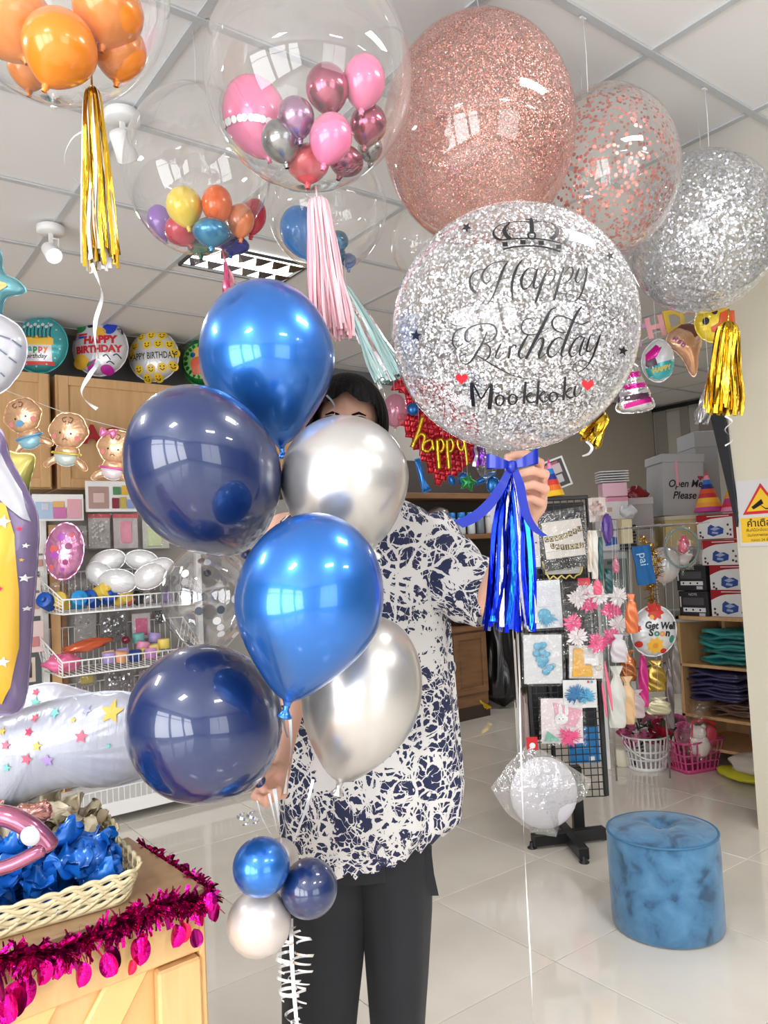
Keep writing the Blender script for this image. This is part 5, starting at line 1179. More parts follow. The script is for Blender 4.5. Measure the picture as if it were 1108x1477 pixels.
f = Foil([(-30, 0), (-20, 14), (0, 12), (18, 16), (26, 4), (22, -10), (8, -16), (-12, -14)], K(1.24), 9); m = M(); f.mesh(m, 0, .06); obj('body', m, [foilmat('bronze_foil', (150, 104, 96), .7, .2, .5)], t2)

# big printed foils at the left edge
def starprint(f, lst, t, cols):
    for (x, z, r, ro, ci) in lst:
        m = M(); f.decal(m, star2(x, z, r, ro), 0, 2, .003); obj('star_print', m, [cols[ci]], t)
SC = [plain(226, 96, 120, .4), plain(120, 196, 190, .4), plain(226, 178, 72, .4), plain(168, 140, 196, .4), plain(214, 30, 80, .4), plain(160, 160, 190, .4)]
d = 1.5; T = cf(70, 1085, d); t = thing('star_print_foil_balloon', 'large white foil balloon with coloured stars arching over the counter', 'balloon', T)
f = Foil([(x - 70, 1085 - y) for x, y in [(-90, 1075), (-50, 1058), (0, 1034), (60, 1014), (120, 1001), (180, 998), (226, 1015), (240, 1060), (218, 1112), (165, 1134), (112, 1134), (62, 1146), (25, 1165), (-2, 1186), (-60, 1215), (-110, 1150)]], K(d), 46, n=110, center=(0, 10))
m = M(); f.mesh(m, 0, .03, 26, 1.015); obj('body', m, [P('white_print_foil', c8(172, 175, 188), .3, .12, coat=.6, coatrough=.1, bump=.35, bscale=14, stretch=(3, 1, .6))], t)
starprint(f, [(x - 58, 1085 - y, r * 1.1, ro, c) for x, y, r, ro, c in ((17, 1062, 7, .1, 0), (48, 1044, 6, .2, 4), (62, 1062, 7, .1, 2), (48, 1080, 8, .3, 0), (77, 1082, 9, -.1, 3), (20, 1092, 6, .2, 1), (122, 1050, 9, .1, 0), (160, 1019, 15, .1, 2), (158, 1064, 4, .3, 1), (109, 1028, 4, 0, 2), (125, 1016, 7, .5, 5), (80, 1020, 7, .4, 1), (52, 1027, 6, .2, 0), (4, 1140, 8, .2, 0), (5, 1117, 4, 0, 5), (8, 1045, 5, 0, 2))], t, SC)
d = 1.72; t = thing('grey_white_foil_balloon', 'greyish star print foil balloon behind the yellow striped one', 'balloon', cf(75, 1010, d))
f = Foil([(x - 75, 1010 - y) for x, y in [(20, 1000), (50, 988), (80, 985), (115, 994), (140, 1004), (140, 1030), (30, 1040)]], K(d), 16); m = M(); f.mesh(m, 0, .03); obj('body', m, [foilmat('grey_white_foil', (214, 214, 224), .2, .25)], t)
starprint(f, [(57 - 75, 1010 - 995, 6, .2, 0), (58 - 75, 1010 - 1009, 9, .1, 1)], t, SC)
# number balloon, yellow band and lilac band
d = 1.42; t = thing('striped_foil_balloon', 'tall foil balloon with white top, yellow and lilac stripes at left edge', 'balloon', cf(0, 850, d))
f = Foil([(x, 850 - y) for x, y in [(-70, 700), (-40, 620), (0, 620), (14, 660), (38, 705), (54, 745), (53, 810), (46, 900), (40, 985), (30, 1024), (0, 1030), (-60, 1020), (-75, 860)]], K(d), 42, n=110, center=(-14, 0))
m = M(); f.mesh(m, 0, .01, 30, 1.012); obj('body', m, [P('lilac_print_foil', c8(128, 112, 146), .35, .15, coat=.4, bump=.1, bscale=12)], t)
m = M(); f.decal(m, [(x, 850 - y) for x, y in [(-30, 725), (-10, 722), (22, 726), (36, 770), (40, 850), (38, 930), (28, 985), (14, 1010), (-40, 1006)]], 0, 12, .005); obj('yellow_stripe', m, [P('yellow_print_foil', c8(214, 168, 50), .35, .15, coat=.4)], t)
m = M(); f.decal(m, [(x, 850 - y) for x, y in [(-50, 634), (-2, 628), (16, 672), (38, 710), (52, 752), (44, 748), (26, 732), (10, 716), (-50, 706)]], 0, 10, .006); obj('white_panel', m, [P('white_panel_foil', c8(178, 178, 186), .35, .15, coat=.4)], t)
m = M(); f.decal(m, [(x, 850 - y) for x, y in [(-40, 612), (-8, 640), (3, 660), (4, 676), (-6, 682), (-40, 660)]], 0, 8, .007); obj('yellow_patch', m, [YEL_F], t)
for (x, y, r, c) in ((22, 752, 10, 'w'), (20, 845, 4, 'r'), (22, 948, 8, 'w'), (42, 762, 4, 'r'), (48, 786, 4, 'w'), (46, 832, 6, 'w'), (46, 876, 4, 'w'), (44, 806, 3, 'y')):
    m = M(); f.decal(m, star2(x, 850 - y, r, .2), 0, 2, .0075); obj('star_print', m, [{'w': WHITE, 'r': SC[4], 'y': SC[2]}[c]], t)
d = 1.5; t = thing('dashed_foil_balloon', 'pale grey foil balloon with dark dashes below the teal star', 'balloon', cf(-12, 508, d))
f = Foil([(x + 12, 508 - y) for x, y in [(-60, 470), (-20, 450), (8, 458), (30, 474), (39, 500), (34, 528), (18, 552), (0, 567), (-40, 575), (-65, 520)]], K(d), 26); m = M(); f.mesh(m, 0, .02); obj('body', m, [foilmat('pale_grey_foil', (176, 176, 184), .2, .35, .1)], t)
m = M()
for (a, b_) in (((8, 488), (24, 493)), ((26, 494), (36, 502)), ((10, 508), (20, 516)), ((22, 519), (30, 526)), ((4, 530), (8, 538)), ((10, 541), (14, 546))): f.line(m, [(a[0] + 12, 508 - a[1]), ((a[0] + b_[0]) / 2 + 12, 508 - (a[1] + b_[1]) / 2), (b_[0] + 12, 508 - b_[1])], 2, 0)
obj('print', m, [plain(90, 104, 124, .4)], t)
d = 1.55; t = thing('star_foil_balloon', 'teal star foil balloon with gold inner outline, top left edge', 'balloon', cf(-10, 415, d))
f = Foil([(2, 62), (12, 50), (16, 22), (34, 12), (48, -3), (40, -10), (18, -16), (12, -44), (0, -56), (-14, -30), (-50, -30), (-60, 0), (-40, 20), (-14, 30)], K(d), 14, center=(-4, 0)); m = M(); f.mesh(m, 0, .03); obj('body', m, [foilmat('dusty_teal_foil', (92, 150, 160), .3, .3)], t)
m = M(); f.line(m, [(2, 16), (14, 4), (24, 0), (14, -6), (6, -16), (-8, -22)], 5, 0); obj('print', m, [plain(216, 168, 96, .4)], t)
d = 2.6; t = thing('cup_foil_balloon', 'green and yellow cup shaped foil balloon left of baby balloons', 'balloon', cf(26, 700, d))
f = Foil([(-26, 44), (0, 46), (22, 44), (24, 30), (17, 0), (14, -46), (0, -60), (-26, -30)], K(d), 13); m = M(); f.mesh(m, 0, .02)
gm = P('green_yellow_foil', (.2, .5, .1), .25, .4, coat=.4); nt = gm.node_tree; tc = nt.nodes.new('ShaderNodeTexCoord'); sp_ = nt.nodes.new('ShaderNodeSeparateXYZ'); mr = nt.nodes.new('ShaderNodeMapRange'); mr.inputs[1].default_value = -20 * K(d); mr.inputs[2].default_value = 46 * K(d); rr_ = nt.nodes.new('ShaderNodeValToRGB')
for e_, (p_, c_) in zip(rr_.color_ramp.elements, ((0, c8(50, 96, 44)), (1, c8(214, 196, 110)))): e_.position = p_; e_.color = (*c_, 1)
nt.links.new(tc.outputs['Object'], sp_.inputs[0]); nt.links.new(sp_.outputs[2], mr.inputs[0]); nt.links.new(mr.outputs[0], rr_.inputs[0]); nt.links.new(rr_.outputs[0], nt.nodes['Principled BSDF'].inputs[0])
obj('body', m, [gm], t)

# ================================================================== bubbles with small balloons inside
def small(label, px, py, d, rx, ry, roll, mt, group, pitch=0):
    k = K(d); R = rx * k; H = 2 * ry * k / 2.1; T = cf(px, py, d, roll, 0, pitch)
    t = thing('small_balloon', label, 'balloon', T, group); obj('body', latex_mesh(R, H, .18, .08, 24), mt, t); z = -H * 1.08
    obj('knot', M().lathe([(.002, z), (.004, z - .004), (.0035, z - .007), (.006, z - .011), (.0045, z - .012)], 10), mt, t)
def lx(name, rgb, met=.1, rough=.25, **k): return P(name, c8(*rgb), rough, met, coat=.5, coatrough=.06, **k)
L_OR = lx('orange_latex', (238, 138, 36)); L_YE = lx('yellow_latex', (236, 206, 70)); L_PK = lx('pink_latex', (236, 130, 170)); L_RD = lx('red_latex', (196, 44, 70)); L_PU = lx('violet_latex', (150, 110, 190)); L_TB = lx('steel_blue_latex', (84, 150, 190), .5); L_OR2 = lx('vivid_orange_latex', (236, 104, 28)); L_CO = lx('coral_latex', (232, 140, 96)); L_GR = lx('green_latex', (40, 120, 90)); L_DB = lx('deep_blue_latex', (44, 60, 150))
C_RO = lx('chrome_rose_latex', (170, 84, 110), .85, .2); C_MV = lx('chrome_mauve_latex', (170, 130, 164), .85, .22); C_GY = lx('chrome_grey_latex', (150, 150, 152), .9, .22); C_BL = lx('chrome_teal_blue_latex', (70, 130, 170), .85, .2); L_RED2 = lx('salmon_red_latex', (214, 84, 92)); L_BLU2 = lx('mid_blue_latex', (60, 130, 206))
C2 = CLEAR
# A: orange one, top left
t, k = bubble('clear bubble full of orange balloons, cut by the top left corner', 78, -26, 1.55, 162, 164, C2)
for i, (x, y, dd, rx, ry, ro, lb) in enumerate(((86, 70, 1.46, 52, 56, 20, 'orange balloon in the corner bubble, front and lowest'), (156, 18, 1.5, 50, 48, 10, 'orange balloon in the corner bubble, upper right'), (172, 74, 1.56, 38, 42, 5, 'orange balloon in the corner bubble, right under the upper one'), (18, 34, 1.5, 58, 52, -20, 'orange balloon in the corner bubble, at the frame edge'), (42, 96, 1.62, 30, 34, 0, 'small orange balloon in the corner bubble, behind the lowest'))):
    small(lb, x, y, dd, rx, ry, ro, L_OR, 'orange balloons in the corner bubble')
# B: big pink one
t, k = bubble('largest clear bubble, filled with pink and chrome balloons', 445, 113, 1.75, 149, 154, C2); hang(t, 445, -40, 1.75, 0)
GB = 'balloons in the largest clear bubble'
DOTP = t
kk_ = K(1.8)
tp = thing('small_balloon', 'pink balloon with white dots inside the largest clear bubble', 'balloon', cf(368, 168, 1.80, -18), GB)
obj('body', latex_mesh(46 * kk_, 58 * kk_, .15, .08, 28), [L_PK], tp); obj('knot', M().lathe([(.002, -66 * kk_), (.006, -70 * kk_)], 10), [L_PK], tp)
rnd = random.Random(5)
for i in range(40):
    z = -.85 + 1.7 * ((i * 0.618) % 1); a = 2.4 * i; r_ = math.sqrt(1 - z * z); tp_ = 1.02 * (1 - (.15 * z * z if z < 0 else 0)); c = Vector((46 * kk_ * r_ * math.cos(a) * tp_, 46 * kk_ * r_ * math.sin(a) * tp_, z * 58 * kk_ * .97)); q = Vector((c.x, c.y, c.z * .63)).normalized().to_track_quat('Z', 'Y').to_matrix().to_4x4()
    obj('dot', M().add([(math.cos(2 * PI * j / 12) * .0085, math.sin(2 * PI * j / 12) * .0085, .0012) for j in range(12)], [tuple(range(12))], 0, False, Matrix.Translation(c) @ q), [WHITE], tp)
for (x, y, dd, rx, ry, ro, mt, lb) in ((472, 128, 1.88, 31, 37, -8, C_RO, 'rose chrome balloon, highest of the chrome ones in the largest bubble'), (525, 118, 1.9, 31, 40, 5, L_PK, 'plain pink balloon at the upper right in the largest bubble'), (427, 170, 1.86, 27, 31, -10, C_MV, 'mauve chrome balloon above the grey chrome one'), (406, 203, 1.88, 29, 32, -12, C_GY, 'grey chrome balloon in the largest bubble'), (477, 200, 1.84, 31, 38, 14, L_PK, 'plain pink balloon at the centre bottom of the largest bubble'), (531, 180, 1.95, 27, 31, 10, C_RO, 'rose chrome balloon at the right in the largest bubble'), (444, 236, 1.93, 31, 28, 0, L_RED2, 'salmon red balloon at the very bottom of the largest bubble'), (498, 232, 1.96, 27, 22, 20, C_RO, 'rose chrome balloon low beside the salmon red one'), (534, 214, 2.03, 18, 20, 0, C_GY, 'small grey chrome balloon behind the rose one on the right')):
    small(lb, x, y, dd - .2, rx, ry, ro, mt, GB)
# C: rainbow one
t, k = bubble('clear bubble with rainbow balloons, left of the largest clear bubble', 284, 246, 2.12, 102, 119, C2); hang(t, 281, 128, 2.15, 0)
GC = 'balloons in the rainbow bubble'
for (x, y, dd, rx, ry, ro, mt, lb) in ((266, 298, 2.2, 26, 30, -12, L_YE, 'yellow balloon in the rainbow bubble'), (313, 295, 2.2, 22, 29, 0, L_OR2, 'vivid orange balloon in the rainbow bubble'), (347, 318, 2.24, 20, 25, 0, L_CO, 'coral balloon right of the vivid orange one'), (366, 312, 2.32, 18, 27, 8, L_RD, 'red balloon at the right of the rainbow bubble'), (305, 335, 2.2, 27, 21, 0, L_TB, 'steel blue balloon at the centre bottom of the rainbow bubble'), (231, 320, 2.34, 18, 26, -15, L_PU, 'violet balloon at the left of the rainbow bubble'), (262, 332, 2.25, 24, 24, -30, L_RD, 'red marbled balloon under the yellow one'), (336, 352, 2.33, 24, 14, 10, L_DB, 'deep blue balloon at the bottom right of the rainbow bubble'), (290, 356, 2.32, 20, 12, 0, L_GR, 'green balloon at the very bottom of the rainbow bubble')):
    small(lb, x, y, dd - .14, rx, ry, ro, mt, GC)
# D: blue one
t, k = bubble('clear bubble with blue balloons behind the pale pink tassel', 472, 302, 2.6, 86, 87, C2); hang(t, 472, 216, 2.6, 0)
GD = 'balloons in the blue bubble'
for (x, y, dd, rx, ry, ro, mt, lb) in ((434, 334, 2.8, 30, 39, -14, L_BLU2, 'mid blue balloon with dots left of the pink tassel'), (488, 348, 2.78, 15, 16, 0, C_BL, 'teal blue chrome balloon, upper one right of the pink tassel'), (484, 368, 2.8, 15, 16, 0, C_BL, 'teal blue chrome balloon, lower one right of the pink tassel'), (503, 376, 2.86, 11, 11, 0, lx('periwinkle_latex', (120, 140, 200)), 'periwinkle balloon at the bottom of the blue bubble')):
    small(lb, x, y, dd - .25, rx, ry, ro, mt, GD)

# ------------------------------------------------------------------ tassels
def tassel(label, px, py, d, L_px, w0, w1, mats, n=40, lean=0.0, name='tassel', sw=5, curlm=None, core=14, seed=1, label2=None, ragged=.12, wave=2.0):
    k = K(d); t = thing(name, label, 'tassel', cf(px, py, d, 0) if lean is None else cf(px, py, d, lean), 'tassels under the balloons'); rnd = random.Random(seed)
    for q in range(len(mats)):
        m = M()
        for i in range(n):
            if i % len(mats) != q: continue
            a = rnd.uniform(0, 6.28); f = math.sqrt(rnd.random()); x0, y0 = w0 * f * math.cos(a) * .5, w0 * f * math.sin(a) * .5; x1, y1 = w1 * f * math.cos(a) * .5, w1 * .6 * f * math.sin(a) * .5
            Ln = L_px * (1 - rnd.random() * ragged); sp = smooth_path([(x0 * .3, y0 * .3, 4), (x0, y0, -core), (x0 * .6 + x1 * .4 + rnd.gauss(0, wave), y1 * .5, -Ln * .45), (x1 * .9 + rnd.gauss(0, wave), y1, -Ln * .8), (x1, y1, -Ln)], 5)
            ph = rnd.uniform(-1, 1); tw = rnd.uniform(-1.5, 1.5)
            m.ribbon([(x * k, y * k, z * k) for x, y, z in sp], sw * k, [(math.cos(ph + tw * j / len(sp)), math.sin(ph + tw * j / len(sp)), 0) for j in range(len(sp))])
        obj('fringe', m, [mats[q]], t, kind='stuff')
    obj('cord', M().tube([(0, 0, 22 * k), (0, 0, -4 * k)], 1.6 * k, 6), [mats[0]], t)
    return t
IVF = P('ivory_tissue', c8(236, 232, 222), .6); PKT = P('pale_pink_tissue', c8(240, 200, 208), .65, trans=.0); PKT2 = P('pink_tissue', c8(232, 170, 182), .65); MNT = P('pale_teal_tissue', c8(190, 220, 220), .65); GLD2 = P('gold_tissue', c8(206, 190, 120), .4, .4)
GOLDT = P('tassel_gold', c8(206, 164, 50), .2, .95, bump=.5, bscale=60, stretch=(1, 1, .15)); 
tassel('gold and white foil tassel under the corner orange bubble', 133, 130, 1.55, 262, 22, 54, [GOLDT, IVF, GOLDT, WHITE], 64, -3, sw=5.5, seed=2, core=16)
tassel('pale pink tissue tassel under the largest clear bubble', 458, 290, 1.75, 205, 30, 64, [PKT, PKT2, PKT], 150, -6, sw=4.5, seed=3, core=8)
tassel('small pink foil tassel under the rainbow bubble', 326, 382, 2.14, 40, 6, 26, [PINKF, PKT2], 20, -12, sw=4, seed=4, core=5)
tassel('pale teal tissue tassel hanging beside the pale pink one', 499, 418, 2.56, 150, 12, 46, [MNT, MNT, FOILSILV, MNT], 90, -27, sw=5, seed=5, core=6)
tassel('gold foil tassel at the right, in front of the cream column', 1050, 468, 2.7, 132, 30, 54, [GOLDT, FOILGOLD], 90, 3, sw=5.5, seed=6, core=10)
tassel('silver foil tassel left of the gold one at the right', 1023, 552, 3.0, 62, 8, 24, [FOILSILV], 20, 12, sw=5, seed=7, core=6)
tassel('small gold foil tassel peeking out under the birthday bubble', 868, 596, 3.1, 46, 30, 60, [GOLDT, FOILGOLD], 34, 40, sw=6, seed=8, core=4)
tassel('violet foil tassel behind the satin bow at the left', 691, 644, 4.4, 30, 20, 24, [P('violet_foil', c8(160, 40, 210), .2, .9), FOILSILV], 18, 0, sw=5, seed=9, core=2)
t = thing('curling_ribbon', 'white curling ribbon hanging from the corner gold tassel', 'ribbon', at_d(143, 420, 1.55), 'loose curling ribbons')
obj('ribbon_strand', band([(132, 380, 1.55), (143, 408, 1.55), (147, 430, 1.56), (138, 462, 1.55), (137, 490, 1.56), (142, 520, 1.56), (130, 540, 1.55), (118, 562, 1.56), (124, 578, 1.55), (140, 590, 1.55)], 6, 8, 9.0), [SATINW], t, True)
t = thing('curling_ribbon', 'thin silver ribbon loop left of the corner gold tassel', 'ribbon', at_d(100, 230, 1.58), 'loose curling ribbons')
obj('ribbon_strand', band([(122, 188, 1.56), (104, 200, 1.57), (93, 225, 1.58), (98, 248, 1.58), (113, 262, 1.57)], 3, 8, 2.0), [SATINW], t, True)
t = thing('curling_ribbon', 'white zigzag ribbon below the gold tassel at the right', 'ribbon', at_d(1050, 620, 2.5), 'loose curling ribbons')
obj('ribbon_strand', band([(1046, 600, 2.7), (1056, 608, 2.7), (1046, 620, 2.7), (1057, 634, 2.7), (1046, 643, 2.7)], 2.6, 7, 3.0), [SATINW], t, True)
t = thing('curling_ribbon', 'white curled ribbon hooked under the gold tassel right of the birthday bubble', 'ribbon', at_d(850, 650, 3.1), 'loose curling ribbons')
obj('ribbon_strand', band([(846, 636, 3.1), (854, 645, 3.1), (850, 654, 3.1), (840, 658, 3.1)], 4, 7, 1.0), [SATINW], t, True)
t = thing('curling_ribbon', 'white ribbon hanging beside the hair under the teal tassel', 'ribbon', at_d(550, 560, 2.7), 'loose curling ribbons')
obj('ribbon_strand', band([(538, 500, 2.57), (543, 530, 2.57), (543, 548, 2.58), (552, 560, 2.58), (556, 574, 2.58)], 3, 7, 2.0), [SATINW], t, True)
t = thing('curling_ribbon', 'white ribbon falling across the hair from the blue chrome balloon', 'ribbon', at_d(478, 585, 1.6), 'loose curling ribbons')
obj('ribbon_strand', band([(471, 570, 1.63), (480, 580, 1.62), (484, 592, 1.6), (480, 602, 1.56)], 3, 7, 2.0), [SATINW], t, True)
def thread(label, px, py, X, Y, ln=.3):
    t = thing('ceiling_thread', label, 'string', Matrix.Translation((X, Y, CEIL - .006)), 'threads hanging from the ceiling bars')
    obj('thread', M().tube([(0, 0, 0), (.004, 0, -ln * .5), (0, 0, -ln)], .0014, 4), [STRING], t); obj('tape', M().box((0, 0, -.006), (.02, .008, .004)), [STRING], t)
thread('short white thread taped to the ceiling bar above the dot confetti balloon', 833, 28, 1.76, 1.30, .22); thread('short white thread taped to the ceiling bar above the silver shred balloon', 1009, 127, 2.38, 1.30, .2)

# ================================================================== pouf
pc = at_z(957, 1322, 0); pc = Vector((pc.x, pc.y, 0)); pr = .205
ptop = at_z(953, 1190, .42)
PF = P('blue_velvet', c8(64, 112, 150), .85, sheen=.25, bump=.05, bscale=60); ramp_mat(PF, [(.34, c8(38, 74, 106)), (.46, c8(62, 110, 148)), (.7, c8(80, 130, 168))], 13, 'noise', (1, 1, 1), 6, dist=.6)
t = thing('pouf', 'round blue velvet pouf with a dimpled button top on the tiled floor', 'pouf', pc)
def pouf_fit():
    a, b_ = at_z(877, 1196, .335), at_z(1032, 1190, .335); return (a + b_) / 2, (b_ - a).length / 2
pcc, prr = pouf_fit(); t.matrix_world = Matrix.Translation((pcc.x, pcc.y, 0)); PH = .335
obj('body', M().lathe([(prr * .96, .004), (prr, .012), (prr * 1.005, .1), (prr * 1.01, .25), (prr * 1.0, PH - .03), (prr * .985, PH - .008)], 56, 0, None, 1, 1, capb=True), [PF], t)
def topf(u, v):
    a = 2 * PI * u; r = prr * .985 * v; z = PH - .008 + .028 * (1 - v ** 3) - .03 * math.exp(-(v / .22) ** 2) - .003 * abs(math.sin(a * 4)) * math.exp(-((v - .35) / .3) ** 2)
    return (r * math.cos(a), r * math.sin(a), z)
obj('seat_cushion', M().grid(topf, 56, 18), [PF], t)
obj('piping', M().tube([(prr * .99 * math.cos(2 * PI * i / 56), prr * .99 * math.sin(2 * PI * i / 56), PH - .008) for i in range(57)], .0042, 8, caps=False), [plain(60, 108, 146, .7)], t)
obj('button', M().ell((0, 0, PH - .008), (.012, .012, .006), 14, 8), [PF], t)

# ================================================================== wire display rack
RD = 3.45; rk = K(RD)
fp1, fp2 = at_z(768, 1224, 0), at_z(843, 1245, 0)
rc = at_z(822, 1205, 0)
RT_ = Matrix.Translation((rc.x, rc.y, 0)) @ Matrix.Rotation(YAW, 4, 'Z')
rd_ = dep(rc)
t = thing('display_rack', 'black wire grid display rack on a black base behind the pouf', 'rack', RT_)
def rl(px, py, dy=0.0):
    """pixel -> local x, z of the rack's front plane"""
    r = ray(px, py); n = Vector((-math.sin(YAW), math.cos(YAW), 0)); o = Vector((rc.x, rc.y, 0)) + n * dy
    s = (o - CAM).dot(n) / r.dot(n); p = RT_.inverted() @ (CAM + r * s); return p.x, p.z
xl, zt = rl(748, 722); xr, _ = rl(848, 722); _, zb = rl(820, 1150); xlb, _ = rl(775, 1150)
BLK = plain(24, 24, 26, .4)
W_ = xr - xl; xm = (xl + xr) / 2
for x in (xl, xr): obj('post', M().box((x, 0, (zt + zb) / 2), (.022, .022, zt - zb), 0, None, .003), [BLK], t)
obj('post', M().box((xl + .1, .03, (zt + zb) / 2), (.02, .02, zt - zb), 0, None, .003), [BLK], t)
obj('top_bar', M().box((xm, 0, zt), (W_, .02, .02), 0, None, .003), [BLK], t)
m = M(); n_ = int((zt - zb) / .032)
for i in range(n_ + 1): m.box((xm, -.006, zb + (zt - zb) * i / n_), (W_, .004, .004))
for i in range(1, 10): m.box((xl + W_ * i / 10, -.003, (zt + zb) / 2), (.004, .004, zt - zb))
obj('wire_grid', m, [BLK], t, kind='stuff')
obj('rear_panel', M().box((xm, .05, (zt + zb) / 2 + .12), (W_ * .94, .01, (zt - zb) * .8)), [plain(44, 44, 48, .5)], t)
obj('centre_post', M().box((xm + .04, .06, .15), (.05, .05, .3), 0, None, .003), [BLK], t)
for (a, b_) in (((768, 1212), (872, 1200)), ((803, 1185), (843, 1232))):
    p, q = at_z(*a, .04), at_z(*b_, .04); v = q - p; T2 = RT_.inverted() @ Matrix.Translation((p + q) / 2) @ v.to_track_quat('X', 'Z').to_matrix().to_4x4()
    o = obj('base_beam', M().box((0, 0, 0), (v.length, .045, .05), 0, None, .003), [BLK], t); o.matrix_local = T2
for (a, b_) in ((768, 1224), (843, 1245), (872, 1210), (803, 1192)):
    p = RT_.inverted() @ at_z(a, b_, 0); obj('foot', M().lathe([(.02, 0), (.022, .006), (.012, .012), (.01, .03)], 16, 0, Matrix.Translation((p.x, p.y, 0)), capb=True), [BLK], t)
def onrack(x0, y0, x1, y1, dy=-.03, roll=0.0):
    (xa, za), (xb, zb_) = rl(x0, (y0 + y1) / 2, dy), rl(x1, (y0 + y1) / 2, dy); _, z0 = rl((x0 + x1) / 2, y0, dy); _, z1 = rl((x0 + x1) / 2, y1, dy)
    return RT_ @ Matrix.Translation(((xa + xb) / 2, dy, (z0 + z1) / 2)) @ Matrix.Rotation(math.radians(roll), 4, 'Y'), abs(xb - xa), abs(z0 - z1)
GK = 'packets hung on the black rack'
SPK = ramp_mat(P('black_sparkle_card', (.02, .02, .02), .25, .2), [(.62, c8(30, 30, 34)), (.66, c8(225, 225, 228))], 160, 'noise', detail=1, const=True)
def banner(t, w, h):
    m = M(); card = M().box((0, -.004, .02 * h), (w * .82, .003, h * .62), 0, None, .001); o = obj('banner_card', card, [plain(232, 226, 220, .5)], t)
    for (s_, z0, x0, dz) in (('CONGRATU', .07, -.4, .018), ('LATIONS', -.13, -.3, -.012)):
        n = len(s_)
        for i, c in enumerate(s_):
            x = (x0 + (i + .5) * .8 / 8) * w; z = z0 * h + dz * h * (i - n / 2) * (1 if dz > 0 else .4) + .012 * h * (i - n / 2) ** 2 * .25
            m.add([(x - .042 * w, -.0065, z - .045 * h), (x + .042 * w, -.0065, z - .045 * h), (x + .042 * w, -.0065, z + .045 * h), (x - .042 * w, -.0065, z + .045 * h)], [(0, 1, 2, 3)], 0)
            put_text(m, c, x, z, .085 * h, 1, y=-.008, bold=.0006)
        obj('flag_string', M().tube([(-.4 * w, -.0055, (z0 - .04) * h), (.4 * w, -.0055, (z0 + (.08 if dz > 0 else -.03)) * h)], .0006, 4), [BLACK], t)
    obj('letter_flags', m, [plain(92, 80, 50, .4), plain(226, 206, 150, .4)], t)
T_, w_, h_ = onrack(778, 736, 848, 822, -.05, -5)
packet('banner_packet', 'packet with a congratulations letter banner on black sparkle card', 'packet', T_, w_, h_, SPK, [banner], GK, wrapmat=CLEAR2)
T_, w_, h_ = onrack(783, 806, 842, 828, -.035, 0)
t = thing('gold_scroll_edge', 'pale gold wavy edge of a card under the congratulations packet', 'card', T_, GK)
obj('edge', M().tube([(w_ * (-.5 + u / 20), 0, h_ * (.4 - 1.1 * min(1, min(u, 20 - u) / 3) ** .5 + .12 * math.sin(u * 1.6))) for u in range(21)], .004, 6), [plain(236, 214, 120, .3, .2)], t); obj('backing', M().box((0, .006, 0), (w_ * .9, .002, h_), 0), [GREYP], t)
T_, w_, h_ = onrack(755, 738, 779, 820, -.04, 0)
def bears(t, w, h):
    for i in range(3): obj('black_mark', M().box(((-.25 + .25 * i) * w, -.004, -.05 * h), (.1 * w, .002, .025 * h)), [BLACK], t)
packet('balloon_packet', 'tall white packet left of the congratulations packet', 'packet', T_, w_, h_, plain(226, 222, 222, .5), [(-.4, .25, .4, .45, plain(222, 180, 190, .5)), bears], GK, wrapmat=CLEAR2)
def fan(col, cx, cz, r, n=40, sd=1, half=False):
    def f(t, w, h):
        rnd = random.Random(sd); m = M()
        for i in range(n):
            a = rnd.uniform(PI, 2 * PI) if half else rnd.uniform(0, 2 * PI); L_ = r * w * rnd.uniform(.7, 1.1); dx, dz = math.cos(a) * L_, math.sin(a) * L_ * .8; yy = -.004 - rnd.random() * .01
            m.ribbon([(cx * w, yy, cz * h), (cx * w + dx * .6, yy - .003, cz * h + dz * .6), (cx * w + dx, yy, cz * h + dz)], [.004, .006, .002], (-dz, 0, dx))
        m.ell((cx * w, -.004, cz * h), (r * w * .45, .006, r * w * .4), 12, 6)
        obj('paper_tassel', m, [col], t, kind='stuff')
    return f
SKYB = plain(92, 176, 214, .5); SKYD = plain(60, 120, 170, .35, .3)
T_, w_, h_ = onrack(756, 836, 812, 908, -.045, -1)
packet('tassel_packet', 'clear packet with a white card and light blue tissue, upper left', 'packet', T_, w_, h_, plain(226, 232, 238, .5), [(-.3, -.05, .3, .36, plain(220, 224, 236, .5)), fan(SKYB, 0, -.2, .38, 50, 1, True)], GK, wrapmat=CLEAR2)
T_, w_, h_ = onrack(754, 914, 813, 988, -.04, 2)
def cloudt(t, w, h):
    m = M()
    for (x, z) in ((-.14, .26), (.0, .28), (-.16, .12), (-.02, .14), (.08, .1), (-.1, 0), (.04, -.02), (.16, -.16), (.06, -.24), (-.04, -.1)): m.ell((x * w, -.006, z * h), (.1 * w, .006, .085 * w), 12, 6)
    obj('paper_tassel', m, [SKYB], t); obj('ring', M().tube([(.24 * w + .05 * w * math.cos(a), -.01, -.12 * h + .05 * w * math.sin(a)) for a in [2 * PI * i / 14 for i in range(15)]], .0015, 5), [SKYB], t)
packet('tassel_packet', 'clear packet with a folded sky blue tissue tassel, middle left', 'packet', T_, w_, h_, plain(224, 226, 228, .5), [cloudt], GK, wrapmat=CLEAR2)
T_, w_, h_ = onrack(820, 930, 872, 980, -.045, 3)
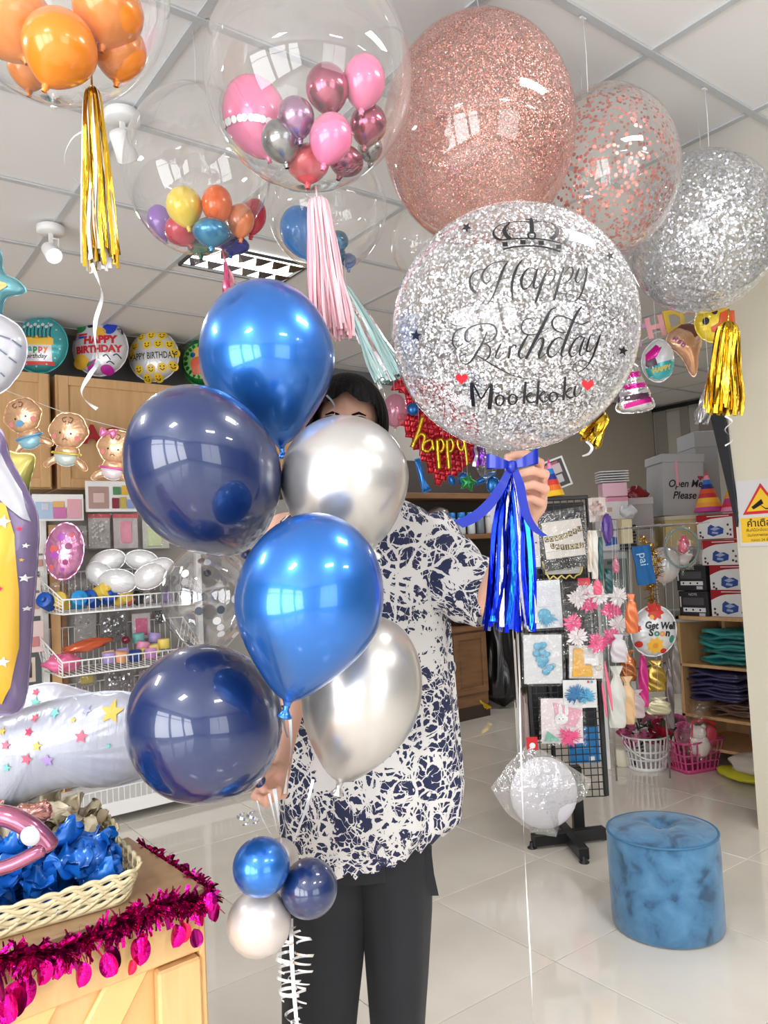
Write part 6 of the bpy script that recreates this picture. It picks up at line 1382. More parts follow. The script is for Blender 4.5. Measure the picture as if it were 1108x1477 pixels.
def ytas(t, w, h):
    obj('paper_tassel', M().prism([(x * w, z * h) for x, z in [(-.36, .38), (-.1, .4), (-.08, -.02), (.12, -.05), (.16, -.4), (-.4, -.42)]], -.012, -.002), [plain(236, 178, 60, .5)], t)
    obj('belly_band', M().box((.12 * w, -.01, .02 * h), (.4 * w, .004, .22 * h)), [WHITE], t); obj('ring', M().tube([(.32 * w + .09 * w * math.cos(a), -.008, -.14 * h + .09 * w * math.sin(a)) for a in [2 * PI * i / 14 for i in range(15)]], .0016, 5), [plain(236, 190, 90, .5)], t)
packet('tassel_packet', 'packet with a yellow tissue tassel under the flower garland', 'packet', T_, w_, h_, plain(230, 228, 226, .5), [ytas], GK, wrapmat=CLEAR2)
T_, w_, h_ = onrack(811, 980, 863, 1022, -.055, 2)
packet('fringe_packet', 'card with a spiky metallic blue fringe print', 'packet', T_, w_, h_, plain(232, 232, 232, .5), [fan(SKYD, -.12, 0, .34, 60, 3), fan(SKYB, .15, -.05, .28, 50, 4), (.2, .38, .26, .46, plain(220, 90, 100, .5)), (.3, .38, .36, .46, SKYB)], GK)
T_, w_, h_ = onrack(779, 1006, 843, 1074, -.05, 2)
def bunny(t, w, h):
    m = M(); m.add([(x * w, -.004, z * h) for x, z in [(-.2, .4), (.46, .22), (.3, -.12), (-.1, -.05)]], [(0, 1, 2, 3)], 0)
    for (x, z, r, rz) in ((-.02, .05, .15, .12),): m.add([(x * w + a * w, -.0055, z * h + b_ * h) for a, b_ in circ(0, 0, r, 16, rz)], [tuple(range(16))], 1)
    for sx in (-.04, .1): m.add([((sx + a) * w, -.0055, (.24 + b_) * h) for a, b_ in circ(0, 0, .045, 12, .12)], [tuple(range(12))], 1)
    for sx in (-.07, .02): m.add([((sx + a) * w, -.0065, (.05 + b_) * h) for a, b_ in circ(0, 0, .014, 8)], [tuple(range(8))], 3)
    m.add([(x * w, -.005, z * h) for x, z in [(-.34, -.2), (-.42, -.42), (-.05, -.42)]], [(0, 1, 2)], 2)
    obj('print', m, [plain(238, 170, 190, .5), WHITE, plain(130, 200, 180, .5), BLACK], t)
packet('party_hat_packet', 'pink and white packet with a rabbit print, low on the rack', 'packet', T_, w_, h_, plain(238, 226, 228, .5), [bunny, fan(plain(240, 84, 140, .5), .15, -.32, .3, 50, 6)], GK, thick=.003, wrapmat=CLEAR2)
T_, w_, h_ = onrack(820, 1048, 866, 1102, .02, 0)
packet('blue_packet', 'blue packet behind the black grid near its foot', 'packet', T_, w_, h_, plain(36, 130, 200, .4), [(-.3, -.1, .3, -.02, plain(60, 160, 220, .4)), (.12, -.44, .3, -.3, WHITE)], GK)
# flower garland in a clear bag
T_, w_, h_ = onrack(812, 838, 902, 946, -.07, 0)
t = thing('flower_garland_packet', 'clear bag holding a ring of pink and white paper flowers', 'packet', T_, GK)
for i, (x, z, pk) in enumerate(((-.08, .22, 1), (.1, .3, 0), (-.25, .28, 0), (.28, .1, 1), (-.34, -.05, 1), (-.3, -.24, 0), (.38, -.1, 0), (.26, -.26, 1), (.02, -.32, 1), (-.12, .38, 0), (.4, .28, 0))):
    m = M(); rnd = random.Random(i); R = .17 * w_
    for j in range(16):
        a = 2 * PI * j / 16 + rnd.uniform(-.1, .1); r_ = R * rnd.uniform(.8, 1.15); m.add([(0, 0, 0), (math.cos(a - .22) * r_ * .7, -.008, math.sin(a - .22) * r_ * .7), (math.cos(a) * r_, -.003, math.sin(a) * r_), (math.cos(a + .22) * r_ * .7, -.008, math.sin(a + .22) * r_ * .7)], [(0, 1, 2, 3)], 0)
    m.ell((0, -.008, 0), (R * .22, .006, R * .22), 8, 5); o = obj('flower', m, [plain(240, 90, 150, .6) if pk else plain(240, 234, 236, .6)], t); o.matrix_local = Matrix.Translation((x * w_, -.004 * (i % 3), z * h_))
m = M(); m.grid(lambda u, v: ((u - .5) * w_ * 1.02, -.025 - .004 * math.sin(u * 23 + v * 7) - .003 * math.sin(v * 29), (v - .5) * h_ * 1.02), 16, 18); obj('clear_bag', m, [CLEAR2], t)
obj('header_tag', M().box((-.14 * w_, -.02, .5 * h_), (.2 * w_, .004, .1 * h_), 0, None, .002), [plain(220, 60, 80, .4)], t)
# bag with a white paper lantern hanging from the rack corner
T_, w_, h_ = onrack(708, 1068, 855, 1214, -.16, 0)
t = thing('lantern_packet', 'clear bag with a round white paper lantern and a red header tag', 'packet', T_, GK)
obj('lantern', M().lathe([(.33 * w_ * math.sin(PI * j / 20) + .0005, .35 * w_ * -math.cos(PI * j / 20)) for j in range(21)], 40, 0, Matrix.Translation((0.02 * w_, 0, -.02 * h_)), 1, .25), [plain(238, 236, 246, .7)], t)
dm = [(-.1, .48), (.2, .3), (.5, .08), (.42, -.1), (.2, -.2), (.12, -.46), (-.1, -.42), (-.36, -.2), (-.44, -.06), (-.5, .06), (-.3, .3)]
for sg in (-1, 1):
    m = M(); c0 = (0, 0); vv = []; ff = []
    dn = resample([(x * w_, z * h_) for x, z in dm], 44)
    for j in range(9):
        tt = j / 8
        for i, p in enumerate(dn): vv.append((p[0] * tt, sg * (.25 * .38 * w_ + .012) * (1 - tt ** 3) + .003 * math.sin(i * 1.7 + j * 2.1), p[1] * tt))
    for j in range(8):
        for i in range(44): q = (i + 1) % 44; ff.append((j * 44 + i, j * 44 + q, (j + 1) * 44 + q, (j + 1) * 44 + i))
    m.add(vv, ff, 0, True); obj('clear_bag', m, [MT.setdefault('crinkled_bag', film('crinkled_bag', base=.2, edge=.6, rough=.06, bump=1.0, bscale=22, haze=.1))], t)
obj('header_tag', M().box((-.07 * w_, -.01, .48 * h_), (.11 * w_, .004, .13 * h_), 0, None, .002), [plain(214, 34, 44, .4)], t)
m = M(); m.add([((-.07 + a) * w_, -.0135, (.46 + b_) * h_) for a, b_ in circ(0, 0, .03, 12)], [tuple(range(12))], 0); obj('tag_mark', m, [WHITE], t)
# packs hung on the left side of the rack, seen edge on
for i, (px, y0, y1, w_px, c_) in enumerate(((741, 905, 1075, 4, (222, 216, 212)), (746, 905, 1000, 4, (196, 190, 188)), (751, 985, 1110, 4, (170, 150, 150)), (757, 1000, 1120, 4, (206, 176, 176)), (744, 1010, 1098, 5, (226, 222, 214)))):
    x, z0 = rl(px, y0, .0); _, z1 = rl(px, y1, .0); T2 = RT_ @ Matrix.Translation((x, 0, (z0 + z1) / 2)) @ Matrix.Rotation(math.radians(80), 4, 'Z')
    packet('side_packet', ['white packet edge, leftmost on the rack side', 'upper grey packet edge on the rack side', 'lower mauve packet edge on the rack side', 'pale rose packet edge next to the front grid', 'lowest cream packet edge on the rack side'][i], 'packet', T2, .09, abs(z0 - z1), plain(*c_, .5), [(-.4, -.4, .4, .4, plain(*[v - 12 for v in c_], .5))], 'packets on the left side of the rack')
# party hat standing on the rack, framed card behind it
RB = [(226, 60, 150), (240, 160, 200), (30, 130, 220), (40, 50, 150), (220, 60, 50), (240, 120, 30), (250, 200, 40)]
def hat(label, T, r, h, cols, group='striped party hats'):
    t = thing('party_hat', label, 'hat', T, group); n = len(cols)
    for i, c in enumerate(cols):
        z1 = h * (1 - i / n); z0 = h * (1 - (i + 1) / n); obj('stripe', M().lathe([(r * (i + 1) / n, z0), (max(.001, r * i / n), z1)], 24), [plain(*c, .4)], t)
p = rl(799, 716, .0); tt, _z = rl(792, 661, .0)
hat('rainbow striped party hat standing on the black rack', RT_ @ Matrix.Translation((p[0], 0, zt + .012)) @ Matrix.Rotation(math.radians(-5), 4, 'Y'), .052, .185, RB)
T_, w_, h_ = onrack(775, 662, 822, 708, .22, -18)
packet('framed_card', 'white framed dark photo card leaning behind the party hat', 'card', T_, w_, h_, WHITE, [(-.4, -.42, .4, .42, plain(70, 66, 70, .5)), (-.3, .1, -.05, .35, plain(206, 120, 140, .5)), (.0, .0, .3, .3, plain(206, 190, 196, .5)), (-.05, -.3, .25, -.05, plain(200, 196, 200, .5)), (.05, .3, .25, .38, plain(180, 90, 110, .5))])

RAILZ = 1.42
def pouch(name, label, cat, px, py, d, wp, hp, mt, group, roll=0, rail=True, stick=False):
    """flat cellophane pack: gathered neck, flared top, hung by a string"""
    k = K(d); c = at_d(px, py, d); t = thing(name, label, cat, hf(c) @ Matrix.Rotation(math.radians(roll), 4, 'Y'), group); W, H = wp * k, hp * k; m = M(); sd = px * .7
    prof = [(0, .86, .5), (.06, .98, .9), (.3, 1, 1), (.6, .96, .9), (.76, .7, .6), (.84, .3, .4), (.9, .5, .3), (1, .8, .15)] if not stick else [(0, .95, .4), (.05, 1, .8), (.5, 1, 1), (.9, 1, .8), (.95, 1, .3), (1, 1, .1)]
    def f(u, v):
        i = 0
        while i < len(prof) - 2 and prof[i + 1][0] < v: i += 1
        q = (v - prof[i][0]) / (prof[i + 1][0] - prof[i][0]); ww = prof[i][1] + (prof[i + 1][1] - prof[i][1]) * q; dd = prof[i][2] + (prof[i + 1][2] - prof[i][2]) * q; a = 2 * PI * u
        x = math.copysign(abs(math.cos(a)) ** .6, math.cos(a)) * W / 2 * ww * (1 + .05 * math.sin(v * 14 + sd)); y = math.sin(a) * .016 * dd * (1 + .4 * math.sin(a * 3 + v * 9 + sd)) + .004 * math.sin(v * 17 + u * 20 + sd)
        return (x, y, (v - .5) * H)
    m.grid(f, 28, 22); obj('body', m, [mt], t)
    if not stick: obj('tie', M().tube([(W * .17 * math.cos(2 * PI * i / 10), .008 * math.sin(2 * PI * i / 10), .34 * H) for i in range(11)], .0018, 5), [STRING], t)
    if rail:
        zt2 = max(RAILZ - c.z, H * .5 + .02); obj('hang_string', M().tube([(0, .002, H * .45), (0, .004, zt2)], .0009, 4), [STRING], t)
    return t

# ================================================================== right alcove
def bx(name, label, cat, px0, py0, px1, py1, X, dX, mt, group=None, draw=None, mside=None, roll=0):
    """box whose face lies in the plane x = X, outline given by pixels"""
    a, b_ = at_x(px0, (py0 + py1) / 2, X), at_x(px1, (py0 + py1) / 2, X); c, d = at_x((px0 + px1) / 2, py0, X), at_x((px0 + px1) / 2, py1, X)
    w, h = abs(a.y - b_.y), abs(c.z - d.z); T = Matrix.Translation((X, (a.y + b_.y) / 2, d.z)) @ Matrix.Rotation(-PI / 2, 4, 'Z') @ Matrix.Rotation(math.radians(roll), 4, 'Y')
    t = thing(name, label, cat, T, group); obj('body', M().box((0, dX / 2, h / 2), (w, dX, h), 0, None, .002), [mt], t)
    if draw: draw(t, w, h)
    return t, w, h
REDC = plain(176, 24, 40, .4)
sx0, sx1 = at_x(975, 900, 4.25).y, at_x(1092, 900, 4.25).y
t = thing('shelf_unit', 'low oak shelf unit between the flower baskets and the cream column', 'shelf', Matrix.Translation((4.25, sx0, 0)) @ Matrix.Rotation(-PI / 2, 4, 'Z'))
SW = sx0 - sx1 + .05; ZT = .885
for (z, th) in ((ZT, .022), (.6, .018), (.30, .018), (.12, .018)): obj('shelf_board', M().box((SW / 2, .22, z - th / 2), (SW, .44, th), 0, None, .002), [WOOD], t)
obj('side_panel', M().box((.012, .22, ZT / 2), (.024, .44, ZT), 0, None, .002), [WOOD], t); obj('back_panel', M().box((SW / 2, .445, ZT / 2), (SW, .012, ZT)), [WOOD], t)
obj('divider', M().box((SW * .38, .3, .74), (.02, .28, .27), 0, None, .002), [WOOD], t)
BP = plain(48, 80, 160, .4); GRN = plain(60, 110, 70, .5)
def pumpbox(t, w, h):
    m = M()
    cv = [(-.5 + .5 * i / 8, .12 + .22 * math.sin(PI / 2 * i / 8)) for i in range(9)] + [(.5 * i / 8, .34 + .04 * i / 8) for i in range(1, 9)]
    m.add([(x * w * .98, -.0012, (z + .5) * h) for x, z in cv] + [(.49 * w, -.0012, .03 * h), (-.49 * w, -.0012, .03 * h)], [tuple(range(len(cv) + 2))], 0); obj('white_panel', m, [WHITE], t)
    m = M(); m.prism([(x * w, z * h) for x, z in [(-.2, .22), (-.05, .12), (.22, .22), (.24, .42), (.12, .52), (.02, .5), (-.1, .6), (-.18, .5)]], -.004, -.001, 0); m.prism([(x * w, z * h) for x, z in [(-.12, .42), (.0, .34), (.16, .42), (.02, .5)]], -.0055, -.004, 1); m.prism([(x * w, z * h) for x, z in [(-.08, .24), (.08, .2), (.1, .28), (-.06, .32)]], -.0055, -.004, 1)
    obj('pump_print', m, [BP, plain(170, 186, 220, .4)], t)
    m = M()
    for i, (x, z) in enumerate(((-.4, .3), (-.4, .16), (.36, .56), (.42, .36), (.34, .2), (.42, .16), (-.34, .1))): m.add([(x * w + a * h, -.002, z * h + b_ * h) for a, b_ in circ(0, 0, .05, 8)], [tuple(range(8))], i % 2)
    obj('small_prints', m, [plain(60, 70, 60, .5), plain(120, 60, 80, .5)], t)
    obj('title_line', M().box((.1 * w, -.001, .93 * h), (.6 * w, .001, .03 * h)), [WHITE], t)
GX = 'red boxes with printed air pump, stacked on the shelf unit'
for i, (x0, x1, y0, y1, lb) in enumerate(((1026, 1080, 851, 891, 'red printed pump box at the bottom of the stack'), (1024, 1080, 815, 853, 'red printed pump box second from the bottom'), (1012, 1066, 779, 816, 'red printed pump box second from the top'), (1005, 1058, 742, 778, 'red printed pump box on top, under the party hats'))):
    bx('pump_box', lb, 'box', x0, y0, x1, y1, 4.28 + .01 * (i % 2), .26, REDC, GX, pumpbox)
DKB = plain(44, 44, 48, .4)
def dkbox(t, w, h):
    obj('panel', M().box((.0, -.001, .62 * h), (.72 * w, .002, .28 * h)), [plain(84, 84, 88, .4)], t); obj('strip', M().box((.02 * w, -.001, .3 * h), (.76 * w, .002, .16 * h)), [WHITE], t)
    obj('label_patch', M().box((.28 * w, -.001, .12 * h), (.2 * w, .002, .12 * h)), [plain(210, 210, 214, .4)], t); obj('side_strip', M().box((-.44 * w, -.001, .6 * h), (.04 * w, .002, .4 * h)), [WHITE], t)
    m = M()
    for i in range(3): m.add([((-.26 + .24 * i) * w + a * h, -.0025, .3 * h + b_ * h) for a, b_ in circ(0, 0, .04, 8)], [tuple(range(8))], 0)
    put_text(m, 'NOTE', .0, .88 * h, .13 * h, 1, y=-.002)
    obj('icons', m, [BLACK, plain(230, 230, 230, .4)], t)
for i, (x0, x1, y0, y1, lb) in enumerate(((980, 1022, 853, 891, 'dark grey printed box, lower of two left of the red boxes'), (976, 1018, 816, 852, 'dark grey printed box, upper of two left of the red boxes'))):
    bx('grey_box', lb, 'box', x0, y0, x1, y1, 4.27, .24, DKB, 'dark printed boxes on the shelf unit', dkbox)
RB2 = [(220, 50, 80), (245, 150, 190), (40, 120, 200), (30, 40, 120), (220, 90, 50), (200, 50, 60), (245, 190, 50), (245, 160, 60), (190, 60, 150)]
p = at_x(1023, 741, 4.34); q_ = at_x(1019, 682, 4.34); hat('rainbow party hat on the red boxes, left of two', Matrix.Translation((4.34, p.y, p.z + .012)), .085, q_.z - p.z, RB2)
p = at_x(1052, 741, 4.36); q_ = at_x(1052, 684, 4.36); hat('rainbow party hat on the red boxes, right of two, next to the black strip', Matrix.Translation((4.38, p.y - .03, p.z + .012)), .085, q_.z - p.z, RB2[2:] + RB2[:2])
# clothes and packs on the shelves
def stackcloth(label, px, py, X, w, d, h, cols, n, cat='fabric', name='folded_pack', z0=None, group=None):
    p = at_x(px, py, X); rnd = random.Random(n)
    for i in range(n):
        th = h / n; m = M(); c_ = cols[i % len(cols)]; ph = rnd.uniform(0, 6)
        def f(u, v): 
            a = 2 * PI * u; s = 1 / max(abs(math.cos(a)), abs(math.sin(a))) ; s = s ** .8
            r = [0, .97, 1, .97, 0][int(round(v * 4))]; zz = [0, 0.1, .5, .9, 1][int(round(v * 4))] * th
            return (math.cos(a) * s * w / 2 * r, math.sin(a) * s * d / 2 * r, zz + .008 * math.sin(a * 2 + ph) * r + .006 * math.sin(a * 5 + ph))
        m.grid(f, 32, 4); o = obj(name, m, [plain(*c_, .3, coat=.5)]); o.matrix_world = Matrix.Translation((X + d / 2, p.y + rnd.uniform(-.012, .012), (z0 or p.z) + i * th * 1.0 + .006)) @ Matrix.Rotation(-PI / 2 + rnd.uniform(-.08, .08), 4, 'Z')
        tag(o, label, cat, group)
stackcloth('folded teal pack in the pile on the upper shelf', 1043, 955, 4.27, .30, .3, .19, [(30, 120, 118), (50, 150, 146), (26, 104, 108)], 8, group='teal packs on the upper shelf', z0=.605)
stackcloth('folded dark violet pack in the pile on the middle shelf', 1030, 1030, 4.26, .34, .32, .17, [(52, 48, 92), (66, 62, 104), (40, 38, 76)], 9, group='violet packs on the middle shelf', z0=.385)
stackcloth('folded brown pack in the pile on the middle shelf', 1055, 1050, 4.27, .26, .28, .07, [(104, 78, 66), (90, 66, 58)], 5, group='brown packs under the violet ones', z0=.305)
p = at_x(1075, 1112, 4.22); lump('cloth_bag', 'pale cloth bag on the floor between pink basket and column', 'bag', Vector((4.2, 2.25, .09)), (.13, .17, .06), plain(206, 196, 184, .7), seed=41, amp=.12)
lump('yellow_bag', 'yellow and black pack under the pale cloth bag', 'bag', Vector((4.17, 2.3, .033)), (.12, .19, .03), plain(206, 200, 50, .5), seed=42, amp=.1)
# cartons and props behind
def card(label, name, cat, px0, py0, px1, py1, d, dY, mt, draw=None, roll=0, group=None, lid=None):
    a, b_ = at_d(px0, (py0 + py1) / 2, d), at_d(px1, (py0 + py1) / 2, d); w = (px1 - px0) * K(d); h = (py1 - py0) * K(d); c = at_d((px0 + px1) / 2, py1, d)
    t = thing(name, label, cat, hf(c) @ Matrix.Rotation(math.radians(roll), 4, 'Y'), group); obj('body', M().box((0, dY / 2, h / 2), (w, dY, h), 0, None, .003), [mt], t)
    if lid: obj('lid', M().box((0, dY / 2, h * .94), (w * 1.06, dY * 1.04, h * .14), 0, None, .003), [lid], t)
    if draw: draw(t, w, h)
    return t
GCART = plain(172, 174, 178, .6)
def openme(t, w, h):
    m = M(); s_ = h * .17
    put_text(m, 'Open Me', .04 * w, .52 * h, s_, 0, y=-.002, bold=.0012, shear=.25, sx=.85); put_text(m, 'Please', .02 * w, .33 * h, s_, 0, y=-.002, bold=.0012, shear=.25, sx=.9)
    obj('lettering', m, [BLACK], t); m = M(); m.add([(.42 * w + x * .1 * h / 16, -.003, .62 * h + z * .1 * h / 16) for x, z in [(16 * math.sin(a) ** 3 * .5, 6.5 * math.cos(a) - 2.5 * math.cos(2 * a)) for a in [2 * PI * i / 16 for i in range(16)]]], [tuple(range(16))], 0); obj('heart_print', m, [plain(160, 40, 70, .5)], t)
    m = M(); m.ribbon([(-.18 * w, -.004, 1.0 * h), (-.17 * w, -.006, .8 * h), (-.15 * w, -.005, .6 * h), (-.14 * w, -.004, .48 * h)], .016, (1, 0, 0)); obj('pink_ribbon', m, [plain(226, 160, 176, .4)], t)
card('grey gift carton lettered in black script with a pink ribbon', 'gift_carton', 'box', 957, 655, 1016, 744, 4.80, .3, GCART, openme, 3, lid=GCART)
card('plain grey carton behind the lettered one, by the black strip', 'plain_carton', 'box', 1013, 622, 1046, 787, 5.25, .3, plain(160, 162, 168, .6), None, 0, lid=plain(166, 168, 174, .6))
card('white square carton left of the lettered gift carton', 'white_carton', 'box', 912, 718, 946, 790, 4.75, .22, plain(176, 170, 172, .6), None, 0, lid=plain(196, 192, 192, .6))
card('pale yellow carton edge under the lettered gift carton', 'yellow_carton', 'box', 962, 744, 1008, 788, 4.72, .55, plain(206, 188, 130, .6), None, 0, lid=plain(214, 206, 180, .6))
lump('red_bag', 'dark red plastic bag behind the white carton', 'bag', at_d(918, 716, 4.9), (.08, .06, .06), plain(140, 16, 30, .3), seed=44)
card('cream printed carton in front of the white one', 'cream_carton', 'box', 899, 748, 914, 784, 4.35, .1, plain(226, 212, 176, .6), None, 0)
lump('white_toy', 'white and blue toy pack lying on the cream carton', 'toy', at_d(906, 738, 4.35), (.055, .04, .035), plain(206, 208, 216, .35), seed=45)
# stack of tubs and boxes right of the rack
t = thing('tub_stack', 'stack of pink plastic tubs in a clear wrap on the boxes', 'tub', hf(at_d(888, 716, 4.62)))
k = K(4.62)
obj('bottom_tub', M().box((0, .05, 10 * k), (36 * k, .1, 20 * k), 0, None, .004), [plain(236, 190, 208, .4)], t)
for i in range(5): obj('tub_rim', M().box((0, .05, (22 + i * 3.6) * k), (42 * k, .115, 1.8 * k), 0, None, .002), [plain(216, 216, 222, .4)], t)
card('pink and white printed box below the pink tubs', 'pink_box', 'box', 868, 717, 908, 749, 4.62, .12, plain(226, 222, 226, .5), lambda t, w, h: obj('pink_band', M().box((0, -.001, .9 * h), (w, .002, .18 * h)), [plain(226, 150, 176, .5)], t) and obj('print', M().box((-.2 * w, -.001, .45 * h), (.2 * w, .002, .2 * h)), [plain(206, 180, 160, .5)], t))
card('white box with blue machine print beside the purple pack', 'machine_box', 'box', 869, 750, 895, 794, 4.62, .12, plain(220, 222, 230, .5), lambda t, w, h: obj('blue_print', M().prism([(x * w, z * h) for x, z in [(-.3, .15), (.35, .2), (.35, .42), (.1, .45), (0, .3), (-.3, .32)]], -.003, -.001), [plain(30, 100, 190, .4)], t))
t = thing('black_bundle', 'bundle of thin black boards right of the machine box', 'bundle', hf(at_d(907, 794, 4.62))); k = K(4.62)
for i in range(8): obj('board', M().box((.003 * math.sin(i * 2), .05, (3 + i * 4.6) * k), (24 * k, .1, 3.4 * k), 0, None, .001), [plain(34, 34, 38, .35)], t)
lump('purple_pack', 'purple balloon pack hanging at the right of the rack', 'packet', at_d(876, 762, 3.35), (.03, .02, .062), plain(70, 30, 130, .2, coat=.8), seed=46, amp=.1)
t_, k = None, K(3.5)
packet('clear_packet', 'clear packet with beige shapes above the purple pack', 'packet', hf(at_d(862, 735, 3.42)), 26 * K(3.42), 36 * K(3.42), plain(190, 176, 170, .5), [flakes(plain(176, 140, 130, .4), 16, .01)], None, wrapmat=CLEAR2)
for i, (px, py, w_, h_, c_, lb) in enumerate(((858, 800, 9, 70, (216, 212, 206), 'long clear stick pack with pale sticks, right of the congratulations packet'), (866, 806, 6, 62, (40, 90, 96), 'long stick pack with teal sticks'), (851, 795, 6, 60, (226, 214, 200), 'long stick pack with cream sticks'), (862, 845, 12, 26, (240, 110, 140), 'coral pink balloon pack above the flower garland'), (878, 838, 12, 36, (30, 78, 80), 'dark teal balloon pack above the flower garland'), (888, 815, 10, 22, (190, 120, 140), 'dusty pink pack by the grey drawer'))):
    pouch('stick_pack', lb, 'packet', px, py, 3.36, w_, h_, plain(*c_, .3, coat=.5), 'packs on the right side of the rack', 3, False, h_ > 30)
# grey drawer tower with a blue cloth, gold garland
t = thing('drawer_tower', 'grey green plastic drawer tower with white frame behind the rack', 'drawers', hf(Vector((at_d(896, 1010, 4.62).x, at_d(896, 1010, 4.62).y, 0)))); k = K(4.62); _ht = at_d(896, 795, 4.62).z
obj('case', M().box((0, .14, .55 + (_ht - .55) / 2), (48 * k, .26, _ht - .55), 0, None, .004), [plain(206, 208, 208, .5)], t)
for x in (-22, 22):
    for y in (.03, .25): obj('leg', M().box((x * k, y, .275), (.02, .02, .55)), [WHITE], t)
for i in range(3): 
    dr = obj('drawer', M().box((0, -.004, .55 + (_ht - .55) * (.18 + i * .31)), (42 * k, .012, (_ht - .55) * .28), 0, None, .003), [plain(110, 122, 120, .45)], t)
    obj('drawer_handle', M().box((0, -.014, .55 + (_ht - .55) * (.29 + i * .31)), (16 * k, .012, 4 * k), 0, None, .002), [plain(70, 80, 80, .45)], dr)
T_ = cf(929, 815, 3.98, -9); t = thing('blue_cloth', 'blue folded cloth bag with pale outline letters', 'bag', T_); k = K(3.98)
def clf(u, v): return ((u - .5) * 26 * k * (1 + .05 * math.sin(v * 9)), -.012 * math.sin(PI * u) - .003 * math.sin(u * 14 + v * 3), (v - .5) * 56 * k)
m = M(); m.grid(clf, 14, 16); m.grid(lambda u, v: (lambda p: (p[0], -p[1] + .004, p[2]))(clf(u, v)), 14, 16); obj('body', m, [plain(18, 96, 160, .7)], t)
m = M(); put_text(m, 'pai', -1 * k, 9 * k, 17 * k, 0, y=-.0175, rot=-90, bold=.0002); obj('lettering', m, [plain(170, 200, 220, .5)], t)
def garland(label, pts, d, mt, n, ln, r=7, group=None):
    t = thing('tinsel_garland', label, 'garland', at_d(pts[0][0], pts[0][1], d), group); rnd = random.Random(len(label)); m = M(); sp = smooth_path([(*p, d) for p in pts], 8); k = K(d)
    for i in range(n):
        p = sp[rnd.randrange(len(sp))]; a = at_d(*p); dv = Vector((rnd.gauss(0, 1), rnd.gauss(0, 1), rnd.gauss(0, 1))).normalized(); L_ = ln * k * rnd.uniform(.5, 1.1); s_ = dv.orthogonal()
        m.ribbon([a, a + dv * L_], .0045, s_)
    obj('strands', m, mt, t, True, kind='stuff'); obj('core', M().tube([at_d(*p) for p in sp], .002, 4), mt, t, True); return t
garland('gold tinsel garland hanging beside the blue cloth', [(925, 775), (938, 790), (948, 806), (945, 830), (940, 850), (944, 872), (948, 880)], 4.05, [GOLDT], 420, 13)
# get well soon foil
k = K(3.85); t = thing('message_foil_balloon', 'white round foil balloon with flowers and a get well message', 'balloon', cf(943, 910, 3.85, 10))
f = Foil(ellip(33, 37), k, 14, False); m = M(); f.mesh(m, 0, .05); obj('body', m, [W_F], t)
def flower2(m, x, z, r, q): f.decal(m, [(x + r * (1 + .18 * math.cos(8 * a)) * math.cos(a), z + r * (1 + .18 * math.cos(8 * a)) * math.sin(a)) for a in [2 * PI * i / 40 for i in range(40)]], q, 2)
m = M(); flower2(m, -6, 29, 11, 0); flower2(m, 2, -19, 11, 1); f.decal(m, circ(2, -19, 4), 2, 1, .003); flower2(m, -27, 0, 5, 0); f.decal(m, circ(16, -25, 5, 12, 4), 0, 2); f.decal(m, circ(24, -6, 4, 12, 6), 3, 2); f.decal(m, circ(-20, -22, 5), 0, 1); f.decal(m, circ(-10, 20, 3), 1, 1)
f.text(m, 'Get Well', 4, 10, 14, 4, .5, .15, 8, .85)
for i, (c, q) in enumerate(zip('Soon', (4, 3, 2, 4))): f.text(m, c, -8 + i * 8, -2 + i * 1.2, 14, q, .6)
obj('print', m, [plain(196, 50, 40, .4), plain(232, 178, 50, .4), plain(226, 140, 50, .4), plain(50, 130, 110, .4), BLACK], t)
# clear bubbles and gifts around it
tC, k = bubble('small clear bubble with a pink bow gift beside the printed boxes', 985, 790, 4.1, 27, 32, CLEAR2, group='small clear bubbles at the back')
obj('ring', M().tube([(24 * k * math.cos(a), .01, 28 * k * math.sin(a)) for a in [2 * PI * i / 30 for i in range(31)]], .006, 6), [plain(120, 150, 150, .4)], tC)
lump('pink_bow_gift', 'small pink bow inside the clear bubble at the back', 'gift', at_d(986, 786, 4.1), (.035, .02, .04), plain(220, 80, 110, .3), seed=48, amp=.3)
lump('white_gift_bag', 'white bag with black marks beside the dark printed boxes', 'bag', at_d(992, 808, 4.2), (.07, .03, .035), ramp_mat(P('cow_print', (.9, .9, .9), .5), [(.58, c8(216, 208, 204)), (.6, c8(40, 38, 40))], 22, 'noise', const=True, detail=0), seed=49, amp=.1)
bubble('hazy clear balloon right of the blue cloth', 958, 815, 4.2, 22, 26, film('hazy_film', haze=.35, base=.1, edge=.5), group='small clear bubbles at the back')
lump('orange_cloth', 'orange and yellow cloth below the hazy clear balloon', 'fabric', at_d(958, 832, 4.3), (.06, .04, .03), plain(206, 110, 40, .5), seed=50)
def stand(label, name, cat, px, y0, y1, d, wpx, mt, group=None):
    k = K(d); c = at_d(px, y1, d); t = thing(name, label, cat, hf(c), group); h = (y1 - y0) * k
    obj('rail', M().tube([(0, 0, 0), (0, 0, h)], wpx * k / 2, 8), mt, t); return t
gl_ = thing('garment_rail', 'chrome hanging rail carrying the small packs beside the shelf unit', 'rail', hf(Vector((at_d(930, 1000, 4.35).x, at_d(930, 1000, 4.35).y, 0)))); k = K(4.35)
for x in (-44, 34): obj('rail_post', M().tube([(x * k, .06, 0), (x * k, .06, RAILZ)], .006, 8), [FOILSILV], gl_)
obj('rail_bar', M().tube([(-48 * k, .06, RAILZ), (38 * k, .06, RAILZ)], .006, 8), [FOILSILV], gl_)
for dz_ in (-34, -20, -5, 10, 24): obj('rail_arm', M().tube([(dz_ * k, .06, RAILZ), (dz_ * k, -.8, RAILZ)], .003, 6), [FOILSILV], gl_)
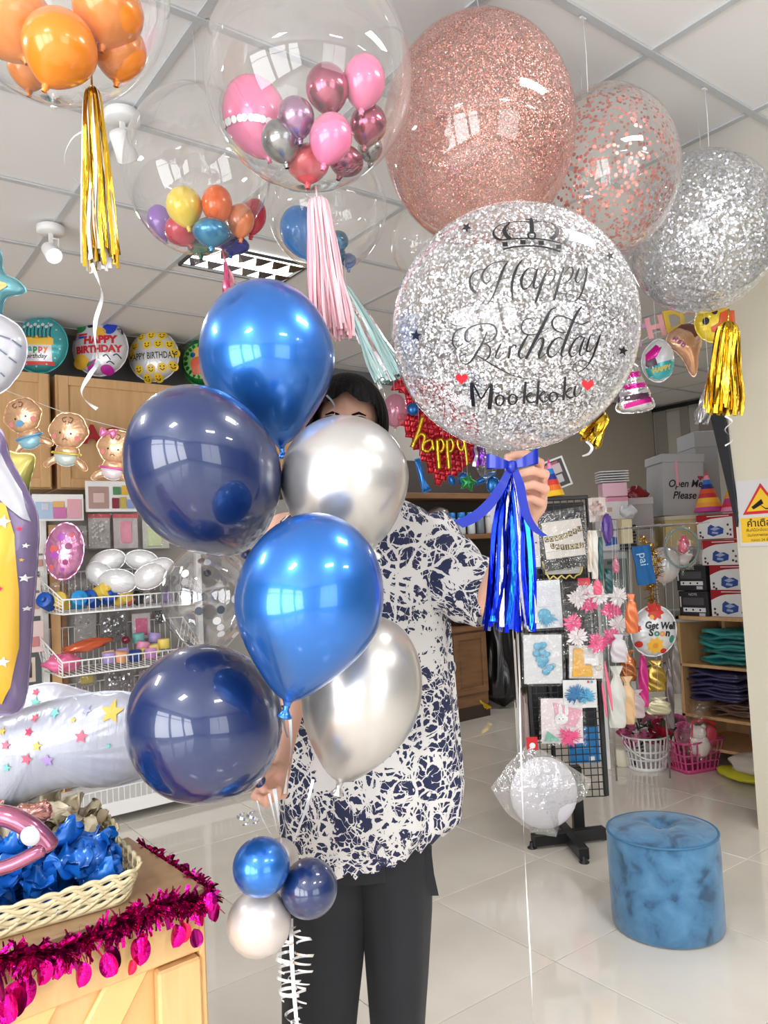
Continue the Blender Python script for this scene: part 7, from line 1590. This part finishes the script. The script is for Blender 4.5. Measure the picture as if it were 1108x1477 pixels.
sh_ = thing('metal_shelving', 'grey metal shelving carrying the cartons behind the printed boxes', 'shelving', hf(Vector((at_d(985, 800, 4.74).x, at_d(985, 800, 4.74).y, 0)))); k = K(4.7); zs_ = at_d(985, 788, 4.7).z
obj('shelf_board', M().box((.0, .34, zs_ - .012), (170 * k, .72, .02), 0, None, .002), [GCART], sh_); obj('shelf_board', M().box((.0, .34, zs_ - .45), (170 * k, .72, .02), 0, None, .002), [GCART], sh_)
for x in (-82, 82):
    for y in (.0, .68): obj('shelf_post', M().box((x * k, y, zs_ / 2), (.025, .025, zs_)), [GCART], sh_)
# gifts between rack and baskets
for i, (px, py, d, rx, rz, c_, lb, met) in enumerate(((905, 1010, 3.6, 11, 34, (222, 184, 140), 'peach glove pack hanging low at the right of the rack', 0), (890, 1005, 3.55, 12, 44, (206, 206, 200), 'pale grey pack beside the peach glove pack', 0), (911, 885, 3.46, 9, 28, (226, 120, 70), 'orange foil pack right of the flower garland', .3), (906, 960, 3.8, 12, 22, (176, 104, 60), 'bronze foil pack left of the message balloon', .7), (893, 935, 3.5, 12, 20, (206, 200, 206), 'pale feather pack under the flower garland', 0), (898, 1000, 4.0, 12, 14, (214, 60, 120), 'pink gift bag behind the peach pack', .1), (928, 975, 4.1, 7, 44, (232, 50, 150), 'hot pink vertical strip beside the gold gift', .1), (917, 1015, 3.95, 13, 20, (206, 186, 190), 'pale pink gift bag with white handles', 0), (946, 975, 4.15, 15, 22, (206, 170, 80), 'gold gift figure in cellophane', .7), (950, 1018, 4.1, 17, 12, (214, 206, 170), 'iridescent pale gold gift box under the gold figure', .3), (966, 1000, 4.2, 6, 50, (120, 110, 110), 'dark ribbon pack right of the gold gift', .3), (975, 960, 4.3, 7, 40, (150, 140, 136), 'grey pack by the oak shelf side', .1), (935, 1060, 3.95, 30, 1, (0, 0, 0), '', 0))):
    if not lb: continue
    pouch('gift_pack', lb, 'package', px, py, d, rx * 2, rz * 2, plain(*c_, .3 if met < .5 else .2, met, coat=.4), 'packs between the rack and the shelf unit', 2)
for i, (px, py) in enumerate(((876, 980), (880, 1000), (872, 1010))): lump('pink_stick', ['pink stick pack, upper of three at the rack side', 'pink stick pack, middle of three at the rack side', 'pink stick pack, lowest of three at the rack side'][i], 'packet', None, (.006, .006, .08), plain(240, 110, 140, .4), 'pink stick packs', .02, 100 + i, cf(px, py, 3.4, -8))
t = thing('white_box_stand', 'small white cylinder stand on the floor left of the white basket', 'stand', hf(Vector((at_z(899, 1104, 0).x, at_z(899, 1104, 0).y, 0)))); obj('body', M().lathe([(.05, 0), (.055, .01), (.06, .1), (.055, .105)], 24, capb=True, capt=True), [plain(226, 220, 200, .5)], t); obj('black_foot', M().box((.03, 0, .01), (.16, .06, .02), 0, None, .004), [BLACK], t)

# baskets with flowers
wb = at_z(944, 1116, 0)
def slat_basket(label, c, rx, h, mt, sq=False, yaw=0, ry=None):
    T = Matrix.Translation((c.x, c.y, .002)) @ Matrix.Rotation(YAW + yaw, 4, 'Z'); t = thing('plastic_basket', label, 'basket', T); ry = ry or rx
    def P_(a, f, z):
        if sq:
            s = 1 / max(abs(math.cos(a)), abs(math.sin(a))) ; s = min(s, 1.32); return Vector((math.cos(a) * rx * s * f, math.sin(a) * ry * s * f, z))
        return Vector((math.cos(a) * rx * f, math.sin(a) * ry * f, z))
    def ringm(f0, z0, z1, f1=None, th=.006):
        m = M(); f1 = f1 or f0; n = 48; vv = []; ff = []
        for i in range(n):
            a = 2 * PI * i / n
            for (f, z) in ((f0, z0), (f1, z1), (f1 - th / rx, z1), (f0 - th / rx, z0)): vv.append(P_(a, f, z))
        for i in range(n):
            for j in range(4): q = (j + 1) % 4; i2 = (i + 1) % n; ff.append((i * 4 + j, i * 4 + q, i2 * 4 + q, i2 * 4 + j))
        return m.add(vv, ff, 0, True)
    fb = .78
    for nm, z0, z1 in (('rim', h - .012, h), ('band', h * .55, h * .55 + .01), ('band', h * .32, h * .32 + .008), ('lower_band', 0, .022)):
        fz = lambda z: fb + (1 - fb) * z / h
        obj(nm, ringm(fz(z0), z0, z1, fz(z1) + (.04 if nm == 'rim' else 0)), [mt], t)
    n = 26
    for i in range(n):
        a = 2 * PI * i / n; m = M(); pa, pb = P_(a, fb - .01, .01), P_(a, .985, h - .006); s_ = Vector((-math.sin(a), math.cos(a), 0)); nn = Vector((math.cos(a), math.sin(a), 0))
        vv = []
        for p in (pa, pb):
            for (u, v) in ((-.005, -.002), (.005, -.002), (.005, .002), (-.005, .002)): vv.append(p + s_ * u + nn * v)
        m.add(vv, [(0, 1, 5, 4), (1, 2, 6, 5), (2, 3, 7, 6), (3, 0, 4, 7)]); obj('slat', m, [mt], t)
    m = M(); m.add([P_(2 * PI * i / 40, fb - .01, .004) for i in range(40)], [tuple(range(40))]); obj('bottom', m, [mt], t)
    return t
k = K(dep(wb)); tw = slat_basket('round white plastic basket of artificial roses on the floor', Vector((wb.x + FW.x * .12, wb.y + FW.y * .12, 0)), 34 * k, 50 * k, WHITE)
obj('handle', M().tube([(34 * k * math.cos(a), -34 * k * 1.02 * math.sin(a), 46 * k - 26 * k * math.sin(a)) for a in [PI * i / 18 for i in range(19)]], .005, 8), [WHITE], tw)
pb_ = at_z(1012, 1118, 0); k2 = K(dep(pb_)); tpk = slat_basket('square pink plastic basket with a wrapped teddy, right of the white one', Vector((pb_.x + FW.x * .13 , pb_.y + FW.y * .13, 0)), 37 * k2, 46 * k2, plain(206, 76, 130, .4), True, .35, 30 * k2)
rnd = random.Random(9)
RC = [plain(214, 110, 156, .6), plain(190, 30, 56, .6), plain(222, 150, 170, .6), plain(206, 60, 90, .6)]
def rose_mesh():
    m = M()
    for l in range(3):
        for j in range(5):
            a = 2 * PI * j / 5 + l * .6; r0 = .006 + l * .007; 
            def f(u, v): aa = a + (u - .5) * 1.5; r = r0 * (.4 + .9 * v ** .6); return (math.cos(aa) * r, math.sin(aa) * r, -.006 + v * (.026 - .005 * l) - .003 * l)
            m.grid(f, 4, 3)
    return m
rp = [obj('rose', rose_mesh(), [c]) for c in RC]; used_ = [0] * 4
spots = ((905, 1035, 0), (912, 1048, 0), (900, 1058, 0), (922, 1030, 1), (935, 1040, 2), (950, 1030, 2), (962, 1038, 0), (978, 1040, 0), (988, 1050, 0), (945, 1052, 1), (957, 1058, 1), (940, 1066, 3), (958, 1070, 1), (930, 1062, 0), (970, 1055, 2), (985, 1062, 2), (918, 1066, 2), (996, 1056, 0), (950, 1046, 3), (908, 1070, 0))
for i, (px, py, ci) in enumerate(spots):
    o = rp[ci] if not used_[ci] else rp[ci].copy()
    if used_[ci]: COL.objects.link(o)
    used_[ci] = 1; o.matrix_world = Matrix.Translation(at_d(px, py, dep(wb) + rnd.uniform(.02, .2))) @ Matrix.Rotation(rnd.uniform(-.9, .9), 4, RT) @ Matrix.Rotation(.9, 4, RT) @ Matrix.Scale(rnd.uniform(1.5, 2.1), 4)
    tag(o, ['pink artificial rose in the bunch above the white basket', 'dark red artificial rose in the bunch above the white basket', 'pale pink artificial rose in the bunch above the white basket', 'crimson artificial rose in the bunch above the white basket'][ci], 'flower', 'artificial roses in the white basket')
lf = thing('rose_foliage', 'dark green leaves of the artificial roses in the white basket', 'leaves', at_d(945, 1075, dep(wb) + .1)); GLF = plain(44, 66, 46, .5)
for i in range(46):
    p = at_d(rnd.uniform(902, 992), rnd.uniform(1042, 1086), dep(wb) + rnd.uniform(.04, .2)); m = M(); m.grid(lambda u, v: ((u - .5) * .026 * math.sin(PI * v), .004 * math.cos(u * 6), v * .05), 4, 6)
    o = obj('leaf', m, [GLF], lf); o.matrix_local = lf.matrix_world.inverted() @ Matrix.Translation(p) @ Matrix.Rotation(rnd.uniform(0, 6), 4, 'Z') @ Matrix.Rotation(rnd.uniform(-1.4, 1.4), 4, 'X')
# wrapped teddy
kt = K(dep(pb_)); t = thing('teddy_gift', 'white soft toy with red bow wrapped in cellophane in the pink basket', 'toy', cf(1008, 1062, dep(pb_) + .06))
m = M(); m.ell((2 * kt, 0, -14 * kt), (15 * kt, 12 * kt, 17 * kt)); m.ell((-1 * kt, -2 * kt, 6 * kt), (11 * kt, 10 * kt, 10 * kt)); 
for s in (-1, 1): m.ell((-1 * kt + s * 8 * kt, 0, 14 * kt), (4 * kt, 3 * kt, 4 * kt), 10, 6)
obj('soft_toy', m, [plain(226, 214, 208, .8)], t); obj('red_heart', M().ell((18 * kt, 4 * kt, 0), (12 * kt, 8 * kt, 16 * kt)), [plain(190, 40, 70, .4)], t)
m = M(); m.ribbon([(-12 * kt, -.03, 24 * kt), (-14 * kt, -.04, 4 * kt), (-22 * kt, -.04, -16 * kt)], .012, (1, 0, .2)); m.ribbon([(-12 * kt, -.03, 24 * kt), (6 * kt, -.04, 26 * kt), (22 * kt, -.03, 20 * kt)], .012, (0, 0, 1)); obj('red_ribbon', m, [plain(190, 20, 40, .3)], t)
m = M(); m.lathe([(26 * kt, -30 * kt), (30 * kt, -10 * kt), (27 * kt, 12 * kt), (12 * kt, 28 * kt), (6 * kt, 32 * kt), (20 * kt, 48 * kt)], 30, 0, None, 1, .7)
m.v = [(x + .004 * math.sin(z * 300 + x * 90), y + .004 * math.sin(z * 210 + x * 200), z) for x, y, z in m.v]; obj('cellophane', m, [CLEAR2], t)

# ------------------------------------------------------------------ hanging letters and foils at the upper right
t = None
LETC = [((198, 150, 196), 'T'), ((232, 160, 170), 'H'), ((230, 190, 60), 'D'), ((120, 180, 190), 'A'), ((170, 140, 200), 'Y')]
for i, (ch, px, py, rr, sz, rgb, lb) in enumerate((('T', 920, 486, -10, 34, (200, 150, 200), 'lilac cardboard letter T beside the birthday bubble'), ('H', 946, 473, -14, 32, (236, 168, 176), 'pink cardboard letter H between the T and the D'), ('D', 973, 464, -12, 34, (230, 192, 66), 'yellow cardboard letter D above the ice cream balloon'), ('A', 1000, 452, -12, 32, (120, 180, 200), 'letter A of the hanging banner, hidden by the silver shred balloon'))):
    if ch == 'A': continue
    k = K(3.3); m = M(); vv, ff = text_geo(ch, sz * k * 1.25, .0045); m.add([(a, -.003, b_) for a, b_ in vv], ff); m.add([(a, .003, b_) for a, b_ in vv], [f_[::-1] for f_ in ff])
    o = obj('banner_letter', m, [plain(*rgb, .5)]); o.matrix_world = cf(px, py, 3.3, rr); tag(o, lb, 'letter', 'letters of the hanging banner')
t = thing('banner_string', 'white line carrying the hanging letters and foil balloons', 'string', at_d(900, 500, 3.3)); obj('line', M().tube([at_d(860, 520, 3.3), at_d(915, 498, 3.3), at_d(945, 480, 3.3), at_d(985, 470, 3.3), at_d(1040, 440, 3.3)], .0018, 4), [STRING], t, True)
def foil_thing(name, label, px, py, d, roll, outl, th, mt, draw=None, cols=None, group='foil balloons on the hanging line', wr=.05, center=None, sharp=False):
    t = thing(name, label, 'balloon', cf(px, py, d, roll), group); f = Foil(outl, K(d), th, not sharp, center=center); m = M(); f.mesh(m, 0, wr); obj('body', m, [mt], t)
    if draw: m = M(); draw(f, m); obj('print', m, cols, t)
    return t, f
DK_PINK = plain(200, 40, 150, .3); DKT = plain(70, 34, 60, .3)
def cup(f, m):
    f.decal(m, [(-20, 8), (-6, 22), (2, 18), (-6, 4), (-20, -2)], 0); f.decal(m, [(-20, -2), (-8, 4), (-4, -8), (-12, -14), (-20, -8)], 1)
    f.decal(m, [(-20, -12), (0, -4), (22, 2), (23, -10), (16, -22), (0, -28), (-14, -24)], 2, 5); f.text(m, 'HAPPY', 2, -13, 9, 3, .6, 0, 14)
_cup, _f0 = foil_thing('cupcake_foil_balloon', 'cupcake foil balloon with magenta icing and teal cup', 949, 521, 3.2, 0, [(0, 32), (14, 26), (22, 12), (23, -6), (18, -20), (4, -30), (-12, -26), (-22, -12), (-23, 6), (-14, 22)], 12, W_F, cup, [MAG_F, DKT, TEAL_F, plain(200, 180, 80, .4)])
_tail, _f0 = foil_thing('tail_foil_balloon', 'small teal knot tail below the cupcake balloon', 962, 553, 3.2, 10, [(-5, 10), (4, 10), (3, 2), (9, -4), (8, -9), (-8, -9), (-7, -3), (-2, 2)], 3, TEAL_F, group='foil balloons on the hanging line')
_cherry, _f0 = foil_thing('cherry_foil_balloon', 'small red cherry top above the cupcake balloon', 937, 494, 3.22, 0, ellip(5, 5), 4, RED_F)
def absorb(pa, ch, nm):
    for c in list(ch.children):
        ml = pa.matrix_world.inverted() @ ch.matrix_world @ c.matrix_local; c.parent = pa; c.matrix_local = ml; c.name = nm
    bpy.data.objects.remove(ch)
absorb(_cup, _tail, 'tail'); absorb(_cup, _cherry, 'cherry')
def ice(f, m):
    f.decal(m, [(0, 30), (14, 30), (24, 22), (26, 8), (20, 12), (14, 8), (10, 16), (2, 20), (-6, 26)], 0, 4); f.decal(m, [(-6, -6), (24, -6), (22, -16), (16, -42), (11, -42), (2, -22)], 1, 5)
    for i, c in enumerate('HBD'): f.text(m, c, -14 + i * 5, 8 - i * 5, 8, 2, .3, 0, -40)
foil_thing('ice_cream_foil_balloon', 'ice cream cone foil balloon with brown glaze', 985, 498, 3.25, -4, [(6, 30), (20, 28), (28, 14), (27, -2), (22, -14), (17, -42), (9, -44), (-2, -20), (-12, -8), (-22, 0), (-22, 14), (-10, 24)], 12, TAN_F, ice, [plain(110, 64, 60, .3), foilmat('cone_foil', (196, 140, 100), .4, .3), plain(140, 50, 130, .4)])
def duck(f, m):
    for (x, z) in ((-16, -2), (-6, 14)): f.decal(m, circ(x, z, 4.5, 12, 5.5), 0, 2)
    f.decal(m, [(2, 12), (14, 20), (26, 22), (30, 4), (22, -14), (8, -18), (-6, -16), (-8, -10), (2, -2)], 1, 4, .004)
foil_thing('duck_foil_balloon', 'yellow duck face foil balloon with orange beak behind the gold tassel', 1030, 466, 3.1, 8, ellip(28, 28), 13, foilmat('duck_yellow_foil', (232, 204, 40), .2, .3), duck, [BLACK, plain(226, 84, 40, .3)])
def cake(f, m):
    for z, q in ((24, 0), (15, 2), (8, 0), (0, 2), (-8, 1)):
        w_ = 13 + (24 - z) * .35; f.decal(m, [(-w_, z), (w_, z + 2), (w_ + 1, z - 6), (-w_ - 1, z - 8)], q, 3)
    f.decal(m, [(-20, -20), (20, -12), (22, -20), (-18, -26)], 0, 3)
foil_thing('cake_foil_balloon', 'tiered cake foil balloon in magenta and silver stripes', 914, 563, 3.1, -6, [(0, 40), (10, 34), (14, 18), (20, 4), (26, -14), (28, -26), (14, -32), (-14, -32), (-28, -26), (-24, -12), (-18, 4), (-12, 20), (-8, 34)], 13, FOILSILV, cake, [MAG_F, DKT, FOILSILV])
# black leaning board by the column
t = thing('leaning_board', 'narrow black board leaning against the cream column', 'board', at_x(1040, 650, 3.46))
pts = [at_x(1015, 560, 3.47), at_x(1031, 558, 3.47), at_x(1046, 610, 3.47), at_x(1063, 740, 3.47), at_x(1062, 760, 3.47)]
m = M(); vv = [tuple(p) for p in pts] + [tuple(p + Vector((.02, 0, 0))) for p in pts]; n = len(pts); m.add(vv, [tuple(range(n)), tuple(range(n, 2 * n))[::-1]] + [(i, i + n, (i + 1) % n + n, (i + 1) % n) for i in range(n)]); obj('board', m, [plain(34, 38, 44, .5)], t, True)

# warning sign on the column
a, b_ = at_x(1066, 742, 3.49), at_x(1135, 742, 3.49); zt_, zb_ = at_x(1085, 692, 3.49).z, at_x(1085, 788, 3.49).z
w, h = a.y - b_.y, zt_ - zb_
t = thing('warning_sign', 'security camera warning sign in yellow and red on the cream column', 'sign', Matrix.Translation((3.486, (a.y + b_.y) / 2, (zt_ + zb_) / 2)) @ Matrix.Rotation(-PI / 2, 4, 'Z'))
obj('sheet', M().box((0, 0, 0), (w, .003, h)), [plain(214, 212, 214, .4)], t)
YS = plain(240, 196, 52, .4); RS = plain(206, 50, 60, .4)
m = M(); m.add([(x * w, -.002, z * h) for x, z in [(-.4, -.02), (.44, -.02), (.02, .44)]], [(0, 1, 2)], 1); m.add([(x * w, -.0026, z * h) for x, z in [(-.31, .025), (.35, .025), (.02, .37)]], [(0, 1, 2)], 0); obj('warning_triangle', m, [YS, RS], t)
m = M(); m.add([(x * w, -.0032, z * h) for x, z in [(-.2, .09), (-.16, .05), (.06, .13), (.02, .2)]], [(0, 1, 2, 3)]); m.add([(x * w, -.0032, z * h) for x, z in [(-.02, .12), (.0, .1), (.1, .04), (.24, .04), (.24, .06), (.1, .06)]], [(0, 1, 2, 3, 4, 5)]); m.add([(x * w, -.0032, z * h) for x, z in [(.22, .02), (.26, .02), (.26, .09), (.22, .09)]], [(0, 1, 2, 3)]); obj('camera_symbol', m, [BLACK], t)
m = M(); m.add([(x * w, -.002, z * h) for x, z in [(-.46, -.44), (.48, -.44), (.48, -.07), (-.46, -.07)]], [(0, 1, 2, 3)]); obj('yellow_panel', m, [YS], t)
m = M(); put_text(m, 'คำเตือน', 0, -.16 * h, .15 * h, 0, y=-.003, bold=.0006)
for i, s_ in enumerate(('พื้นที่นี้มีกล้องวงจรปิด', 'บันทึกภาพตลอดเวลา', 'ตลอด 24 ชั่วโมง')): put_text(m, s_, 0, (-.26 - .075 * i) * h, .058 * h, 0, y=-.003)
obj('lettering', m, [BLACK], t)
# white switch plate low on the column edge
# ================================================================== far wall, middle of the picture
def wy(px, py, Y=4.7): return at_y(px, py, Y)
t = thing('wall_shelf', 'long brown wooden wall shelf under the red foil curtain', 'shelf', wy(600, 716)); a, b_ = wy(585, 712), wy(768, 712)
L_ = b_.x - a.x; z1_, z2_ = wy(680, 716).z, wy(680, 774).z
zc_ = wy(680, 712).z
t.matrix_world = Matrix.Translation((a.x, 4.7, 0))
obj('top_board', M().box((L_ / 2, .15, zc_ - .02), (L_, .32, .045), 0, None, .003), [WOODD], t); obj('lower_board', M().box((L_ / 2, .15, z2_), (L_, .32, .04), 0, None, .003), [WOODD], t)
obj('rear_board', M().box((L_ / 2, .3, (zc_ + .5) / 2 + .2), (L_, .02, zc_ - .3)), [plain(70, 62, 58, .7)], t)
z3_ = wy(680, 850).z; obj('lower_board', M().box((L_ / 2, .15, z3_), (L_, .32, .03), 0, None, .003), [WOODD], t)
pwh = wy(680, 640)
w2 = struct('wall_panel', M().box((a.x + L_ / 2 - .2, 5.03, zc_ + .45), (L_ + 1.2, .03, .95)), [plain(176, 172, 166, .6)])
for i, (px, c1, c2) in enumerate(((652, (90, 160, 206), (40, 130, 206)), (666, (214, 222, 228), (40, 130, 206)), (680, (214, 222, 228), (60, 150, 210)), (693, (120, 130, 140), (40, 120, 190)), (706, (216, 214, 210), (226, 226, 226)))):
    p = wy(px, 768, 4.75); k = K(dep(p)); cyl('spray_bottle', ['blue and white spray can, leftmost on the brown shelf', 'white can with a blue cap, second from the left on the shelf', 'white can with a light blue cap, middle of the shelf', 'grey can with a blue cap, fourth on the shelf', 'white can beside the blue foil tassel on the shelf'][i], 'can', Vector((p.x, 4.75, z2_ + .022)), 6 * k, 24 * k, plain(*c1, .3), 'spray cans on the brown shelf', cap=(plain(*c2, .3), 6 * k, 7 * k))
for i, (px, py, rx, rz, c_, lb) in enumerate(((650, 800, 26, 6, (90, 70, 70), 'dark pack on the shelf above the sleeve'), (690, 808, 22, 5, (150, 90, 80), 'reddish pack with shiny wrap on the lower shelf'), (700, 818, 24, 5, (110, 120, 110), 'greenish pack at the bottom of the lower shelf'), (668, 838, 30, 7, (70, 78, 84), 'dark blue grey pack on the lowest shelf'), (668, 892, 22, 6, (60, 66, 86), 'folded dark cloth on the brown cabinet'), (675, 876, 18, 6, (150, 140, 60), 'olive yellow cloth on the folded dark cloth'), (630, 742, 14, 10, (120, 112, 112), 'grey wrapped pack at the left of the shelf'))):
    p = wy(px, py, 4.8); k = K(dep(p)); zz = {0: z3_ + .10, 1: z3_ + .07, 2: z3_ + .035, 3: z3_ + .03, 4: None, 5: None, 6: z2_ + .06}[i] or p.z
    lump('shelf_pack', lb, 'package', Vector((p.x, 4.78, p.z)), (rx * k, .1, rz * k), plain(*c_, .3, coat=.4), 'packs on the far shelves', .08, 120 + i)
# brown base cabinets along the far wall
ztc = wy(670, 908, 4.62).z; a, b_ = wy(540, 950, 4.62), wy(702, 950, 4.62)
t = thing('base_cabinet', 'brown wooden base cabinet behind the shirt with a paper stuck on', 'cabinet', Matrix.Translation((a.x, 4.62, 0)))
L_ = b_.x - a.x; obj('carcass', M().box((L_ / 2, .2, ztc / 2), (L_, .4, ztc), 0, None, .003), [WOODD], t); obj('worktop', M().box((L_ / 2, .19, ztc), (L_ + .02, .44, .03), 0, None, .003), [WOODD], t); obj('plinth', M().box((L_ / 2, .0, .05), (L_, .02, .1)), [plain(58, 44, 36, .6)], t)
for i in range(3): cab_door(t, L_ * i / 3 + .01, L_ * (i + 1) / 3 - .01, .2, ztc - .03, -.008, WOODD, .05)
p, q_ = wy(650, 948, 4.6), wy(664, 968, 4.6); lump('note_paper', 'white paper note stuck on the brown base cabinet', 'paper', None, (.04, .002, .05), WHITE, None, .03, 140, Matrix.Translation((p.x, 4.585, q_.z + .04)))
# black bag and gold foil crescent
p = at_z(722, 1024, 0); BG = P('black_bin_bag', c8(16, 16, 20), .28, coat=.4, bump=.5, bscale=9, stretch=(1, 1, .35))
t = thing('bin_bag', 'large black plastic bag standing on the floor behind the rack', 'bag', Matrix.Translation((p.x + .12, p.y + .08, 0)) @ Matrix.Rotation(YAW, 4, 'Z')); k = K(dep(p)); hb = 150 * k
def bag(u, v):
    a = 2 * PI * u; r = [.05, .9, 1.0, .98, .92, .86, .78, .7, .6][min(8, int(v * 8))] ; r2 = [.05, .9, 1.0, .98, .92, .86, .78, .7, .6][min(8, int(v * 8) + 1)]; r = r + (r2 - r) * (v * 8 % 1)
    r *= 1 + .06 * math.sin(a * 5 + v * 6) + .04 * math.sin(a * 11 - v * 9) + .03 * math.sin(a * 17 + v * 3)
    return (r * 37 * k * math.cos(a), r * 26 * k * math.sin(a), v * hb * (1 + .02 * math.sin(a * 6)))
obj('body', M().grid(bag, 64, 32), [BG], t)
t, f = foil_thing('crescent_foil_balloon', 'small gold crescent foil balloon on the floor by the black bag', 688, 1006, 6.25, -18, [(-6, 20), (0, 18), (2, 4), (8, -12), (16, -19), (6, -20), (-2, -12), (-7, 4)], 4, FOILGOLD, group='loose foil')
# red foil curtain with gold script, blue sticks, green star
t = thing('red_foil_curtain', 'red foil rectangle curtain hanging on the far wall behind the person', 'curtain', cf(636, 620, 5.3, 0)); k = K(5.3)
def insh(x, y): return (575 + (y - 545) * .28 < x < 640 + (y - 545) * .55 if y < 600 else 572 + (y - 600) * .62 < x < 690 - max(0, y - 660) * 1.5) and y < 705
first = None; cnt = 0
for r_ in range(22):
    for c_ in range(22):
        x, y = 570 + c_ * 8.2 + r_ * 1.2, 545 + r_ * 8.0 + c_ * 1.2
        if not insh(x, y): continue
        if first is None:
            f = Foil([(-5, 5), (5, 5), (5, -5), (-5, -5)], k, 2.4, False, n=16, pw=3); m = M(); f.mesh(m, 0, .06, 4, 1.05); first = o = obj('foil_tile', m, [RED_F], t)
        else: o = first.copy(); COL.objects.link(o)
        o.matrix_local = Matrix.Translation(((x - 636) * k, rnd.uniform(-.01, .01), (620 - y) * k)) @ Matrix.Rotation(rnd.uniform(-.2, .2), 4, 'Y') @ Matrix.Rotation(rnd.uniform(-.3, .3), 4, 'X')
t = thing('script_foil_balloon', 'gold foil script balloon spelling happy on the red curtain', 'balloon', cf(640, 650, 5.18, 0)); k = K(5.18)
def pipe(nm, pts, r): obj(nm, M().tube([((x - 640) * k, -.01 * i_ * 0, (650 - y) * k) for i_, (x, y) in enumerate(smooth_path(pts, 6))], r * k, 10), [FOILGOLD], t)
pipe('letter_h', [(610, 601), (603, 625), (596, 642), (595, 645)], 3.6); pipe('letter_h', [(601, 632), (607, 626), (613, 630), (610, 642), (611, 650)], 3)
pipe('letter_a', [(622, 634), (613, 638), (611, 648), (618, 651), (624, 643), (623, 634), (626, 650)], 2.6)
for x in (631, 645): pipe('letter_p', [(x, 634), (x + 1, 655), (x + 3, 677)], 3.4); pipe('letter_p', [(x, 636), (x + 6, 634), (x + 9, 642), (x + 6, 651), (x + 1, 650)], 2.6)
pipe('letter_y', [(660, 634), (661, 644), (666, 650), (670, 640)], 2.4); pipe('letter_y', [(668, 632), (672, 650), (674, 672)], 2.6)
foil_thing('stick_foil_balloon', 'thin blue foil stick left of the red curtain tip', 608, 685, 5.2, -15, [(-4, 24), (4, 24), (4, -20), (9, -24), (-5, -26)], 3, BLUE_F, group='loose foil', sharp=True)
for i, (x, y, rx, rz, ro, lb) in enumerate(((668, 690, 7, 9, 20, 'blue foil letter piece left of the green star'), (652, 693, 5, 8, -20, 'small blue foil piece under the red curtain'), (700, 690, 18, 5, -30, 'blue foil ribbon piece right of the green star'), (712, 700, 10, 12, 0, 'round blue foil piece behind the satin tail'), (596, 590, 9, 9, 0, 'sky blue foil ball beside the birthday bubble'))):
    foil_thing('blue_foil_piece', lb, x, y, 5.25, ro, ellip(rx, rz), 5, BLUE_F, group='blue foil pieces')
foil_thing('green_star_foil_balloon', 'green star foil balloon hanging over the brown shelf', 675, 696, 5.1, 12, star2(0, 0, 14, 0, .55), 5, GREEN_F, group='loose foil', sharp=True)
foil_thing('red_bow_foil_balloon', 'red foil bow above the red curtain', 578, 560, 5.2, 20, [(-12, 8), (0, 3), (12, 9), (12, -8), (0, -3), (-12, -8)], 5, RED_F, group='loose foil', sharp=True)
tC, k = bubble('pink tinted bubble balloon right of the person', 570, 592, 4.6, 18, 24, film('pink_film', tint=(.85, .45, .6), base=.12, edge=.6, haze=.12, gcol=(1, .7, .8)), group='balloons at the back wall')
tC, k = bubble('clear teardrop balloon with violet stripes near the satin bow', 702, 660, 4.4, 18, 30, CLEAR2, group='balloons at the back wall')

struct('wall_panel', M().box((5.9, Y1 - .008, 1.42), (3.4, .014, 2.8)), [mat('panel_paint2', c8(170, 162, 152), .75)])
# strings that carry the loose foils at the back
def carry(o_):
    zt2 = CEIL - .004; p = o_.matrix_world.translation; m = M().tube([p + Vector((0, 0, .02)), Vector((p.x, p.y, zt2))], .0009, 4); obj('hang_string', m, [STRING], o_, True)
for o_ in list(COL.objects):
    if o_.parent is None and o_.get('group') in ('loose foil', 'blue foil pieces', 'balloons at the back wall', 'foil balloons on the hanging line', 'letters of the hanging banner') and 'crescent' not in o_.name: carry(o_)
for o_ in list(COL.objects):
    if o_.parent is None and o_.get('category') in ('tassel', 'curtain') and any(w_ in o_['label'] for w_ in ('silver foil tassel left', 'peeking out', 'red foil rectangle', 'pale teal')): carry(o_)
    if o_.get('label') == 'gold foil script balloon spelling happy on the red curtain': carry(o_)
